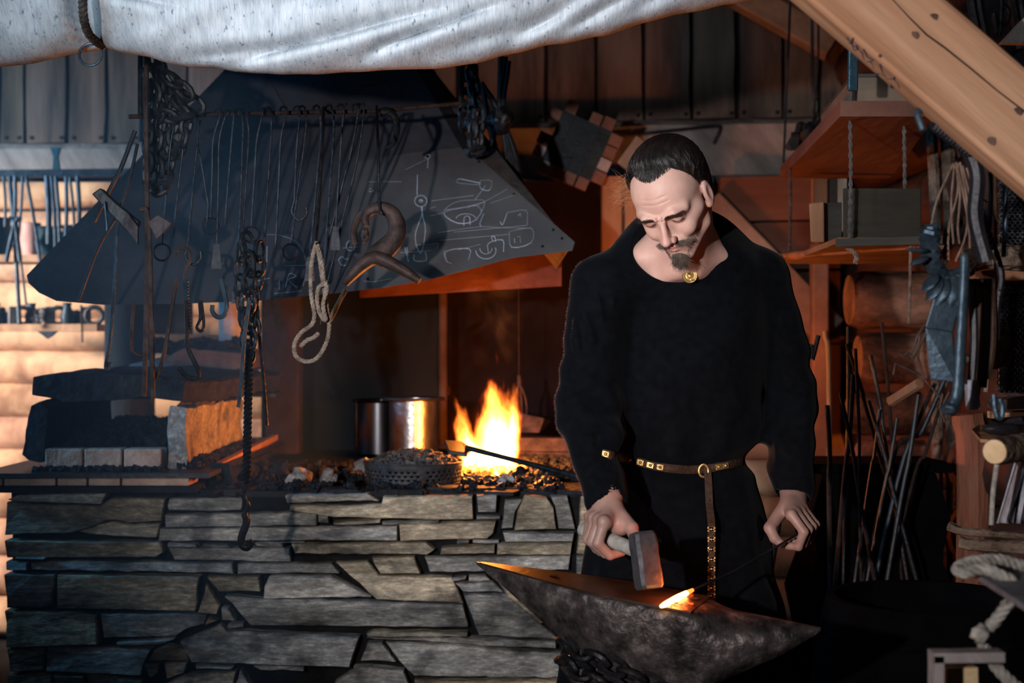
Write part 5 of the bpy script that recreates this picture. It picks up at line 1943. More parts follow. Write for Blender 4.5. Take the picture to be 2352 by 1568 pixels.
rodthing('split_post', [P(2222, 950, 3.9), P(2235, 1100, 3.9), P(2225, 1872, 3.9)], 0.045, M('split_wood', (0.10, 0.035, 0.02), (0.25, 0.10, 0.06), 12, 0.85, 0, 0.9, 30, stretch=(1, 1, 0.15)),
         'rough reddish split post at the edge of the dark corner', 'post')
# iron stock leaning in the corner
stock = [((1948, 750), (1940, 1180)), ((1945, 790), (2010, 1010)), ((1880, 770), (1845, 880)), ((2025, 740), (2055, 1120)), ((2000, 815), (2040, 1060)), ((1960, 860), (1935, 1150)),
         ((2020, 940), (1990, 1150)), ((2148, 880), (2035, 1110)), ((2170, 870), (2062, 1105)), ((2160, 930), (2085, 1150)), ((1995, 920), (2065, 1180)), ((1900, 930), (1905, 1180)),
         ((2060, 960), (2020, 1180)), ((1930, 900), (1985, 1200)), ((2110, 900), (2060, 1200)), ((1965, 800), (1975, 1190))]
for i, (a, b) in enumerate(stock):
    A_, B_ = P(*a, 3.80 - .008 * i), P(*b, 3.80 - .008 * i)
    E_ = A_ + (B_ - A_) * (A_.z - 0.004) / (A_.z - B_.z)
    E_.x = max(min(E_.x, B_.x + 0.35), B_.x - 0.2)
    rodthing('leaning_rod', [A_, (A_ + B_) / 2 + Vector((.004, 0, 0)), B_, E_], 0.0045 + 0.001 * (i % 3), M('dark_stock', (0.010, 0.006, 0.005), (0.03, 0.018, 0.014), 30, 0.7) if i % 2 else m_steel,
             'thin iron rod leaning among the others in the dark corner below the log ends', 'rod', group='iron rods leaning in the dark corner')
rodthing('peeled_stick', [P(2046, 922, 3.7), P(2112, 880, 3.6)], 0.014, m_pine_warm, 'short light brown stick poking out behind the hanging wires', 'stick', n=0)
rodthing('jute_string', PP([(2092, 556), (2090, 660), (2088, 742)], 3.42), 0.004, m_twine, 'brown cord hanging from the lower shelf in front of the log ends', 'cord')
rodthing('pale_stick', PP([(1895, 760), (1905, 900), (1903, 1771)], 4.3), 0.008, M('pale_stick_wood', (0.28, 0.22, 0.14), (0.38, 0.30, 0.2), 9), 'thin pale stick standing beside the leaning iron rods', 'stick')

# quench barrel, and bellows added to keep the corner dark
qb = thing('quench_barrel', 'near-black quench barrel hardly visible in the dark beyond the anvil horn', 'barrel', (0.98, 3.35, 0))
m_corner_black = M('corner_black', (0.0015, 0.0015, 0.002), (0.003, 0.003, 0.0035), 9, 0.9, 0, 0.4, spec=0.02)  # near-black colour put in so the corner stays dark
mb = MB()
mb.lathe((0.98, 3.35, 0), [(0, 0.0), (0.23, 0), (0.27, 0.2), (0.285, 0.36), (0.265, 0.56), (0.235, 0.70), (0.215, 0.70), (0.24, 0.56), (0.24, 0.5), (0, 0.5)], 40)
part(mb, 'staves', m_corner_black, qb, smooth=True)
for h, r in ((0.12, 0.259), (0.58, 0.266)):
    mb = MB()
    mb.lathe((0.98, 3.35, 0), [(r, h), (r + .004, h), (r - .002, h + .04), (r - .006, h + .04), (r, h)], 40)
    part(mb, 'iron_hoop', m_corner_black, qb, smooth=True)
bw = thing('added_bellows', 'large black bellows added to darken the corner behind the quench barrel', 'bellows', (1.0, 4.0, 0))
vs, fs = [], []
for i in range(9):
    z = 0.02 + i * 0.115
    for k in range(4):
        r = 0.25 if i % 2 else 0.215
        x, y = [(-1, -1), (1, -1), (1, 1), (-1, 1)][k]
        vs.append(Vector((1.0 + x * r * (1.0 - 0.035 * i), 4.0 + y * r * 0.6, z)))
for i in range(8):
    for k in range(4):
        fs.append((i * 4 + k, i * 4 + (k + 1) % 4, (i + 1) * 4 + (k + 1) % 4, (i + 1) * 4 + k))
fs += [(3, 2, 1, 0), (32, 33, 34, 35)]
part(MB().add(vs, fs), 'leather_folds', m_corner_black, bw)
mb = MB()
mb.box((1.0, 4.0, 0.955), (0.40, 0.28, 0.025))
part(mb, 'top_board', m_corner_black, bw, bevel=0.004)

# ------------------------------------------------------------------ tool bundle hanging on the big timber
DB = 2.42
rodthing('forged_hanger', PP([(2120, 300), (2108, 262), (2120, 248), (2145, 262), (2180, 290), (2215, 320)], 2.26, 2.30), (0.0055, 0.006), m_iron_blue, 'forged iron bracket with open loop fixed under the slanting timber', 'bracket')
mb = twisted(P(2140, 285, 2.28), P(2225, 350, 2.32), 0.010, '', '', '', turns=6)
tag(mb.build('twisted_bracket', m_iron), 'thick twisted section of iron running along the underside of the timber', 'bracket')
rodthing('dark_hanger', PP([(2225, 345), (2240, 380), (2245, 420), (2240, 500), (2265, 600)], 2.34), 0.013, m_steel, 'dark curved hanger falling from the timber behind the wires', 'hanger')
wires = [((2190, 375), (2152, 460), (2138, 525)), ((2196, 372), (2200, 440), (2180, 520), (2178, 600)), ((2200, 375), (2205, 450), (2200, 520), (2204, 560)), ((2205, 372), (2222, 470), (2218, 540), (2195, 600)),
         ((2198, 380), (2210, 430), (2225, 520), (2228, 570)), ((2210, 380), (2232, 470), (2240, 550)), ((2220, 385), (2240, 440), (2268, 465)), ((2192, 378), (2185, 470), (2190, 560))]
for i, w_ in enumerate(wires):
    rodthing('brown_wire', PP(list(w_), DB), 0.0019, m_twine, '%s of the thin cords fanning down from the iron bracket' % ORD[i], 'cord', group='thin cords under the iron bracket')
for i, (x, y0, y1) in enumerate([(2275, 395, 500), (2308, 425, 560)]):
    rodthing('thin_bar', PP([(x, y0), (x + 1, (y0 + y1) / 2), (x - 3, y1 + 30)], 2.45), 0.0042, m_iron_blue, ['shiny bluish bar hanging straight from the timber beside the wires', 'second straight bluish bar further along the timber'][i], 'bar')
mb = twisted(P(2235, 440, 2.44), P(2280, 570, 2.44), 0.0085, '', '', '', turns=5)
tag(mb.build('twisted_bar', m_iron_blue), 'twisted bright iron bar slanting down through the bundle', 'bar')
rodthing('curved_bar', PP([(2280, 565), (2292, 600), (2300, 640), (2290, 700), (2288, 780)], 2.46), 0.007, m_iron, 'dark bar continuing under the twisted one in front of the chain mail', 'bar')
# coil-wrapped iron and leaf shaped blanks
mb = MB()
core_ = spline(PP([(2138, 522), (2136, 560), (2142, 600), (2160, 630), (2185, 635), (2215, 625)], DB - 0.03), 20)
coil = []
for k, q in enumerate(core_):
    a = k * 0.95
    coil.append(q + Vector((0.013 * math.cos(a), 0.013 * math.sin(a), 0.004 * math.sin(a))))
mb.tube(coil, 0.0058, 6)
mb.tube(core_, 0.012, 8)
tag(mb.build('wrapped_iron', m_iron_blue, smooth=True), 'bluish iron wrapped in thick coils at the middle of the bundle', 'iron')
leaves = [((2130, 578), (2080, 572)), ((2128, 590), (2090, 608)), ((2150, 630), (2118, 668)), ((2160, 640), (2128, 690)), ((2172, 640), (2150, 700)), ((2190, 640), (2180, 705)), ((2200, 640), (2205, 700)), ((2212, 635), (2195, 700))]
for i, (a, b) in enumerate(leaves):
    mb = MB()
    A, B = P(*a, DB - 0.05), P(*b, DB - 0.06)
    mb.tube([A + (B - A) * k / 8 + Vector((0, -0.006 * math.sin(k / 8 * PI), 0)) for k in range(9)], [0.003 + 0.010 * math.sin(PI * min(1, k / 8 * 0.95 + .05)) for k in range(9)], 8, flat=0.35)
    tag(mb.build('leaf_blank', m_iron_blue, smooth=True), 'leaf shaped iron blank hanging in the cluster above the bent plate, %s of eight' % ORD[i], 'blank', 'leaf shaped iron blanks in the bundle')
# bent plate
mb = MB()
pl1 = PP([(2150, 668), (2212, 676), (2188, 762), (2125, 752)], DB - 0.06, DB - 0.06)
pl2 = PP([(2125, 752), (2188, 762), (2196, 878), (2136, 872)], DB - 0.085, DB - 0.05)
pl2[0], pl2[1] = pl1[3] + Vector((0, -0.0, 0)), pl1[2]
back = [v + Vector((0.004, 0.01, 0)) for v in pl1]
mb.hull8(pl1, back)
mb.hull8(pl2, [v + Vector((0.004, 0.01, 0)) for v in pl2])
tag(mb.build('bent_plate', m_iron_blue, bevel=0.002), 'broad bluish grey bent iron plate hanging in the bundle', 'plate')
mb = MB()
rb = spline(PP([(2213, 585), (2216, 600), (2212, 700), (2206, 800), (2200, 900), (2188, 930)], DB - 0.10), 6)
mb.tube(rb, [0.007 + 0.004 * k / (len(rb) - 1) for k in range(len(rb))], 10, flat=0.7)
tag(mb.build('flat_bar', m_iron_blue, smooth=True), 'long pale flat bar hanging in front of the bent plate', 'bar')
mb = MB()
mb.rock(P(2182, 938, DB - 0.1), 0.012, 2, 2, 0.3, (1.2, 1, 0.9))
tag(mb.build('small_weight', m_iron_blue, smooth=True), 'small bluish iron lump under the flat bar', 'weight')
mb = MB()
q = PP([(2222, 872), (2248, 872), (2254, 940), (2226, 942)], DB)
mb.hull8(q, [v + Vector((0, .02, 0)) for v in q])
tag(mb.build('pale_block', M('pale_block_mat', (0.22, 0.23, 0.27), (0.36, 0.37, 0.42), 20, 0.7, 0, 0.5), bevel=0.003), 'small pale grey block hanging beside the flat bar', 'block')
for i, (x0, x1) in enumerate([(2232, 2240), (2248, 2252), (2262, 2268), (2275, 2278)]):
    rodthing('dark_strip', PP([(x0, 640), ((x0 + x1) / 2 + 2, 780), (x1 - 12, 930 - 20 * i)], DB + 0.03), 0.008, m_leather if i % 2 else m_steel, '%s of the long dark strips hanging behind the flat bar' % ORD[i], 'strip', group='long dark strips behind the flat bar')
mb = MB()
mb.tube([P(2286, 380, DB - .08), P(2288, 790, DB + 0.15)], 0.003, 6)
mb.rock(P(2288, 800, DB + 0.15), 0.032, 6, 3, 0.15, (1, .5, 1.15))
tag(mb.build('dark_pouch', m_leather, smooth=True), 'rounded dark leather pouch hanging in front of the chain mail', 'pouch')
mb = MB()
mb.tube(spline(PP([(2282, 905), (2284, 930), (2290, 955), (2300, 958), (2302, 935), (2296, 915)], DB), 6), 0.005, 8)
tag(mb.build('open_hook', m_iron_blue, smooth=True), 'open bluish hook at the foot of the bundle', 'hook')
for i, w_ in enumerate([((2125, 745), (2108, 770), (2092, 815), (2085, 808), (2075, 818), (2066, 812)), ((2128, 760), (2110, 800), (2095, 828), (2082, 818)), ((2052, 860), (2056, 834), (2090, 850), (2115, 862)),
                        ((2112, 770), (2108, 820), (2122, 870), (2160, 912)), ((2165, 905), (2158, 935), (2170, 968), (2180, 960)), ((2180, 900), (2168, 925), (2160, 945)), ((2190, 905), (2176, 935), (2172, 960))]):
    rodthing('zigzag_wire', PP(list(w_), DB + 0.03), 0.0023, m_rust, '%s of the bent wire pieces sticking out around the bent plate' % ORD[i], 'wire', n=0, group='bent wires around the plate')

# chain mail hanging at the edge
mb = MB()
for r_ in range(38):
    for c_ in range(12):
        p = P(2296 + c_ * 12 + (r_ % 2) * 6, 640 + r_ * 7.0, 2.78)
        mb.tube([p + Vector((0.0052 * math.cos(a), 0.002 * math.sin(a * 1 + r_), 0.0052 * math.sin(a))) for a in [2 * PI * k / 8 for k in range(8)]], 0.0013, 4, closed=True)
mb.box(P(2362, 770, 2.80), (0.115, 0.008, 0.226))
for r_ in range(22):
    for c_ in range(12):
        p = P(2296 + c_ * 12 + (r_ % 2) * 6, 420 + r_ * 7.0, 2.78)
        mb.tube([p + Vector((0.0052 * math.cos(a), 0.002 * math.sin(a * 1 + r_), 0.0052 * math.sin(a))) for a in [2 * PI * k / 8 for k in range(8)]], 0.0013, 4, closed=True)
mb.box(P(2362, 500, 2.80), (0.115, 0.008, 0.14))
tag(mb.build('mail_shirt', M('mail_steel', (0.012, 0.014, 0.018), (0.05, 0.055, 0.065), 60, 0.4, 0.6)), 'dark knitted looking chain mail hanging at the edge behind the bundle', 'chain mail', kind='stuff')
rodthing('bark_log', [P(2215, 600, 2.66), P(2280, 588, 2.66), P(2420, 600, 2.66)], 0.024, m_bark, 'bark covered branch lying across behind the wrapped iron', 'branch')
mb = MB()
q = PP([(2254, 622), (2420, 606), (2420, 640), (2262, 644)], 2.7)
mb.hull8(q, [v + Vector((0, .08, 0)) for v in q])
tag(mb.build('orange_board', m_pine_warm), 'bright orange board edge just above the chain mail', 'board')
rodthing('jute_string', PP([(2278, 632), (2272, 760), (2264, 900)], 2.745), 0.0042, m_rope, 'pale cord hanging along the edge of the chain mail', 'cord')
mb = MB()
q = PP([(2300, 918), (2420, 910), (2420, 938), (2300, 940)], 2.7)
mb.hull8(q, [v + Vector((0, .08, 0)) for v in q])
tag(mb.build('grey_plank', m_board_grey), 'grey plank end below the chain mail', 'plank')
mb = MB()
q = PP([(2300, 948), (2420, 945), (2420, 962), (2300, 964)], 2.7)
mb.hull8(q, [v + Vector((0, .08, 0)) for v in q])
tag(mb.build('tan_plank', m_pine), 'tan plank directly under the grey plank end', 'plank')
rodthing('dark_pipe', PP([(2276, 972), (2340, 966), (2420, 960)], 2.6), 0.0085, m_steel, 'short dark pipe pointing out of the shelf stack', 'pipe')
mb = MB()
q = [P(2232, 985, 2.62), P(2252, 1008, 2.55), P(2420, 1020, 2.5), P(2420, 975, 2.75), P(2250, 975, 2.75)]
mb.hull8(q, [v - Vector((0, 0, .006)) for v in q])
tag(mb.build('lit_plank', m_pine_warm), 'orange plank under the pipe with small blades on it', 'plank')
mb = MB()
mb.rock(P(2300, 985, 2.56), 0.03, 3, 2, 0.2, (1.2, .8, 0.35))
tag(mb.build('small_knife', m_steel, smooth=True), 'small dark blade lying on the orange plank', 'blade')
lg = thing('cut_log', 'short cut log with pale sawn end pointing at the camera', 'log', P(2280, 1035, 2.3))
mb = MB()
A, B = P(2285, 1037, 2.32), P(2480, 1005, 2.62)
mb.tube([A, A + (B - A) * .05, B], [0.021, 0.023, 0.026], 20)
part(mb, 'log_bark', m_bark, lg, smooth=True)
mb = MB()
dv2 = (B - A).normalized()
mb.tube([A - dv2 * 0.001, A + dv2 * 0.004], [0.0195, 0.0205], 20)
part(mb, 'sawn_end', m_endgrain, lg)
mb = MB()
vs, fs = [], []
for i in range(25):
    for j in range(13):
        x = 2308 + i * 5 - (12 - j) * 0.0 + (j - 12) * -0.7 - (0 if i else 0)
        d = 2.5 + 0.018 * math.sin(i * 1.1 + j * 0.05)
        vs.append(P(x - j * 1.6 + 18 * (1 - j / 12.) * (1 - i / 24.), 1045 + j * 13, d))
for i in range(24):
    for j in range(12):
        fs.append((i * 13 + j, (i + 1) * 13 + j, (i + 1) * 13 + j + 1, i * 13 + j + 1))
mb.add(vs, fs)
o = mb.build('linen_rag', m_linen, smooth=True)
o.modifiers.new('t', 'SOLIDIFY').thickness = 0.003
tag(o, 'grey folded linen cloth hanging below the cut log', 'cloth')
rodthing('jute_string', PP([(2292, 1050), (2281, 1130), (2277, 1205)], 2.36), 0.0042, m_rope_pale, 'pale cord hanging beneath the cut log beside the linen', 'cord')
rodthing('branch', [P(2180, 1208, 2.72), P(2215, 1220, 2.70), P(2290, 1226, 2.66), P(2420, 1235, 2.6)], (0.010, 0.005), m_bark, 'thin crooked branch over the grey plate', 'branch')
rodthing('branch', [P(2205, 1245, 2.72), P(2250, 1252, 2.70), P(2420, 1262, 2.6)], 0.012, m_bark, 'thicker dark branch just under the crooked one', 'branch')
mb = MB()
q = [P(2232, 1312, 2.1), P(2260, 1290, 2.35), P(2460, 1290, 2.5), P(2460, 1480, 1.85)]
q = [Vector((v.x, v.y, 1.3 - 0.34)) + Vector((0, 0, 0)) for v in (P(2236, 1313, 2.1), P(2275, 1290, 2.2), P(2480, 1292, 2.2), P(2480, 1470, 1.62))]
mb.hull8(q, [v - Vector((0, 0, .008)) for v in q])
tag(mb.build('grey_plate', M('bench_plate', (0.10, 0.105, 0.12), (0.17, 0.175, 0.195), 12, 0.6, 0.1, 0.3)), 'triangular grey plate corner with pale edge at the bottom, carrying the rope', 'plate')
rt = thing('pale_rope', 'thick pale twisted rope looped over the corner of the grey plate', 'rope', P(2230, 1300, 2.1))
mb = MB()
rope(mb, [P(2440, 1330, 2.12), P(2350, 1300, 2.11), P(2290, 1285, 2.1), P(2230, 1290, 2.08), P(2200, 1305, 2.06), P(2215, 1314, 2.04), P(2260, 1306, 2.04), P(2300, 1322, 2.03), P(2330, 1338, 2.03)], 0.0085, pitch=0.035)
part(mb, 'rope_coil', m_rope_pale, rt, smooth=True)
mb = MB()
rope(mb, [P(2318, 1382, 2.03), P(2290, 1420, 2.04), P(2262, 1452, 2.04), P(2250, 1460, 2.04), P(2268, 1500, 2.05), P(2300, 1545, 2.04), P(2350, 1590, 2.02)], 0.0085, pitch=0.035)
part(mb, 'hanging_end', m_rope_pale, rt, smooth=True)
mb = MB()
mb.rock(P(2252, 1455, 2.03), 0.013, 4, 2, 0.4)
part(mb, 'knot', m_rope_pale, rt, smooth=True)
bx = thing('frame_box', 'weathered wooden box frame with pale inner boards at the very bottom', 'box', P(2230, 1600, 2.0))
mb = MB()
mb.bar(P(2150, 1502, 2.0), P(2150, 1700, 2.0), 0.014, 0.03, (0, 1, 0))
part(mb, 'frame_side', m_wood_grey, bx)
mb = MB()
mb.bar(P(2138, 1506, 2.0), P(2300, 1504, 2.0), 0.014, 0.03, (0, 1, 0))
part(mb, 'frame_top', m_wood_grey, bx)
mb = MB()
mb.hull8(PP([(2160, 1530), (2172, 1545), (2172, 1700), (2160, 1700)], 1.99), [v + Vector((0, .02, 0)) for v in PP([(2160, 1530), (2172, 1545), (2172, 1700), (2160, 1700)], 1.99)])
part(mb, 'inner_board', m_pine, bx)
mb = MB()
mb.hull8(PP([(2174, 1535), (2246, 1533), (2250, 1700), (2174, 1700)], 2.06), [v + Vector((0, .02, 0)) for v in PP([(2174, 1535), (2246, 1533), (2250, 1700), (2174, 1700)], 2.06)])
part(mb, 'panel', M('oak_panel', (0.35, 0.25, 0.13), (0.48, 0.36, 0.22), 8, 0.7), bx)
# things above the timber, upper corner
rodthing('hanging_ring', PP([(2300, -900), (2300, 10), (2282, 30), (2290, 55), (2312, 50), (2316, 25), (2300, 10)], 2.9), 0.006, m_iron, 'dark ring hanging beyond the timber in the upper corner', 'ring')
for i, x in enumerate([2235, 2250, 2330, 2345]):
    rodthing('dark_strap', PP([(x - 10, -60), (x, 20), (x + 18, 110)], 3.0), 0.012, m_steel, '%s of the dark straps hanging beyond the slanting timber' % ORD[i], 'strap', group='dark straps beyond the timber')
mb = MB()
q = PP([(2300, 98), (2352, 42), (2420, -20), (2420, 100)], 2.7)
mb.hull8(q, [v + Vector((0, .02, 0)) for v in q])
tag(mb.build('cloth_corner', M('canvas_corner', (0.35, 0.32, 0.28), (0.45, 0.42, 0.37), 30, 0.9)), 'triangle of pale canvas just above the slanting timber', 'cloth')

# ------------------------------------------------------------------ tool rack far left, against the log wall
DR = 5.6
mb = MB()
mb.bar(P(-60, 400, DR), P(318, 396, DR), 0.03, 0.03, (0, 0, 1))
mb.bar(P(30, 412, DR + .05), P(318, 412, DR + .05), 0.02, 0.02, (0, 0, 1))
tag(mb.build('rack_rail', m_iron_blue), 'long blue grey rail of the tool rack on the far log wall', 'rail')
mb = MB()
mb.hull8(PP([(114, 338), (138, 338), (132, 360), (137, 395), (120, 395), (122, 360)], DR + .15), [v + Vector((0, .02, 0)) for v in PP([(114, 338), (138, 338), (132, 360), (137, 395), (120, 395), (122, 360)], DR + .15)])
tag(mb.build('flared_bracket', M('bracket_blue', (0.02, 0.07, 0.10), (0.03, 0.09, 0.13), 9, 0.6)), 'flared dark blue bracket carrying the rack rail from the tie beam', 'bracket')
for i, (x0, x1, y1, r) in enumerate([(8, 12, 520, .006), (22, 45, 745, .009), (35, 30, 560, .008), (52, 40, 560, .006), (60, 95, 620, .007), (108, 112, 560, .012), (118, 128, 575, .008), (128, 138, 575, .008), (152, 150, 560, .008),
                                     (160, 172, 545, .006), (178, 182, 540, .009), (20, 60, 700, .005)]):
    rodthing('rack_tool', [P(x0, 405, DR - .03), P((x0 + x1) / 2 + 2, (405 + y1) / 2, DR - .04), P(x1, y1, DR - .03)], r, m_iron_blue,
             '%s blurred iron tool along the far rack, counted from the outer end' % ORD[i], 'tool', group='tools on the far rack')
mb = MB()
for s_ in (-1, 1):
    mb.tube(spline([P(35 - 14 * s_, 500, DR - .06), P(35, 512, DR - .06), P(30 + 16 * s_, 600, DR - .06)], 5), 0.009, 6)
tag(mb.build('fork_tongs', m_iron_blue, smooth=True), 'pair of open tongs hanging on the far rack', 'tongs')
for i, (y, x1) in enumerate([(592, 260), (752, 238)]):
    mb = MB()
    mb.box(((P(-60, 0, DR + .1).x + P(x1, 0, DR + .1).x) / 2, DR + 0.13, P(0, y, DR).z), ((x1 + 60) / F * DR, 0.22, 0.028))
    tag(mb.build('wall_shelf', m_wood_logs), ['upper plank shelf on the far log wall with dark pots', 'lower plank shelf on the far log wall crowded with small iron things'][i], 'shelf')
zsh = P(0, 592, DR).z + 0.014
items = [(-10, 0.075, 0.15, 'dark round pot at the outer end of the upper far shelf'), (72, 0.045, 0.13, 'pinkish glazed jug in the middle of the upper far shelf'), (112, 0.06, 0.115, 'dark pot touching the pinkish jug'), (168, 0.055, 0.12, 'dark pot nearest the hood on the upper far shelf')]
for i, (x, r, h, lab) in enumerate(items):
    mb = MB()
    c = P(x, 0, DR + 0.08)
    c.z = zsh
    mb.lathe(c, [(0, 0), (r * .7, 0), (r, h * .45), (r * .75, h * .85), (r * .85, h), (r * .7, h), (0, h * .8)], 24)
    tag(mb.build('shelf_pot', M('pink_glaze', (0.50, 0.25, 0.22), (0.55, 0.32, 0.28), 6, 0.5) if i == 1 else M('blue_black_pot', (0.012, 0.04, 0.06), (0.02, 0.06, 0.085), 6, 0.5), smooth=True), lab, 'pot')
zsh = P(0, 752, DR).z + 0.014
for i in range(13):
    x = -30 + i * 20.5
    mb = MB()
    c = P(x, 0, DR + 0.05 + 0.03 * (i % 3))
    c.z = zsh
    kd = i % 4
    if kd == 0:
        mb.tube([c + Vector((0.034 * math.cos(a), 0, 0.034 + 0.034 * math.sin(a))) for a in [2 * PI * k / 14 for k in range(14)]], 0.010, 8, closed=True)
    elif kd == 1:
        mb.lathe(c, [(0, 0), (0.022, 0), (0.028, .03), (0.015, .07), (0.018, .085), (0, .08)], 16)
    elif kd == 2:
        mb.rock(c + Vector((0, 0, 0.028)), 0.03, i, 2, 0.9, (1, .8, .9))
    else:
        mb.box(c + Vector((0, 0, 0.035)), (0.04, 0.04, 0.07), Euler((0, 0, 0.5)).to_matrix())
    nm = ['iron_ring_stand', 'small_vase', 'iron_lump', 'small_tin'][kd]
    tag(mb.build(nm, [m_steel, m_iron_blue, m_steel, M('grey_tin', (0.2, 0.2, 0.22), (0.5, 0.5, 0.52), 20, 0.35, 0.7)][kd], smooth=kd < 3, bevel=0.002 if kd == 3 else 0),
        '%s small iron object on the lower far shelf, counted from the outer end' % ORD[i], ['ring', 'vase', 'lump', 'tin'][kd], 'small things on the lower far shelf')
mb = MB()
q = PP([(82, 762), (133, 762), (112, 776), (117, 777)], DR - .02)
q = PP([(84, 760), (132, 760), (118, 772), (108, 778), (98, 770)], DR - .02)
mb.hull8(q, [v + Vector((0, .02, 0)) for v in q])
tag(mb.build('iron_wedge', m_iron_blue), 'small grey wedge hanging under the lower far shelf', 'wedge')
rodthing('jute_string', PP([(186, 700), (188, 740), (189, 786)], DR - .05), 0.004, m_iron, 'thin dark cord hanging over the edge of the lower far shelf', 'cord')
# small pale things seen through the gap beyond the capstone
mb = MB()
mb.box(P(455, 775, 5.4), (0.18, 0.12, 0.02))
tag(mb.build('rear_shelf', m_wood_logs), 'orange shelf end seen under the hood beyond the soot heap', 'shelf')
mb = MB()
mb.box(P(610, 905, 4.9), (0.10, 0.2, 0.012))
mb.box(P(600, 892, 4.9), (0.12, 0.3, 0.012))
tag(mb.build('dark_tray', m_iron_blue), 'bluish tray edge beyond the orange stone', 'tray')
# ------------------------------------------------------------------ blacksmith
def sn_mesh(fn, lo, hi, h):
    """surface nets: fn(points Nx3)->signed distance; returns verts, quads"""
    lo, hi = np.array(lo, float), np.array(hi, float)
    n = (np.ceil((hi - lo) / h / 4).astype(int)) * 4 + 4
    gx, gy, gz = [lo[i] + np.arange(n[i]) * h for i in range(3)]
    # coarse look first: one sample per 4 x 4 x 4 block, fine samples only near the surface
    nb = n // 4
    bx, by, bz = np.meshgrid(*[lo[i] + (np.arange(nb[i]) * 4 + 1.5) * h for i in range(3)], indexing='ij')
    C = fn(np.stack([bx.ravel(), by.ravel(), bz.ravel()], 1)).reshape(nb)
    near = np.argwhere(np.abs(C) < 4 * h * 0.87 * 1.5 + 0.004)
    D = np.repeat(np.repeat(np.repeat(np.sign(C) * 1.0, 4, 0), 4, 1), 4, 2).astype(np.float32)
    o4 = np.stack(np.meshgrid(*[np.arange(4)] * 3, indexing='ij'), -1).reshape(-1, 3)
    for k in range(0, len(near), 6000):
        ii = (near[k:k + 6000, None, :] * 4 + o4[None]).reshape(-1, 3)
        D[ii[:, 0], ii[:, 1], ii[:, 2]] = fn(lo + ii * h)
    S = D < 0
    c = [S[:-1, :-1, :-1], S[1:, :-1, :-1], S[:-1, 1:, :-1], S[1:, 1:, :-1], S[:-1, :-1, 1:], S[1:, :-1, 1:], S[:-1, 1:, 1:], S[1:, 1:, 1:]]
    cnt = sum(x.astype(np.int8) for x in c)
    act = (cnt > 0) & (cnt < 8)
    idx = -np.ones(act.shape, dtype=np.int64)
    ai = np.argwhere(act)
    idx[act] = np.arange(len(ai))
    acc = np.zeros((len(ai), 3))
    num = np.zeros(len(ai))
    offs = [(0, 0, 0), (1, 0, 0), (0, 1, 0), (1, 1, 0), (0, 0, 1), (1, 0, 1), (0, 1, 1), (1, 1, 1)]
    vals = [D[ai[:, 0] + o[0], ai[:, 1] + o[1], ai[:, 2] + o[2]] for o in offs]
    for a, b in [(0, 1), (2, 3), (4, 5), (6, 7), (0, 2), (1, 3), (4, 6), (5, 7), (0, 4), (1, 5), (2, 6), (3, 7)]:
        m = (vals[a] < 0) != (vals[b] < 0)
        t = np.where(m, vals[a] / np.where(m, vals[a] - vals[b], 1), 0)
        pt = np.array(offs[a])[None] + t[:, None] * (np.array(offs[b]) - np.array(offs[a]))[None]
        acc += pt * m[:, None]
        num += m
    V = lo + (ai + acc / num[:, None]) * h
    Q = []
    for axis in range(3):
        a, b = (axis + 1) % 3, (axis + 2) % 3
        sl0 = [slice(None)] * 3
        sl1 = [slice(None)] * 3
        sl0[axis] = slice(0, -1)
        sl1[axis] = slice(1, None)
        e = S[tuple(sl0)] != S[tuple(sl1)]
        ei = np.argwhere(e)
        ok = (ei[:, a] > 0) & (ei[:, b] > 0) & (ei[:, a] < n[a] - 1) & (ei[:, b] < n[b] - 1)
        ei = ei[ok]
        ins = S[ei[:, 0], ei[:, 1], ei[:, 2]]
        q = []
        for da, db in ((0, 0), (-1, 0), (-1, -1), (0, -1)):
            k = ei.copy()
            k[:, a] += da
            k[:, b] += db
            q.append(idx[k[:, 0], k[:, 1], k[:, 2]])
        q = np.stack(q, 1)
        q[~ins] = q[~ins][:, ::-1]
        Q.append(q)
    Q = np.concatenate(Q)
    Q = Q[(Q >= 0).all(1)]
    return V, Q


def ell(p, c, r):
    q = (p - np.array(c)) / np.array(r)
    k0 = np.sqrt((q * q).sum(1)) + 1e-9
    q2 = q / np.array(r)
    k1 = np.sqrt((q2 * q2).sum(1)) + 1e-9
    return k0 * (k0 - 1) / k1


def cap(p, a, b, ra, rb=None):
    rb = ra if rb is None else rb
    a, b = np.array(a, float), np.array(b, float)
    ba = b - a
    t = np.clip(((p - a) @ ba) / (ba @ ba + 1e-12), 0, 1)
    d = p - a - t[:, None] * ba
    return np.sqrt((d * d).sum(1)) - (ra + (rb - ra) * t)


def smin(a, b, k):
    h = np.clip(0.5 + 0.5 * (b - a) / k, 0, 1)
    return b + (a - b) * h - k * h * (1 - h)


def smax(a, b, k):
    return -smin(-a, -b, k)


HC = np.array(P(1541, 455, 2.86))
HR = np.array((Matrix.Rotation(math.radians(-9), 3, 'Y') @ Matrix.Rotation(math.radians(-30), 3, 'Z') @ Matrix.Rotation(math.radians(38), 3, 'X')))
HS = 0.935


def to_head(p):
    return ((p - HC) @ HR) / HS


def from_head(q):
    return (np.asarray(q) * HS) @ HR.T + HC


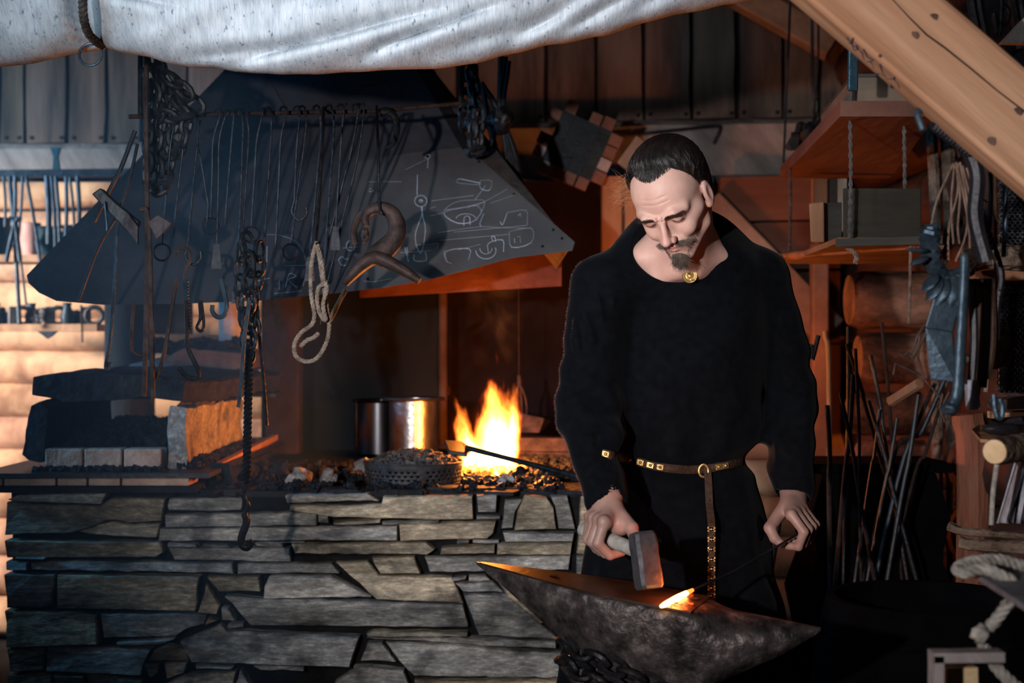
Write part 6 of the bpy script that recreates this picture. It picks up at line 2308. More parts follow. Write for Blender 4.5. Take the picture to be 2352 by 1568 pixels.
def head_sdf(q, detail=True):
    """local head: face towards -y, eyes at z=0"""
    ax_ = np.abs(q[:, 0])
    m = np.stack([ax_, q[:, 1], q[:, 2]], 1)
    d = ell(q, (0, 0.022, 0.036), (0.076, 0.098, 0.080))
    d = smin(d, ell(q, (0, -0.022, 0.030), (0.064, 0.060, 0.058)), 0.02)
    d = smin(d, ell(q, (0, -0.010, -0.030), (0.064, 0.066, 0.062)), 0.025)
    d = smin(d, ell(q, (0, -0.035, -0.078), (0.040, 0.046, 0.032)), 0.02)
    d = smin(d, ell(q, (0, -0.068, -0.100), (0.019, 0.018, 0.016)), 0.014)
    d = smin(d, cap(m, (0.052, 0.012, -0.045), (0.046, 0.000, -0.074), 0.014), 0.018)
    d = smin(d, cap(m, (0.046, 0.0, -0.074), (0.016, -0.062, -0.102), 0.013), 0.016)
    d = smin(d, cap(m, (0.044, -0.052, -0.026), (0.058, -0.024, -0.018), 0.013), 0.022)
    d = smin(d, ell(m, (0.036, -0.058, -0.040), (0.018, 0.018, 0.018)), 0.014)
    # brow ridge
    d = smin(d, cap(m, (0.008, -0.0865, 0.0105), (0.032, -0.0835, 0.0150), 0.0065), 0.010)
    d = smin(d, cap(m, (0.032, -0.0835, 0.0150), (0.051, -0.062, 0.012), 0.0065), 0.020)
    # sockets
    d = smax(d, -ell(m, (0.031, -0.090, -0.002), (0.017, 0.015, 0.0115)), 0.012)
    # muzzle
    d = smin(d, ell(q, (0, -0.072, -0.066), (0.026, 0.018, 0.020)), 0.016)
    # nose
    d = smin(d, cap(q, (0, -0.082, 0.006), (0, -0.103, -0.032), 0.0062, 0.0078), 0.010)
    d = smin(d, ell(q, (0, -0.107, -0.038), (0.0105, 0.0115, 0.0095)), 0.006)
    d = smin(d, ell(m, (0.0125, -0.095, -0.042), (0.0075, 0.010, 0.0075)), 0.005)
    d = smax(d, -ell(m, (0.0065, -0.103, -0.0475), (0.0035, 0.0055, 0.004)), 0.003)
    d = smax(d, -ell(m, (0.0215, -0.094, -0.037), (0.004, 0.010, 0.010)), 0.005)
    # lips
    d = smin(d, cap(m, (0.0, -0.0905, -0.0635), (0.019, -0.081, -0.066), 0.0038, 0.0022), 0.004)
    d = smin(d, cap(m, (0.0, -0.0895, -0.0725), (0.016, -0.0815, -0.0705), 0.0048, 0.0025), 0.004)
    d = smax(d, -cap(m, (0.0, -0.0965, -0.0680), (0.024, -0.0835, -0.0690), 0.0020), 0.002)
    d = smax(d, -ell(q, (0, -0.092, -0.083), (0.014, 0.006, 0.005)), 0.006)
    # eyeballs under lowered lids
    d = smin(d, ell(m, (0.031, -0.0665, -0.004), (0.0135, 0.0130, 0.0110)), 0.003)
    lid = ell(m, (0.031, -0.0668, -0.002), (0.0165, 0.0142, 0.0125))
    lid = smax(lid, -(q[:, 2] + 0.0065 + 12 * (m[:, 0] - 0.031) ** 2 * -1), 0.001)
    d = smin(d, lid, 0.004)
    low = ell(m, (0.031, -0.0662, -0.0050), (0.0165, 0.0138, 0.0125))
    low = smax(low, (q[:, 2] + 0.0095 - 8 * (m[:, 0] - 0.031) ** 2), 0.001)
    d = smin(d, low, 0.004)
    d = smax(d, -cap(m, (0.019, -0.080, 0.0050), (0.045, -0.074, 0.0040), 0.0014), 0.003)
    # frown lines and nasolabial folds
    d = smax(d, -cap(m, (0.0055, -0.0895, 0.006), (0.0075, -0.0885, 0.024), 0.0022, 0.001), 0.003)
    d = smax(d, -cap(m, (0.020, -0.090, -0.046), (0.029, -0.078, -0.066), 0.0012), 0.005)
    for zz in (0.044, 0.056):
        d = smax(d, -cap(m, (0.0, -0.0855 + (zz - .04) * .2, zz), (0.03, -0.077 + (zz - .04) * .25, zz + 0.001), 0.0002), 0.004)
    # ears
    e = ell(m, (0.079, 0.012, -0.012), (0.0085, 0.0185, 0.031))
    e = smin(e, ell(m, (0.075, 0.004, -0.034), (0.007, 0.009, 0.010)), 0.006)
    e = smax(e, -ell(m, (0.088, 0.006, -0.008), (0.0055, 0.010, 0.018)), 0.004)
    d = smin(d, e, 0.006)
    return d


NB = np.array(P(1572, 575, 3.00))          # pit of the neck, inside
SHL, SHR = np.array(P(1388, 655, 3.02)), np.array(P(1742, 648, 3.12))
EL, ER = np.array(P(1352, 935, 3.00)), np.array(P(1808, 920, 3.16))
WL, WR = np.array(P(1396, 1168, 2.80)), np.array(P(1822, 1142, 3.04))
HIP = np.array(P(1560, 1110, 3.10))
CH_ = np.array(P(1565, 760, 3.09))
nape = from_head([(0, 0.045, -0.055)])[0]
throat = from_head([(0, -0.005, -0.085)])[0]


def neck_sdf(p):
    d = cap(p, nape, NB + [0, 0.02, 0.02], 0.055, 0.066)
    d = smin(d, ell(p, NB + [-0.01, 0.02, -0.015], (0.115, 0.065, 0.045)), 0.04)
    d = smin(d, cap(p, throat, NB + [0, -0.02, -0.01], 0.040, 0.052), 0.03)
    tr = smin(cap(p, NB + [0, 0.04, 0.0], SHL + [0.04, 0.03, 0.0], 0.050, 0.036), cap(p, NB + [0, 0.04, 0.0], SHR + [-0.04, 0.03, 0.0], 0.050, 0.036), 0.03)
    d = smin(d, tr, 0.05)
    d = smin(d, ell(p, NB + [0.0, 0.070, -0.10], (0.130, 0.075, 0.12)), 0.03)
    # collar bones
    d = smin(d, cap(p, NB + [-0.02, -0.045, -0.045], SHL + [0.08, -0.01, 0.0], 0.008), 0.03)
    d = smin(d, cap(p, NB + [0.02, -0.045, -0.045], SHR + [-0.08, -0.01, 0.0], 0.008), 0.03)
    return d


def skin_upper(p):
    return smin(HS * head_sdf(to_head(p)), neck_sdf(p), 0.012)


# --- hands
def hand_left(p):
    d = None
    return d


hE, hH = np.array(P(1342, 1216, 2.885)), np.array(P(1482, 1272, 2.62))     # hammer handle: butt and head
ha = (hH - hE) / np.linalg.norm(hH - hE)
hc = hE + (hH - hE) * 0.42                                                   # middle of the grip
up_ = WL - hc
up_ = up_ - ha * (up_ @ ha)
hu = up_ / np.linalg.norm(up_)
hv = np.cross(ha, hu)
if hv[1] > 0:
    hv = -hv                                                                 # towards the camera


def rad(th, r, s):
    """around the handle: angle from the wrist side, radius, shift along the handle"""
    th = math.radians(th)
    return hc + ha * s + (hu * math.cos(th) + hv * math.sin(th)) * r


GR = []
for s_, sc_ in ((0.033, 1.0), (0.011, 1.06), (-0.011, 1.0), (-0.031, 0.86)):
    GR.append([(rad(42, 0.046, s_), 0.0112 * sc_), (rad(100, 0.036 * sc_ + .002, s_ * 1.05), 0.0100 * sc_), (rad(165, 0.027, s_ * 1.02), 0.0092 * sc_), (rad(225, 0.0245, s_), 0.0082 * sc_)])


def grip_hand(p):
    # wrist and palm
    d = cap(p, WL + (WL - hc) * 0.35, WL, 0.031, 0.028)
    for s_ in (0.030, 0.010, -0.012, -0.029):
        d = smin(d, cap(p, WL + ha * s_ * 0.55, rad(38, 0.043, s_), 0.019, 0.0135), 0.012)
    d = smin(d, cap(p, WL + ha * 0.0, rad(-15, 0.030, 0.0), 0.022, 0.02), 0.02)
    d = smin(d, cap(p, rad(-25, 0.034, 0.020), rad(-30, 0.036, -0.025), 0.018), 0.015)
    for f in GR:
        for (a, ra), (b, rb) in zip(f[:-1], f[1:]):
            d = smin(d, cap(p, a, b, ra, rb), 0.0035)
        # knuckle
        d = smin(d, ell(p, f[0][0] + (hu + hv) * 0.002, (0.0125, 0.0125, 0.0125)), 0.006)
    # thumb along and over the handle
    t0, t1, t2, t3 = WL + ha * 0.020 + hv * -0.006, rad(-35, 0.040, 0.045), rad(-70, 0.028, 0.066), rad(-112, 0.0235, 0.074)
    d = smin(d, cap(p, t0, t1, 0.018, 0.0135), 0.010)
    d = smin(d, cap(p, t1, t2, 0.0125, 0.0112), 0.004)
    d = smin(d, cap(p, t2, t3, 0.0112, 0.009), 0.003)
    return d


# the other hand, closed loosely round the cold rod
ra_, rb_ = np.array(P(1800, 1246, 2.93)), np.array(P(1850, 1215, 3.03))
ga = (rb_ - ra_) / np.linalg.norm(rb_ - ra_)
gc = ra_ + (rb_ - ra_) * 0.55
gu = WR - gc
gu = gu - ga * (gu @ ga)
gu = gu / np.linalg.norm(gu)
gv = np.cross(ga, gu)
if gv[0] < 0:
    gv = -gv


def rad2(th, r, s):
    th = math.radians(th)
    return gc + ga * s + (gu * math.cos(th) + gv * math.sin(th)) * r


G2 = []
for s_, sc_ in ((-0.033, 0.98), (-0.011, 1.04), (0.011, 1.0), (0.031, 0.86)):
    G2.append([(rad2(28, 0.052, s_), 0.0110 * sc_), (rad2(82, 0.037, s_ * 1.05), 0.0100 * sc_), (rad2(150, 0.024, s_), 0.0090 * sc_), (rad2(225, 0.017, s_), 0.008 * sc_)])


def rest_hand(p):
    d = cap(p, WR + (WR - gc) * 0.35, WR, 0.030, 0.027)
    for s_ in (-0.030, -0.010, 0.012, 0.029):
        d = smin(d, cap(p, WR + ga * s_ * 0.5, rad2(26, 0.050, s_), 0.018, 0.0125), 0.012)
    for f in G2:
        for (a, ra), (b, rb) in zip(f[:-1], f[1:]):
            d = smin(d, cap(p, a, b, ra, rb), 0.0035)
    t0, t1, t2, t3 = WR - ga * 0.018, rad2(-38, 0.045, -0.044), rad2(-60, 0.026, -0.052), rad2(-100, 0.014, -0.05)
    d = smin(d, cap(p, t0, t1, 0.016, 0.0125), 0.010)
    d = smin(d, cap(p, t1, t2, 0.012, 0.0105), 0.004)
    d = smin(d, cap(p, t2, t3, 0.0105, 0.0085), 0.003)
    return d


FT = [np.array([0.25, 3.02, 0.0]), np.array([0.47, 3.12, 0.0])]


def body_rest(p):
    d = ell(p, (HIP + CH_) / 2, (0.125, 0.080, 0.25))
    d = smin(d, ell(p, HIP, (0.120, 0.080, 0.11)), 0.04)
    for S_, E_, Wr in ((SHL, EL, WL), (SHR, ER, WR)):
        d = smin(d, cap(p, S_, E_, 0.050, 0.040), 0.04)
        d = smin(d, cap(p, E_, Wr, 0.040, 0.028), 0.01)
    for k, ft in enumerate(FT):
        hx = HIP + [(-0.085, 0.085)[k], 0, -0.04]
        kn = np.array([ft[0] * .6 + hx[0] * .4, ft[1] - 0.02, 0.50])
        an_ = ft + [0, 0, 0.09]
        d = smin(d, cap(p, hx, kn, 0.080, 0.056), 0.03)
        d = smin(d, cap(p, kn, an_, 0.054, 0.038), 0.02)
        d = smin(d, cap(p, ft + [0, 0.03, 0.045], ft + [0.0, -0.16, 0.032], 0.042, 0.030), 0.02)
    return d


def tris(parts):
    V, Q, off = [], [], 0
    for v, q in parts:
        V.append(v)
        Q.append(q + off)
        off += len(v)
    return np.concatenate(V), np.concatenate(Q)


def np_mesh(name, V, Q, mat, parent, tint=None):
    me = bpy.data.meshes.new(name)
    V = np.asarray(V, dtype=np.float32)
    Q = np.asarray(Q, dtype=np.int32)
    me.vertices.add(len(V))
    me.vertices.foreach_set('co', V.ravel())
    me.loops.add(Q.size)
    me.loops.foreach_set('vertex_index', Q.ravel())
    me.polygons.add(len(Q))
    me.polygons.foreach_set('loop_start', np.arange(0, Q.size, Q.shape[1], dtype=np.int32))
    me.polygons.foreach_set('loop_total', np.full(len(Q), Q.shape[1], dtype=np.int32))
    me.update(calc_edges=True)
    me.validate()
    me.polygons.foreach_set('use_smooth', np.ones(len(me.polygons), dtype=bool))
    if tint is not None:
        at = me.color_attributes.new('tint', 'FLOAT_COLOR', 'POINT')
        arr = np.ones((len(V), 4), dtype=np.float32)
        arr[:, :3] = tint
        at.data.foreach_set('color', arr.ravel())
    me.materials.append(mat)
    o = bpy.data.objects.new(name, me)
    COL.objects.link(o)
    if parent is not None:
        o.parent = parent
        o.matrix_parent_inverse = Matrix.Translation(-Vector(parent.location))
    return o


smith = thing('person', 'man in a long black tunic looking down at the anvil, hammer in one hand, holding the hot bar in the other', 'person', (0.36, 3.06, 0.0))
smith['label'] = 'bearded man in black tunic bending his head over the anvil, hammer in hand'
p1 = sn_mesh(skin_upper, HC - [0.16, 0.16, 0.22], HC + [0.18, 0.24, 0.14], 0.0016)
p2 = sn_mesh(grip_hand, np.minimum(WL, hc) - [0.08, 0.08, 0.07], np.maximum(WL, hc) + [0.09, 0.09, 0.06], 0.0017)
p3 = sn_mesh(rest_hand, np.minimum(WR, gc) - [0.08, 0.08, 0.07], np.maximum(WR, gc) + [0.09, 0.09, 0.06], 0.0021)
p4 = sn_mesh(body_rest, (0.02, 2.70, -0.02), (0.80, 3.35, 1.5), 0.011)
V, Q = tris([p1, p2, p3, p4])
# natural colour differences of the skin: lips, eyelid rims, ears and nose
q = to_head(V)
tint = np.ones((len(V), 3), dtype=np.float32)
mq = np.stack([np.abs(q[:, 0]), q[:, 1], q[:, 2]], 1)
lips = np.clip(1 - np.minimum(cap(mq, (0, -.0905, -.064), (.019, -.081, -.066), 0.002), cap(mq, (0, -.0895, -.0725), (.016, -.0815, -.0705), 0.003)) / 0.0035, 0, 1)
tint *= 1 - lips[:, None] * np.array([0.15, 0.42, 0.35])
rim_ = np.clip(1.6 - cap(mq, (0.017, -.080, -.0076), (0.045, -.075, -.0080), 0.0010) / 0.0022, 0, 1) * (mq[:, 1] < -0.06)
tint *= 1 - rim_[:, None] * np.array([0.80, 0.84, 0.85])
nose = np.clip(1 - ell(mq, (0, -.104, -.038), (.014, .016, .014)) / 0.01, 0, 1)
tint *= 1 - nose[:, None] * np.array([0.0, 0.10, 0.08])
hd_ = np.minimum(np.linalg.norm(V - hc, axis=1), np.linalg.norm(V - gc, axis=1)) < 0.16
hand_shade = 0.5 + 0.12 * np.array([noise.noise(Vector(v) * 45) for v in V[hd_]])
tint[hd_] *= hand_shade[:, None]            # hands darkened, shade put into their colour
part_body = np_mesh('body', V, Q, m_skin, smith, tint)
part_body['label'] = 'skin of face, neck and hands'


# --- tunic
def ngrid(p, f, ph=0.0):
    return np.sin(p[:, 0] * f + ph + 1.7 * np.sin(p[:, 2] * f * 0.7 + ph)) * np.sin(p[:, 1] * f * 0.8 + ph * 2 + 1.3 * np.sin(p[:, 2] * f * 0.5))


NKc = np.array(P(1556, 600, 2.93))


def tunic_sdf(p):
    # torso
    d = ell(p, CH_ + [0.0, 0.0, 0.02], (0.190, 0.128, 0.26))
    d = smin(d, ell(p, (CH_ + HIP) / 2 + [-0.01, 0, -0.03], (0.178, 0.122, 0.24)), 0.05)
    d = smin(d, smin(cap(p, NB + [0, 0.035, -0.005], SHL + [0.01, 0, 0], 0.068, 0.066), cap(p, NB + [0, 0.035, -0.005], SHR + [-0.01, 0, 0], 0.068, 0.066), 0.03), 0.05)
    for S_, E_, Wr, k in ((SHL, EL, WL, 0), (SHR, ER, WR, 1)):
        a = cap(p, S_, E_, 0.071, 0.066)
        w2 = Wr + (E_ - Wr) * 0.10
        b = cap(p, E_, w2, 0.066, 0.043)
        arm = smin(a, b, 0.03)
        # creases at the elbow and sleeve
        t = (p - E_) @ ((S_ - E_) / np.linalg.norm(S_ - E_))
        arm = arm + 0.0035 * np.sin(t * 95 + p[:, 0] * 40) * np.exp(-(t / 0.13) ** 2)
        # open cuff
        wdir = (Wr - E_) / np.linalg.norm(Wr - E_)
        cut = (p - (Wr - wdir * 0.002)) @ wdir
        inner = cap(p, Wr - wdir * 0.035, Wr + wdir * 0.05, 0.033, 0.037)
        arm = smax(arm, cut, 0.004)
        arm = smax(arm, -inner, 0.003)
        d = smin(d, arm, 0.03)
    # skirt below the belt
    z = p[:, 2]
    zb = HIP[2] + 0.03
    tt = np.clip((zb - z) / 0.5, 0, 1.2)
    rx = 0.165 + 0.095 * tt
    ry = 0.115 + 0.07 * tt
    qx, qy = (p[:, 0] - HIP[0]), (p[:, 1] - HIP[1])
    ang = np.arctan2(qy, qx)
    k = np.sqrt((qx / rx) ** 2 + (qy / ry) ** 2)
    sk = (k - 1) * np.minimum(rx, ry) + 0.012 * np.sin(ang * 9 + 1.0 + z * 3) * tt
    sk = smax(sk, z - zb, 0.02)
    sk = smax(sk, (0.50 - z), 0.01)
    d = smin(d, sk, 0.025)
    # waist drawn in by the belt
    zz = z - belt_z(p)
    d = d + 0.012 * np.exp(-(zz / 0.02) ** 2) * (np.abs(p[:, 0] - HIP[0]) < 0.2)
    # folds
    f = 0.006 * ngrid(p, 17, 0.4) + 0.003 * ngrid(p, 34, 2.0)
    f += 0.007 * np.exp(-((p[:, 2] - belt_z(p) - 0.05) / 0.06) ** 2) * np.sin(p[:, 0] * 60)
    # diagonal pulls at the armpit and shoulder
    for a0, a1, dep in ((P(1362, 645, 2.93), P(1385, 730, 2.93), 0.008), (P(1312, 690, 2.95), P(1322, 800, 2.95), 0.008), (P(1330, 690, 2.94), P(1362, 780, 2.94), 0.006), (P(1412, 690, 2.93), P(1414, 800, 2.93), 0.009)):
        f += dep * np.clip(1 - cap(p, a0, a1, 0.0) / 0.014, 0, 1) - dep * 0.8 * np.clip(1 - cap(p, np.array(a0) + [0.018, 0, 0], np.array(a1) + [0.018, 0, 0], 0.0) / 0.014, 0, 1)
    d = d - f
    # neck opening
    nk = ell(p, NKc + [0.004, 0.012, 0.032], (0.099, 0.108, 0.073))
    nk = smin(nk, cap(p, NKc + [0.0, 0.03, 0.05], NKc + [0.0, 0.04, 0.2], 0.085), 0.02)
    slit = cap(p, P(1577, 640, 2.90), P(1580, 700, 2.92), 0.006, 0.002) 
    slit = np.maximum(slit, p[:, 1] - 3.02)
    d = smax(d, -nk, 0.004)
    d = smax(d, -slit, 0.003)
    return d


def belt_z(p):
    """the belt sags towards the middle"""
    bx = p[:, 0] - 0.36
    return 1.3 - (1078 - 784) / F * 3.0 + np.where(bx < 0, 1.0, 0.55) * bx * bx * 1.6


t_ = sn_mesh(lambda p: tunic_sdf(p), (0.02, 2.72, 0.47), (0.80, 3.40, 1.60), 0.0045)
np_mesh('tunic', t_[0], t_[1], m_tunic, smith)
lg_ = sn_mesh(lambda p: np.maximum(np.minimum(cap(p, HIP + [-0.085, 0, -0.1], np.array([0.27, 3.0, 0.12]), 0.10, 0.062), cap(p, HIP + [0.085, 0, -0.1], np.array([0.46, 3.1, 0.12]), 0.10, 0.062)), 0.1 - p[:, 2]), (0.05, 2.8, 0.08), (0.75, 3.35, 0.95), 0.012)
np_mesh('trousers', lg_[0], lg_[1], m_trousers, smith)
sh_ = sn_mesh(lambda p: smax(np.minimum(cap(p, FT[0] + [0, 0.035, 0.055], FT[0] + [0.0, -0.17, 0.042], 0.054, 0.042), cap(p, FT[1] + [0, 0.035, 0.055], FT[1] + [0.0, -0.17, 0.042], 0.054, 0.042)), -p[:, 2] + 0.001, 0.004), (0.1, 2.75, -0.01), (0.62, 3.25, 0.16), 0.008)
np_mesh('shoes', sh_[0], sh_[1], m_leather, smith).name = 'footwear'

# --- belt with mounts
def surf(px, py, d0=2.80, d1=3.3):
    """first point of the tunic along a sight line"""
    prev = None
    ds = d0 + (d1 - d0) * np.arange(500) / 500
    v = tunic_sdf(np.array([list(P(px, py, d)) for d in ds]))
    k = np.argmax(v < 0)
    return P(px, py, ds[k]) if v[k] < 0 else P(px, py, 3.0)


bl = thing('leather_belt', 'x', 'belt')
bpy.data.objects.remove(bl)
bpts = []
for px, py in [(1384, 1040), (1410, 1046), (1440, 1053), (1470, 1061), (1500, 1069), (1530, 1074), (1560, 1077), (1590, 1078), (1620, 1076), (1650, 1071), (1680, 1065), (1705, 1060)]:
    v = surf(px, py)
    bpts.append(v + Vector((0, -0.004, 0)))
mb = MB()
bs_ = spline(bpts, 4)
mb.tube(bs_, 0.0095, 8, flat=0.25, up=(0, 1, 0))
vs_b = mb
# flat strap: rebuild as ribbon
mb = MB()
vs, fs = [], []
for v in bs_:
    vs += [v + Vector((0, 0, 0.0095)), v + Vector((0, -0.003, 0.0085)), v + Vector((0, -0.003, -0.0085)), v + Vector((0, 0, -0.0095)), v + Vector((0, 0.004, 0))]
for i in range(len(bs_) - 1):
    for j in range(5):
        fs.append((i * 5 + j, i * 5 + (j + 1) % 5, (i + 1) * 5 + (j + 1) % 5, (i + 1) * 5 + j))
mb.add(vs, fs)
belt = np_mesh('belt', np.array([list(v) for v in mb.v]), np.array([(f[0], f[1], f[2], f[3]) for f in mb.f]), m_leather, smith)


def sub(mbx, name, mat, **kw):
    o = mbx.build(name, mat, None, **kw)
    o.parent = belt
    o.matrix_parent_inverse = Matrix.Translation(-Vector(smith.location)) if False else belt.matrix_parent_inverse
    o.matrix_parent_inverse = Matrix.Identity(4)
    return o


for px in (1390, 1446, 1468, 1492, 1516, 1650, 1668):
    k = min(range(len(bs_)), key=lambda i: abs((bs_[i].x / bs_[i].y * F + 1176) - px))
    v = bs_[k]
    t = (bs_[min(k + 1, len(bs_) - 1)] - bs_[max(k - 1, 0)])
    ang = math.atan2(t.z, t.x)
    yaw = math.atan2(t.y, t.x)
    mb = MB()
    R = Matrix.Rotation(yaw, 3, 'Z') @ Matrix.Rotation(-ang, 3, 'Y')
    mb.box(v + Vector((0, -0.004, 0)), (0.015, 0.003, 0.012), R)
    mb.rock(v + Vector((0, -0.006, 0)), 0.0035, 1, 1, 0.2)
    sub(mb, 'brass_mount', m_brass, bevel=0.001)
mb = MB()
vb = surf(1615, 1080) + Vector((0, -0.009, 0))
mb.tube([vb + Vector((0.010 * math.cos(a), 0, 0.013 * math.sin(a))) for a in [2 * PI * k / 20 for k in range(20)]], 0.0028, 8, closed=True)
sub(mb, 'buckle', m_brass, smooth=True)
# the hanging strap end
tail = [surf(1634, y) + Vector((0, -0.007, 0)) for y in (1085, 1120, 1160, 1200, 1240, 1280, 1320, 1370)]
# hang straight down from the waist, clear of the skirt
y0 = min(v.y for v in tail)
tail = [Vector((P(1634, y, y0).x, y0 if y > 1160 else v.y, P(1634, y, y0).z)) for v, y in zip(tail, (1085, 1120, 1160, 1200, 1240, 1280, 1320, 1385))]
mb = MB()
for a, b in zip(tail[:-1], tail[1:]):
    mb.bar(a, b, 0.0155, 0.003, (0, 1, 0))
sub(mb, 'strap_end', m_leather)
for i, py in enumerate([1215, 1238, 1261, 1284, 1306, 1328, 1350, 1368]):
    mb = MB()
    c = P(1634, py, y0 - 0.003)
    mb.box(c + Vector((0, 0, 0.003)), (0.016, 0.003, 0.0035))
    mb.box(c - Vector((0, 0, 0.003)), (0.016, 0.003, 0.0035))
    mb.box(c, (0.010, 0.003, 0.009))
    mb.rock(c + Vector((0, -0.002, 0)), 0.0028, 1, 1, 0.2)
    sub(mb, 'brass_mount', m_brass)
# brooch at the neck
br = P(1582, 634, min(surf(1582, y_).y for y_ in (640, 648, 656, 664)) - 0.010)
br.y = min(br.y, min(surf(x_, 655).y for x_ in (1560, 1600)) - 0.008)
mb = MB()
br.y -= 0.014
R = Matrix.Rotation(math.radians(84), 3, 'X')
mb.lathe(br, [(0.0, -0.002), (0.0150, -0.002), (0.0158, 0.0), (0.0150, 0.0022), (0.0125, 0.0018), (0.0115, 0.0028), (0.0095, 0.0020), (0.006, 0.0026), (0.0045, 0.0015), (0.003, 0.0045), (0, 0.005)], 32, R)
o = mb.build('brooch', m_brass, None, smooth=True)
o.parent = smith
o.matrix_parent_inverse = Matrix.Translation(-Vector(smith.location))

# --- hair
def zh(y, ax_):
    """height of the hairline for a given distance back"""
    front = 0.091 + 0.004 * np.sin(np.clip(ax_ / 0.05, 0, 1) * PI * 0.75) ** 2
    side = np.where(y < -0.028, front, front - (y + 0.028) * 2.6)
    return np.maximum(side, -0.075)


def skull(q):
    d = ell(q, (0, 0.022, 0.036), (0.076, 0.098, 0.080))
    d = smin(d, ell(q, (0, -0.022, 0.030), (0.064, 0.060, 0.058)), 0.02)
    return smin(d, ell(q, (0, 0.05, -0.02), (0.060, 0.055, 0.060)), 0.03)


def hair_sdf(p):
    q = to_head(p)
    g = q[:, 2] - zh(q[:, 1], np.abs(q[:, 0]))
    th = 0.0006 + 0.0090 * np.clip(g / 0.05, 0, 1) ** 0.8
    ribs = 0.0012 * np.sin(q[:, 0] * 520 + 3 * np.sin(q[:, 2] * 60)) * np.clip(g / 0.02, 0, 1)
    d = skull(q) - th - ribs
    d = smax(d, -g * 0.6, 0.003)
    m = np.stack([np.abs(q[:, 0]), q[:, 1], q[:, 2]], 1)
    d = smax(d, -ell(m, (0.080, 0.010, -0.012), (0.013, 0.022, 0.034)), 0.003)
    # tied bun at the back
    bun = ell(q, (0.0, 0.128, 0.03), (0.030, 0.026, 0.030))
    return HS * smin(d, bun, 0.012)


h_ = sn_mesh(hair_sdf, HC - [0.15, 0.17, 0.17], HC + [0.15, 0.22, 0.16], 0.0028)
hair = np_mesh('hair', h_[0], h_[1], m_hair, smith)


def strands(name, roots, dirs, L, r0, mat, parent, steps=7, hug=None, curl=0.0, lift=0.0, seed=1):
    rng = np.random.RandomState(seed)
    N_ = len(roots)
    P_ = roots.copy()
    Dr = dirs / np.linalg.norm(dirs, axis=1)[:, None]
    path = [P_.copy()]
    Ls = L * (0.6 + 0.7 * rng.rand(N_))
    for s in range(steps):
        Dr = Dr + rng.randn(N_, 3) * curl
        Dr /= np.linalg.norm(Dr, axis=1)[:, None]
        P_ = P_ + Dr * (Ls / steps)[:, None]
        if hug is not None:
            P_, Dr = hug(P_, Dr)
        path.append(P_.copy())
    path = np.stack(path, 1)
    vs, fs = [], []
    K = steps + 1
    T = np.gradient(path, axis=1)
    T /= np.linalg.norm(T, axis=2)[:, :, None] + 1e-9
    A = np.cross(T, rng.randn(N_, 1, 3))
    A /= np.linalg.norm(A, axis=2)[:, :, None] + 1e-9
    B = np.cross(T, A)
    rr = r0 * np.linspace(1, 0.25, K)[None, :, None]
    ring = np.stack([path + (A * math.cos(a) + B * math.sin(a)) * rr for a in (0, 2 * PI / 3, 4 * PI / 3)], 2)
    V = ring.reshape(-1, 3)
    base = (np.arange(N_) * K * 3)[:, None, None]
    k = np.arange(steps)[None, :, None] * 3
    j = np.arange(3)[None, None, :]
    jn = (np.arange(3) + 1) % 3
    a = base + k + j
    b = base + k + jn[None, None, :]
    Q = np.stack([a, b, b + 3, a + 3], -1).reshape(-1, 4)
    o = np_mesh(name, V, Q, mat, smith)
    if parent is not None:
        o.parent = parent
        o.matrix_parent_inverse = Matrix.Identity(4)
    return o


def grad(fn, p, e=0.001):
    g = np.stack([(fn(p + np.eye(3)[i] * e) - fn(p - np.eye(3)[i] * e)) / (2 * e) for i in range(3)], 1)
    return g / (np.linalg.norm(g, axis=1)[:, None] + 1e-9)


rng = np.random.RandomState(3)
# combed-back strands over the cap
hv_ = h_[0]
sel = rng.choice(len(hv_), 9000)
q = to_head(hv_[sel])
keep = (q[:, 2] > -0.03) & (q[:, 1] < 0.10)
roots = hv_[sel][keep][:5200]
q = to_head(roots)
bk = np.stack([-q[:, 0] * 2.0, np.full(len(q), 0.10) - q[:, 1] * 0.2, 0.05 - q[:, 2] * 0.6 * (q[:, 1] > 0)], 1)
bk[:, 2] += np.where(q[:, 1] < -0.02, 0.05, -0.02)
wd = bk @ HR.T


def hug_hair(p, d):
    s = hair_sdf(p)
    n = grad(hair_sdf, p)
    p = p - n * (s - 0.0008)[:, None]
    d = d - n * (d * n).sum(1)[:, None]
    d /= np.linalg.norm(d, axis=1)[:, None] + 1e-9
    return p, d


strands('hair_strands', roots, wd, 0.040, 0.00055, m_hair, None, 6, hug_hair, 0.03).name = 'combed_hair'
# fine hairs at the hairline
xs_ = rng.uniform(-0.062, 0.062, 900)
ys_ = np.full(900, -0.07)
zz_ = zh(np.full(900, -0.05), np.abs(xs_)) + rng.uniform(-0.006, 0.006, 900)
rt_ = np.stack([xs_, np.full(900, -0.13), zz_], 1)
live = np.ones(900, dtype=bool)
for _ in range(80):
    live[live] = skull(rt_[live]) > 0.0008
    rt_[live, 1] += 0.0015
rt_ = np.array(rt_)
roots = from_head(rt_)
dl = np.stack([-rt_[:, 0] * 0.3, np.full(len(rt_), 0.05), np.full(len(rt_), 0.12)], 1) @ HR.T


def hug_skull(p, d):
    f = lambda x: HS * skull(to_head(x))
    s = f(p)
    n = grad(f, p)
    p = p - n * (s - 0.0035)[:, None]
    d = d - n * (d * n).sum(1)[:, None]
    return p, d / (np.linalg.norm(d, axis=1)[:, None] + 1e-9)


strands('hairline', roots, dl, 0.035, 0.0004, m_hair, None, 5, hug_skull, 0.05, seed=5)
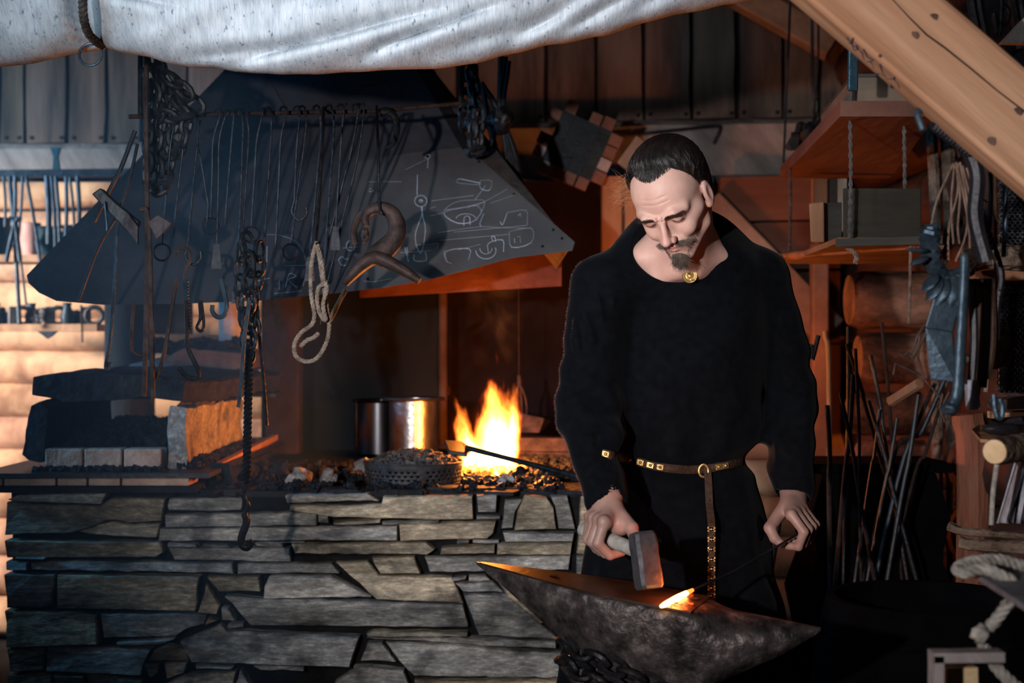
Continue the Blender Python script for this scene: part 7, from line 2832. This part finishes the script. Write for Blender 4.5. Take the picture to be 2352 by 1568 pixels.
# loose wisps of the pony tail with firelight put into their colour
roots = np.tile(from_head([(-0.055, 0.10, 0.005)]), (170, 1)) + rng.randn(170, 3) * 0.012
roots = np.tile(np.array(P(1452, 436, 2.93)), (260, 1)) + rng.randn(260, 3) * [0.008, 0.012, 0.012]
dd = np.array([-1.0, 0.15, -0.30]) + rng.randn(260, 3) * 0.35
strands('loose_wisps', roots, dd, 0.040, 0.00035, m_lit_wisp, None, 7, None, 0.22, seed=8)

# reddish fibres added along the sleeve edge as a firelit rim
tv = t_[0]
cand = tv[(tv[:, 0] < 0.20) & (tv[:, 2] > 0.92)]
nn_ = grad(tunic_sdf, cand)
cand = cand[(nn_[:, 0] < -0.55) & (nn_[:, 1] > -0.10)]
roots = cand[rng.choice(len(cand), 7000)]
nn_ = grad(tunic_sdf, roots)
strands('rim_fuzz', roots, nn_ + rng.randn(len(roots), 3) * 0.5, 0.004, 0.00022, M('rim_fuzz_fibre', (0.16, 0.07, 0.06), (0.22, 0.11, 0.09), 30, 0.8), None, 3, None, 0.2, seed=11)['kind'] = 'stuff'

# --- eyebrows, moustache, goatee
def march(fn, xz, y0, step, n, thr=0.0):
    p = np.array([[x, y0, z] for x, z in xz])
    live = np.ones(len(p), dtype=bool)
    for _ in range(n):
        live[live] = fn(p[live]) > thr
        if not live.any():
            break
        p[live, 1] += step
    return p


def face_pts(xz):
    p = march(head_sdf, xz, -0.14, 0.003, 60, 0.003)
    return march(head_sdf, [(a, c) for a, b, c in p], 0, 0, 0) if False else refine(p)


def refine(p):
    live = np.ones(len(p), dtype=bool)
    for _ in range(24):
        live[live] = head_sdf(p[live]) > 0
        if not live.any():
            break
        p[live, 1] += 0.0004
    return p


def face_hair(name, xz, dirs, L, r, mat, curl=0.1, seed=1, steps=4):
    f = face_pts(xz)
    n = grad(lambda x: head_sdf(x), f)
    d = np.asarray(dirs) + n * 0.35
    return strands(name, from_head(f), d @ HR.T, L, r, mat, None, steps, None, curl, seed=seed)


for s in (-1, 1):
    xz, dr = [], []
    for _ in range(300):
        t = rng.rand()
        x = 0.011 + 0.040 * t
        z = 0.0105 + 0.0075 * math.sin(PI * min(t * 0.70 + .02, 1)) - 0.004 * t * t + rng.randn() * 0.0018 * (1 - t * .5)
        xz.append((s * x, z))
        dr.append((s * 1.0, 0.1, 0.45 - 0.8 * t))
    face_hair('eyebrow', xz, dr, 0.009, 0.00036, m_brow, 0.08, 2)
xz, dr = [], []
for s in (-1, 1):
    for _ in range(420):
        t = rng.rand() ** 0.8
        x = 0.002 + 0.030 * t
        z = -0.0555 - 0.010 * t ** 1.6 + rng.randn() * 0.0022
        xz.append((s * x, z))
        dr.append((s * (0.35 + t), 0.1, -0.75 + 0.35 * t))
face_hair('moustache', xz, dr, 0.012, 0.00042, m_beard, 0.10, 3)
xz, dr = [], []
for _ in range(620):
    a = rng.rand() * 2 * PI
    r = math.sqrt(rng.rand())
    x = 0.019 * r * math.cos(a)
    z = -0.099 + 0.013 * r * math.sin(a)
    xz.append((x, z))
    dr.append((-x * 12, -0.25, -1.0))
for _ in range(160):
    xz.append((rng.randn() * 0.005, -0.084 - rng.rand() * 0.008))
    dr.append((0, -0.1, -1.0))
face_hair('goatee', xz, dr, 0.021, 0.00042, m_beard, 0.16, 4, 6)
for s in (-1, 1):     # short stubble along the jaw
    xz, dr = [], []
    for _ in range(350):
        t = rng.rand()
        xz.append((s * (0.018 + 0.030 * t), -0.098 + 0.035 * t + rng.randn() * 0.006))
        dr.append((s * .3, 0.0, -1.0))
    face_hair('stubble', xz, dr, 0.004, 0.00025, m_beard, 0.1, 6, 2)

# ------------------------------------------------------------------ hammer
hm = thing('hammer', 'steel hammer gripped in the hand above the hot iron', 'hammer', Vector(hc))
mb = MB()
mb.tube([Vector(hE), Vector(hc), Vector(hH)], [0.0155, 0.0145, 0.0135], 14)
part(mb, 'handle', M('ash_handle', (0.26, 0.24, 0.20), (0.42, 0.40, 0.36), 14, 0.7, 0, 0.3), hm, smooth=True)
mb = MB()
hx = Vector(ha)
tpc, btc = P(1474, 1222, 2.625), P(1492, 1352, 2.60)
up2 = (tpc - btc).normalized()
sd = up2.cross(hx).normalized()
fw = sd.cross(up2).normalized()
cen = (tpc + btc) / 2
hl = (tpc - btc).length / 2
prof = [(-1.0, 0.86), (-0.90, 0.98), (-0.5, 1.0), (-0.25, 0.96), (0.25, 0.96), (0.5, 1.0), (0.9, 0.94), (1.0, 0.84)]
vs, fs = [], []
for (t, w_) in prof:
    for k in range(8):
        cx, cy = [(1, .72), (.72, 1), (-.72, 1), (-1, .72), (-1, -.72), (-.72, -1), (.72, -1), (1, -.72)][k]
        vs.append(cen + up2 * hl * t + sd * 0.0225 * w_ * cx + fw * 0.0215 * w_ * cy)
for i in range(len(prof) - 1):
    for k in range(8):
        fs.append((i * 8 + k, i * 8 + (k + 1) % 8, (i + 1) * 8 + (k + 1) % 8, (i + 1) * 8 + k))
fs += [tuple(range(8))[::-1], tuple(range(56, 64))]
mb.add(vs, fs)
part(mb, 'hammer_head', M('hammer_steel', (0.035, 0.035, 0.04), (0.09, 0.085, 0.088), 20, 0.42, 0.35, 0.4, 60, dist=0.003), hm)

# ------------------------------------------------------------------ thin blue haze in the lit far side of the shed
mb = MB()
mb.box((-2.25, 4.45, 1.8), (3.4, 3.3, 2.9))
mz = bpy.data.materials.new('shed_haze')
mz.use_nodes = True
nt = mz.node_tree
for q in list(nt.nodes):
    if q.type != 'OUTPUT_MATERIAL':
        nt.nodes.remove(q)
vsn = nt.nodes.new('ShaderNodeVolumeScatter')
vsn.inputs['Color'].default_value = (0.35, 0.70, 1.0, 1)
vsn.inputs['Density'].default_value = 0.05
nt.links.new(vsn.outputs[0], nt.nodes['Material Output'].inputs['Volume'])
tag(mb.build('blue_haze', mz), 'thin bluish smoke haze hanging in the daylit far side of the shed', 'haze', kind='stuff')
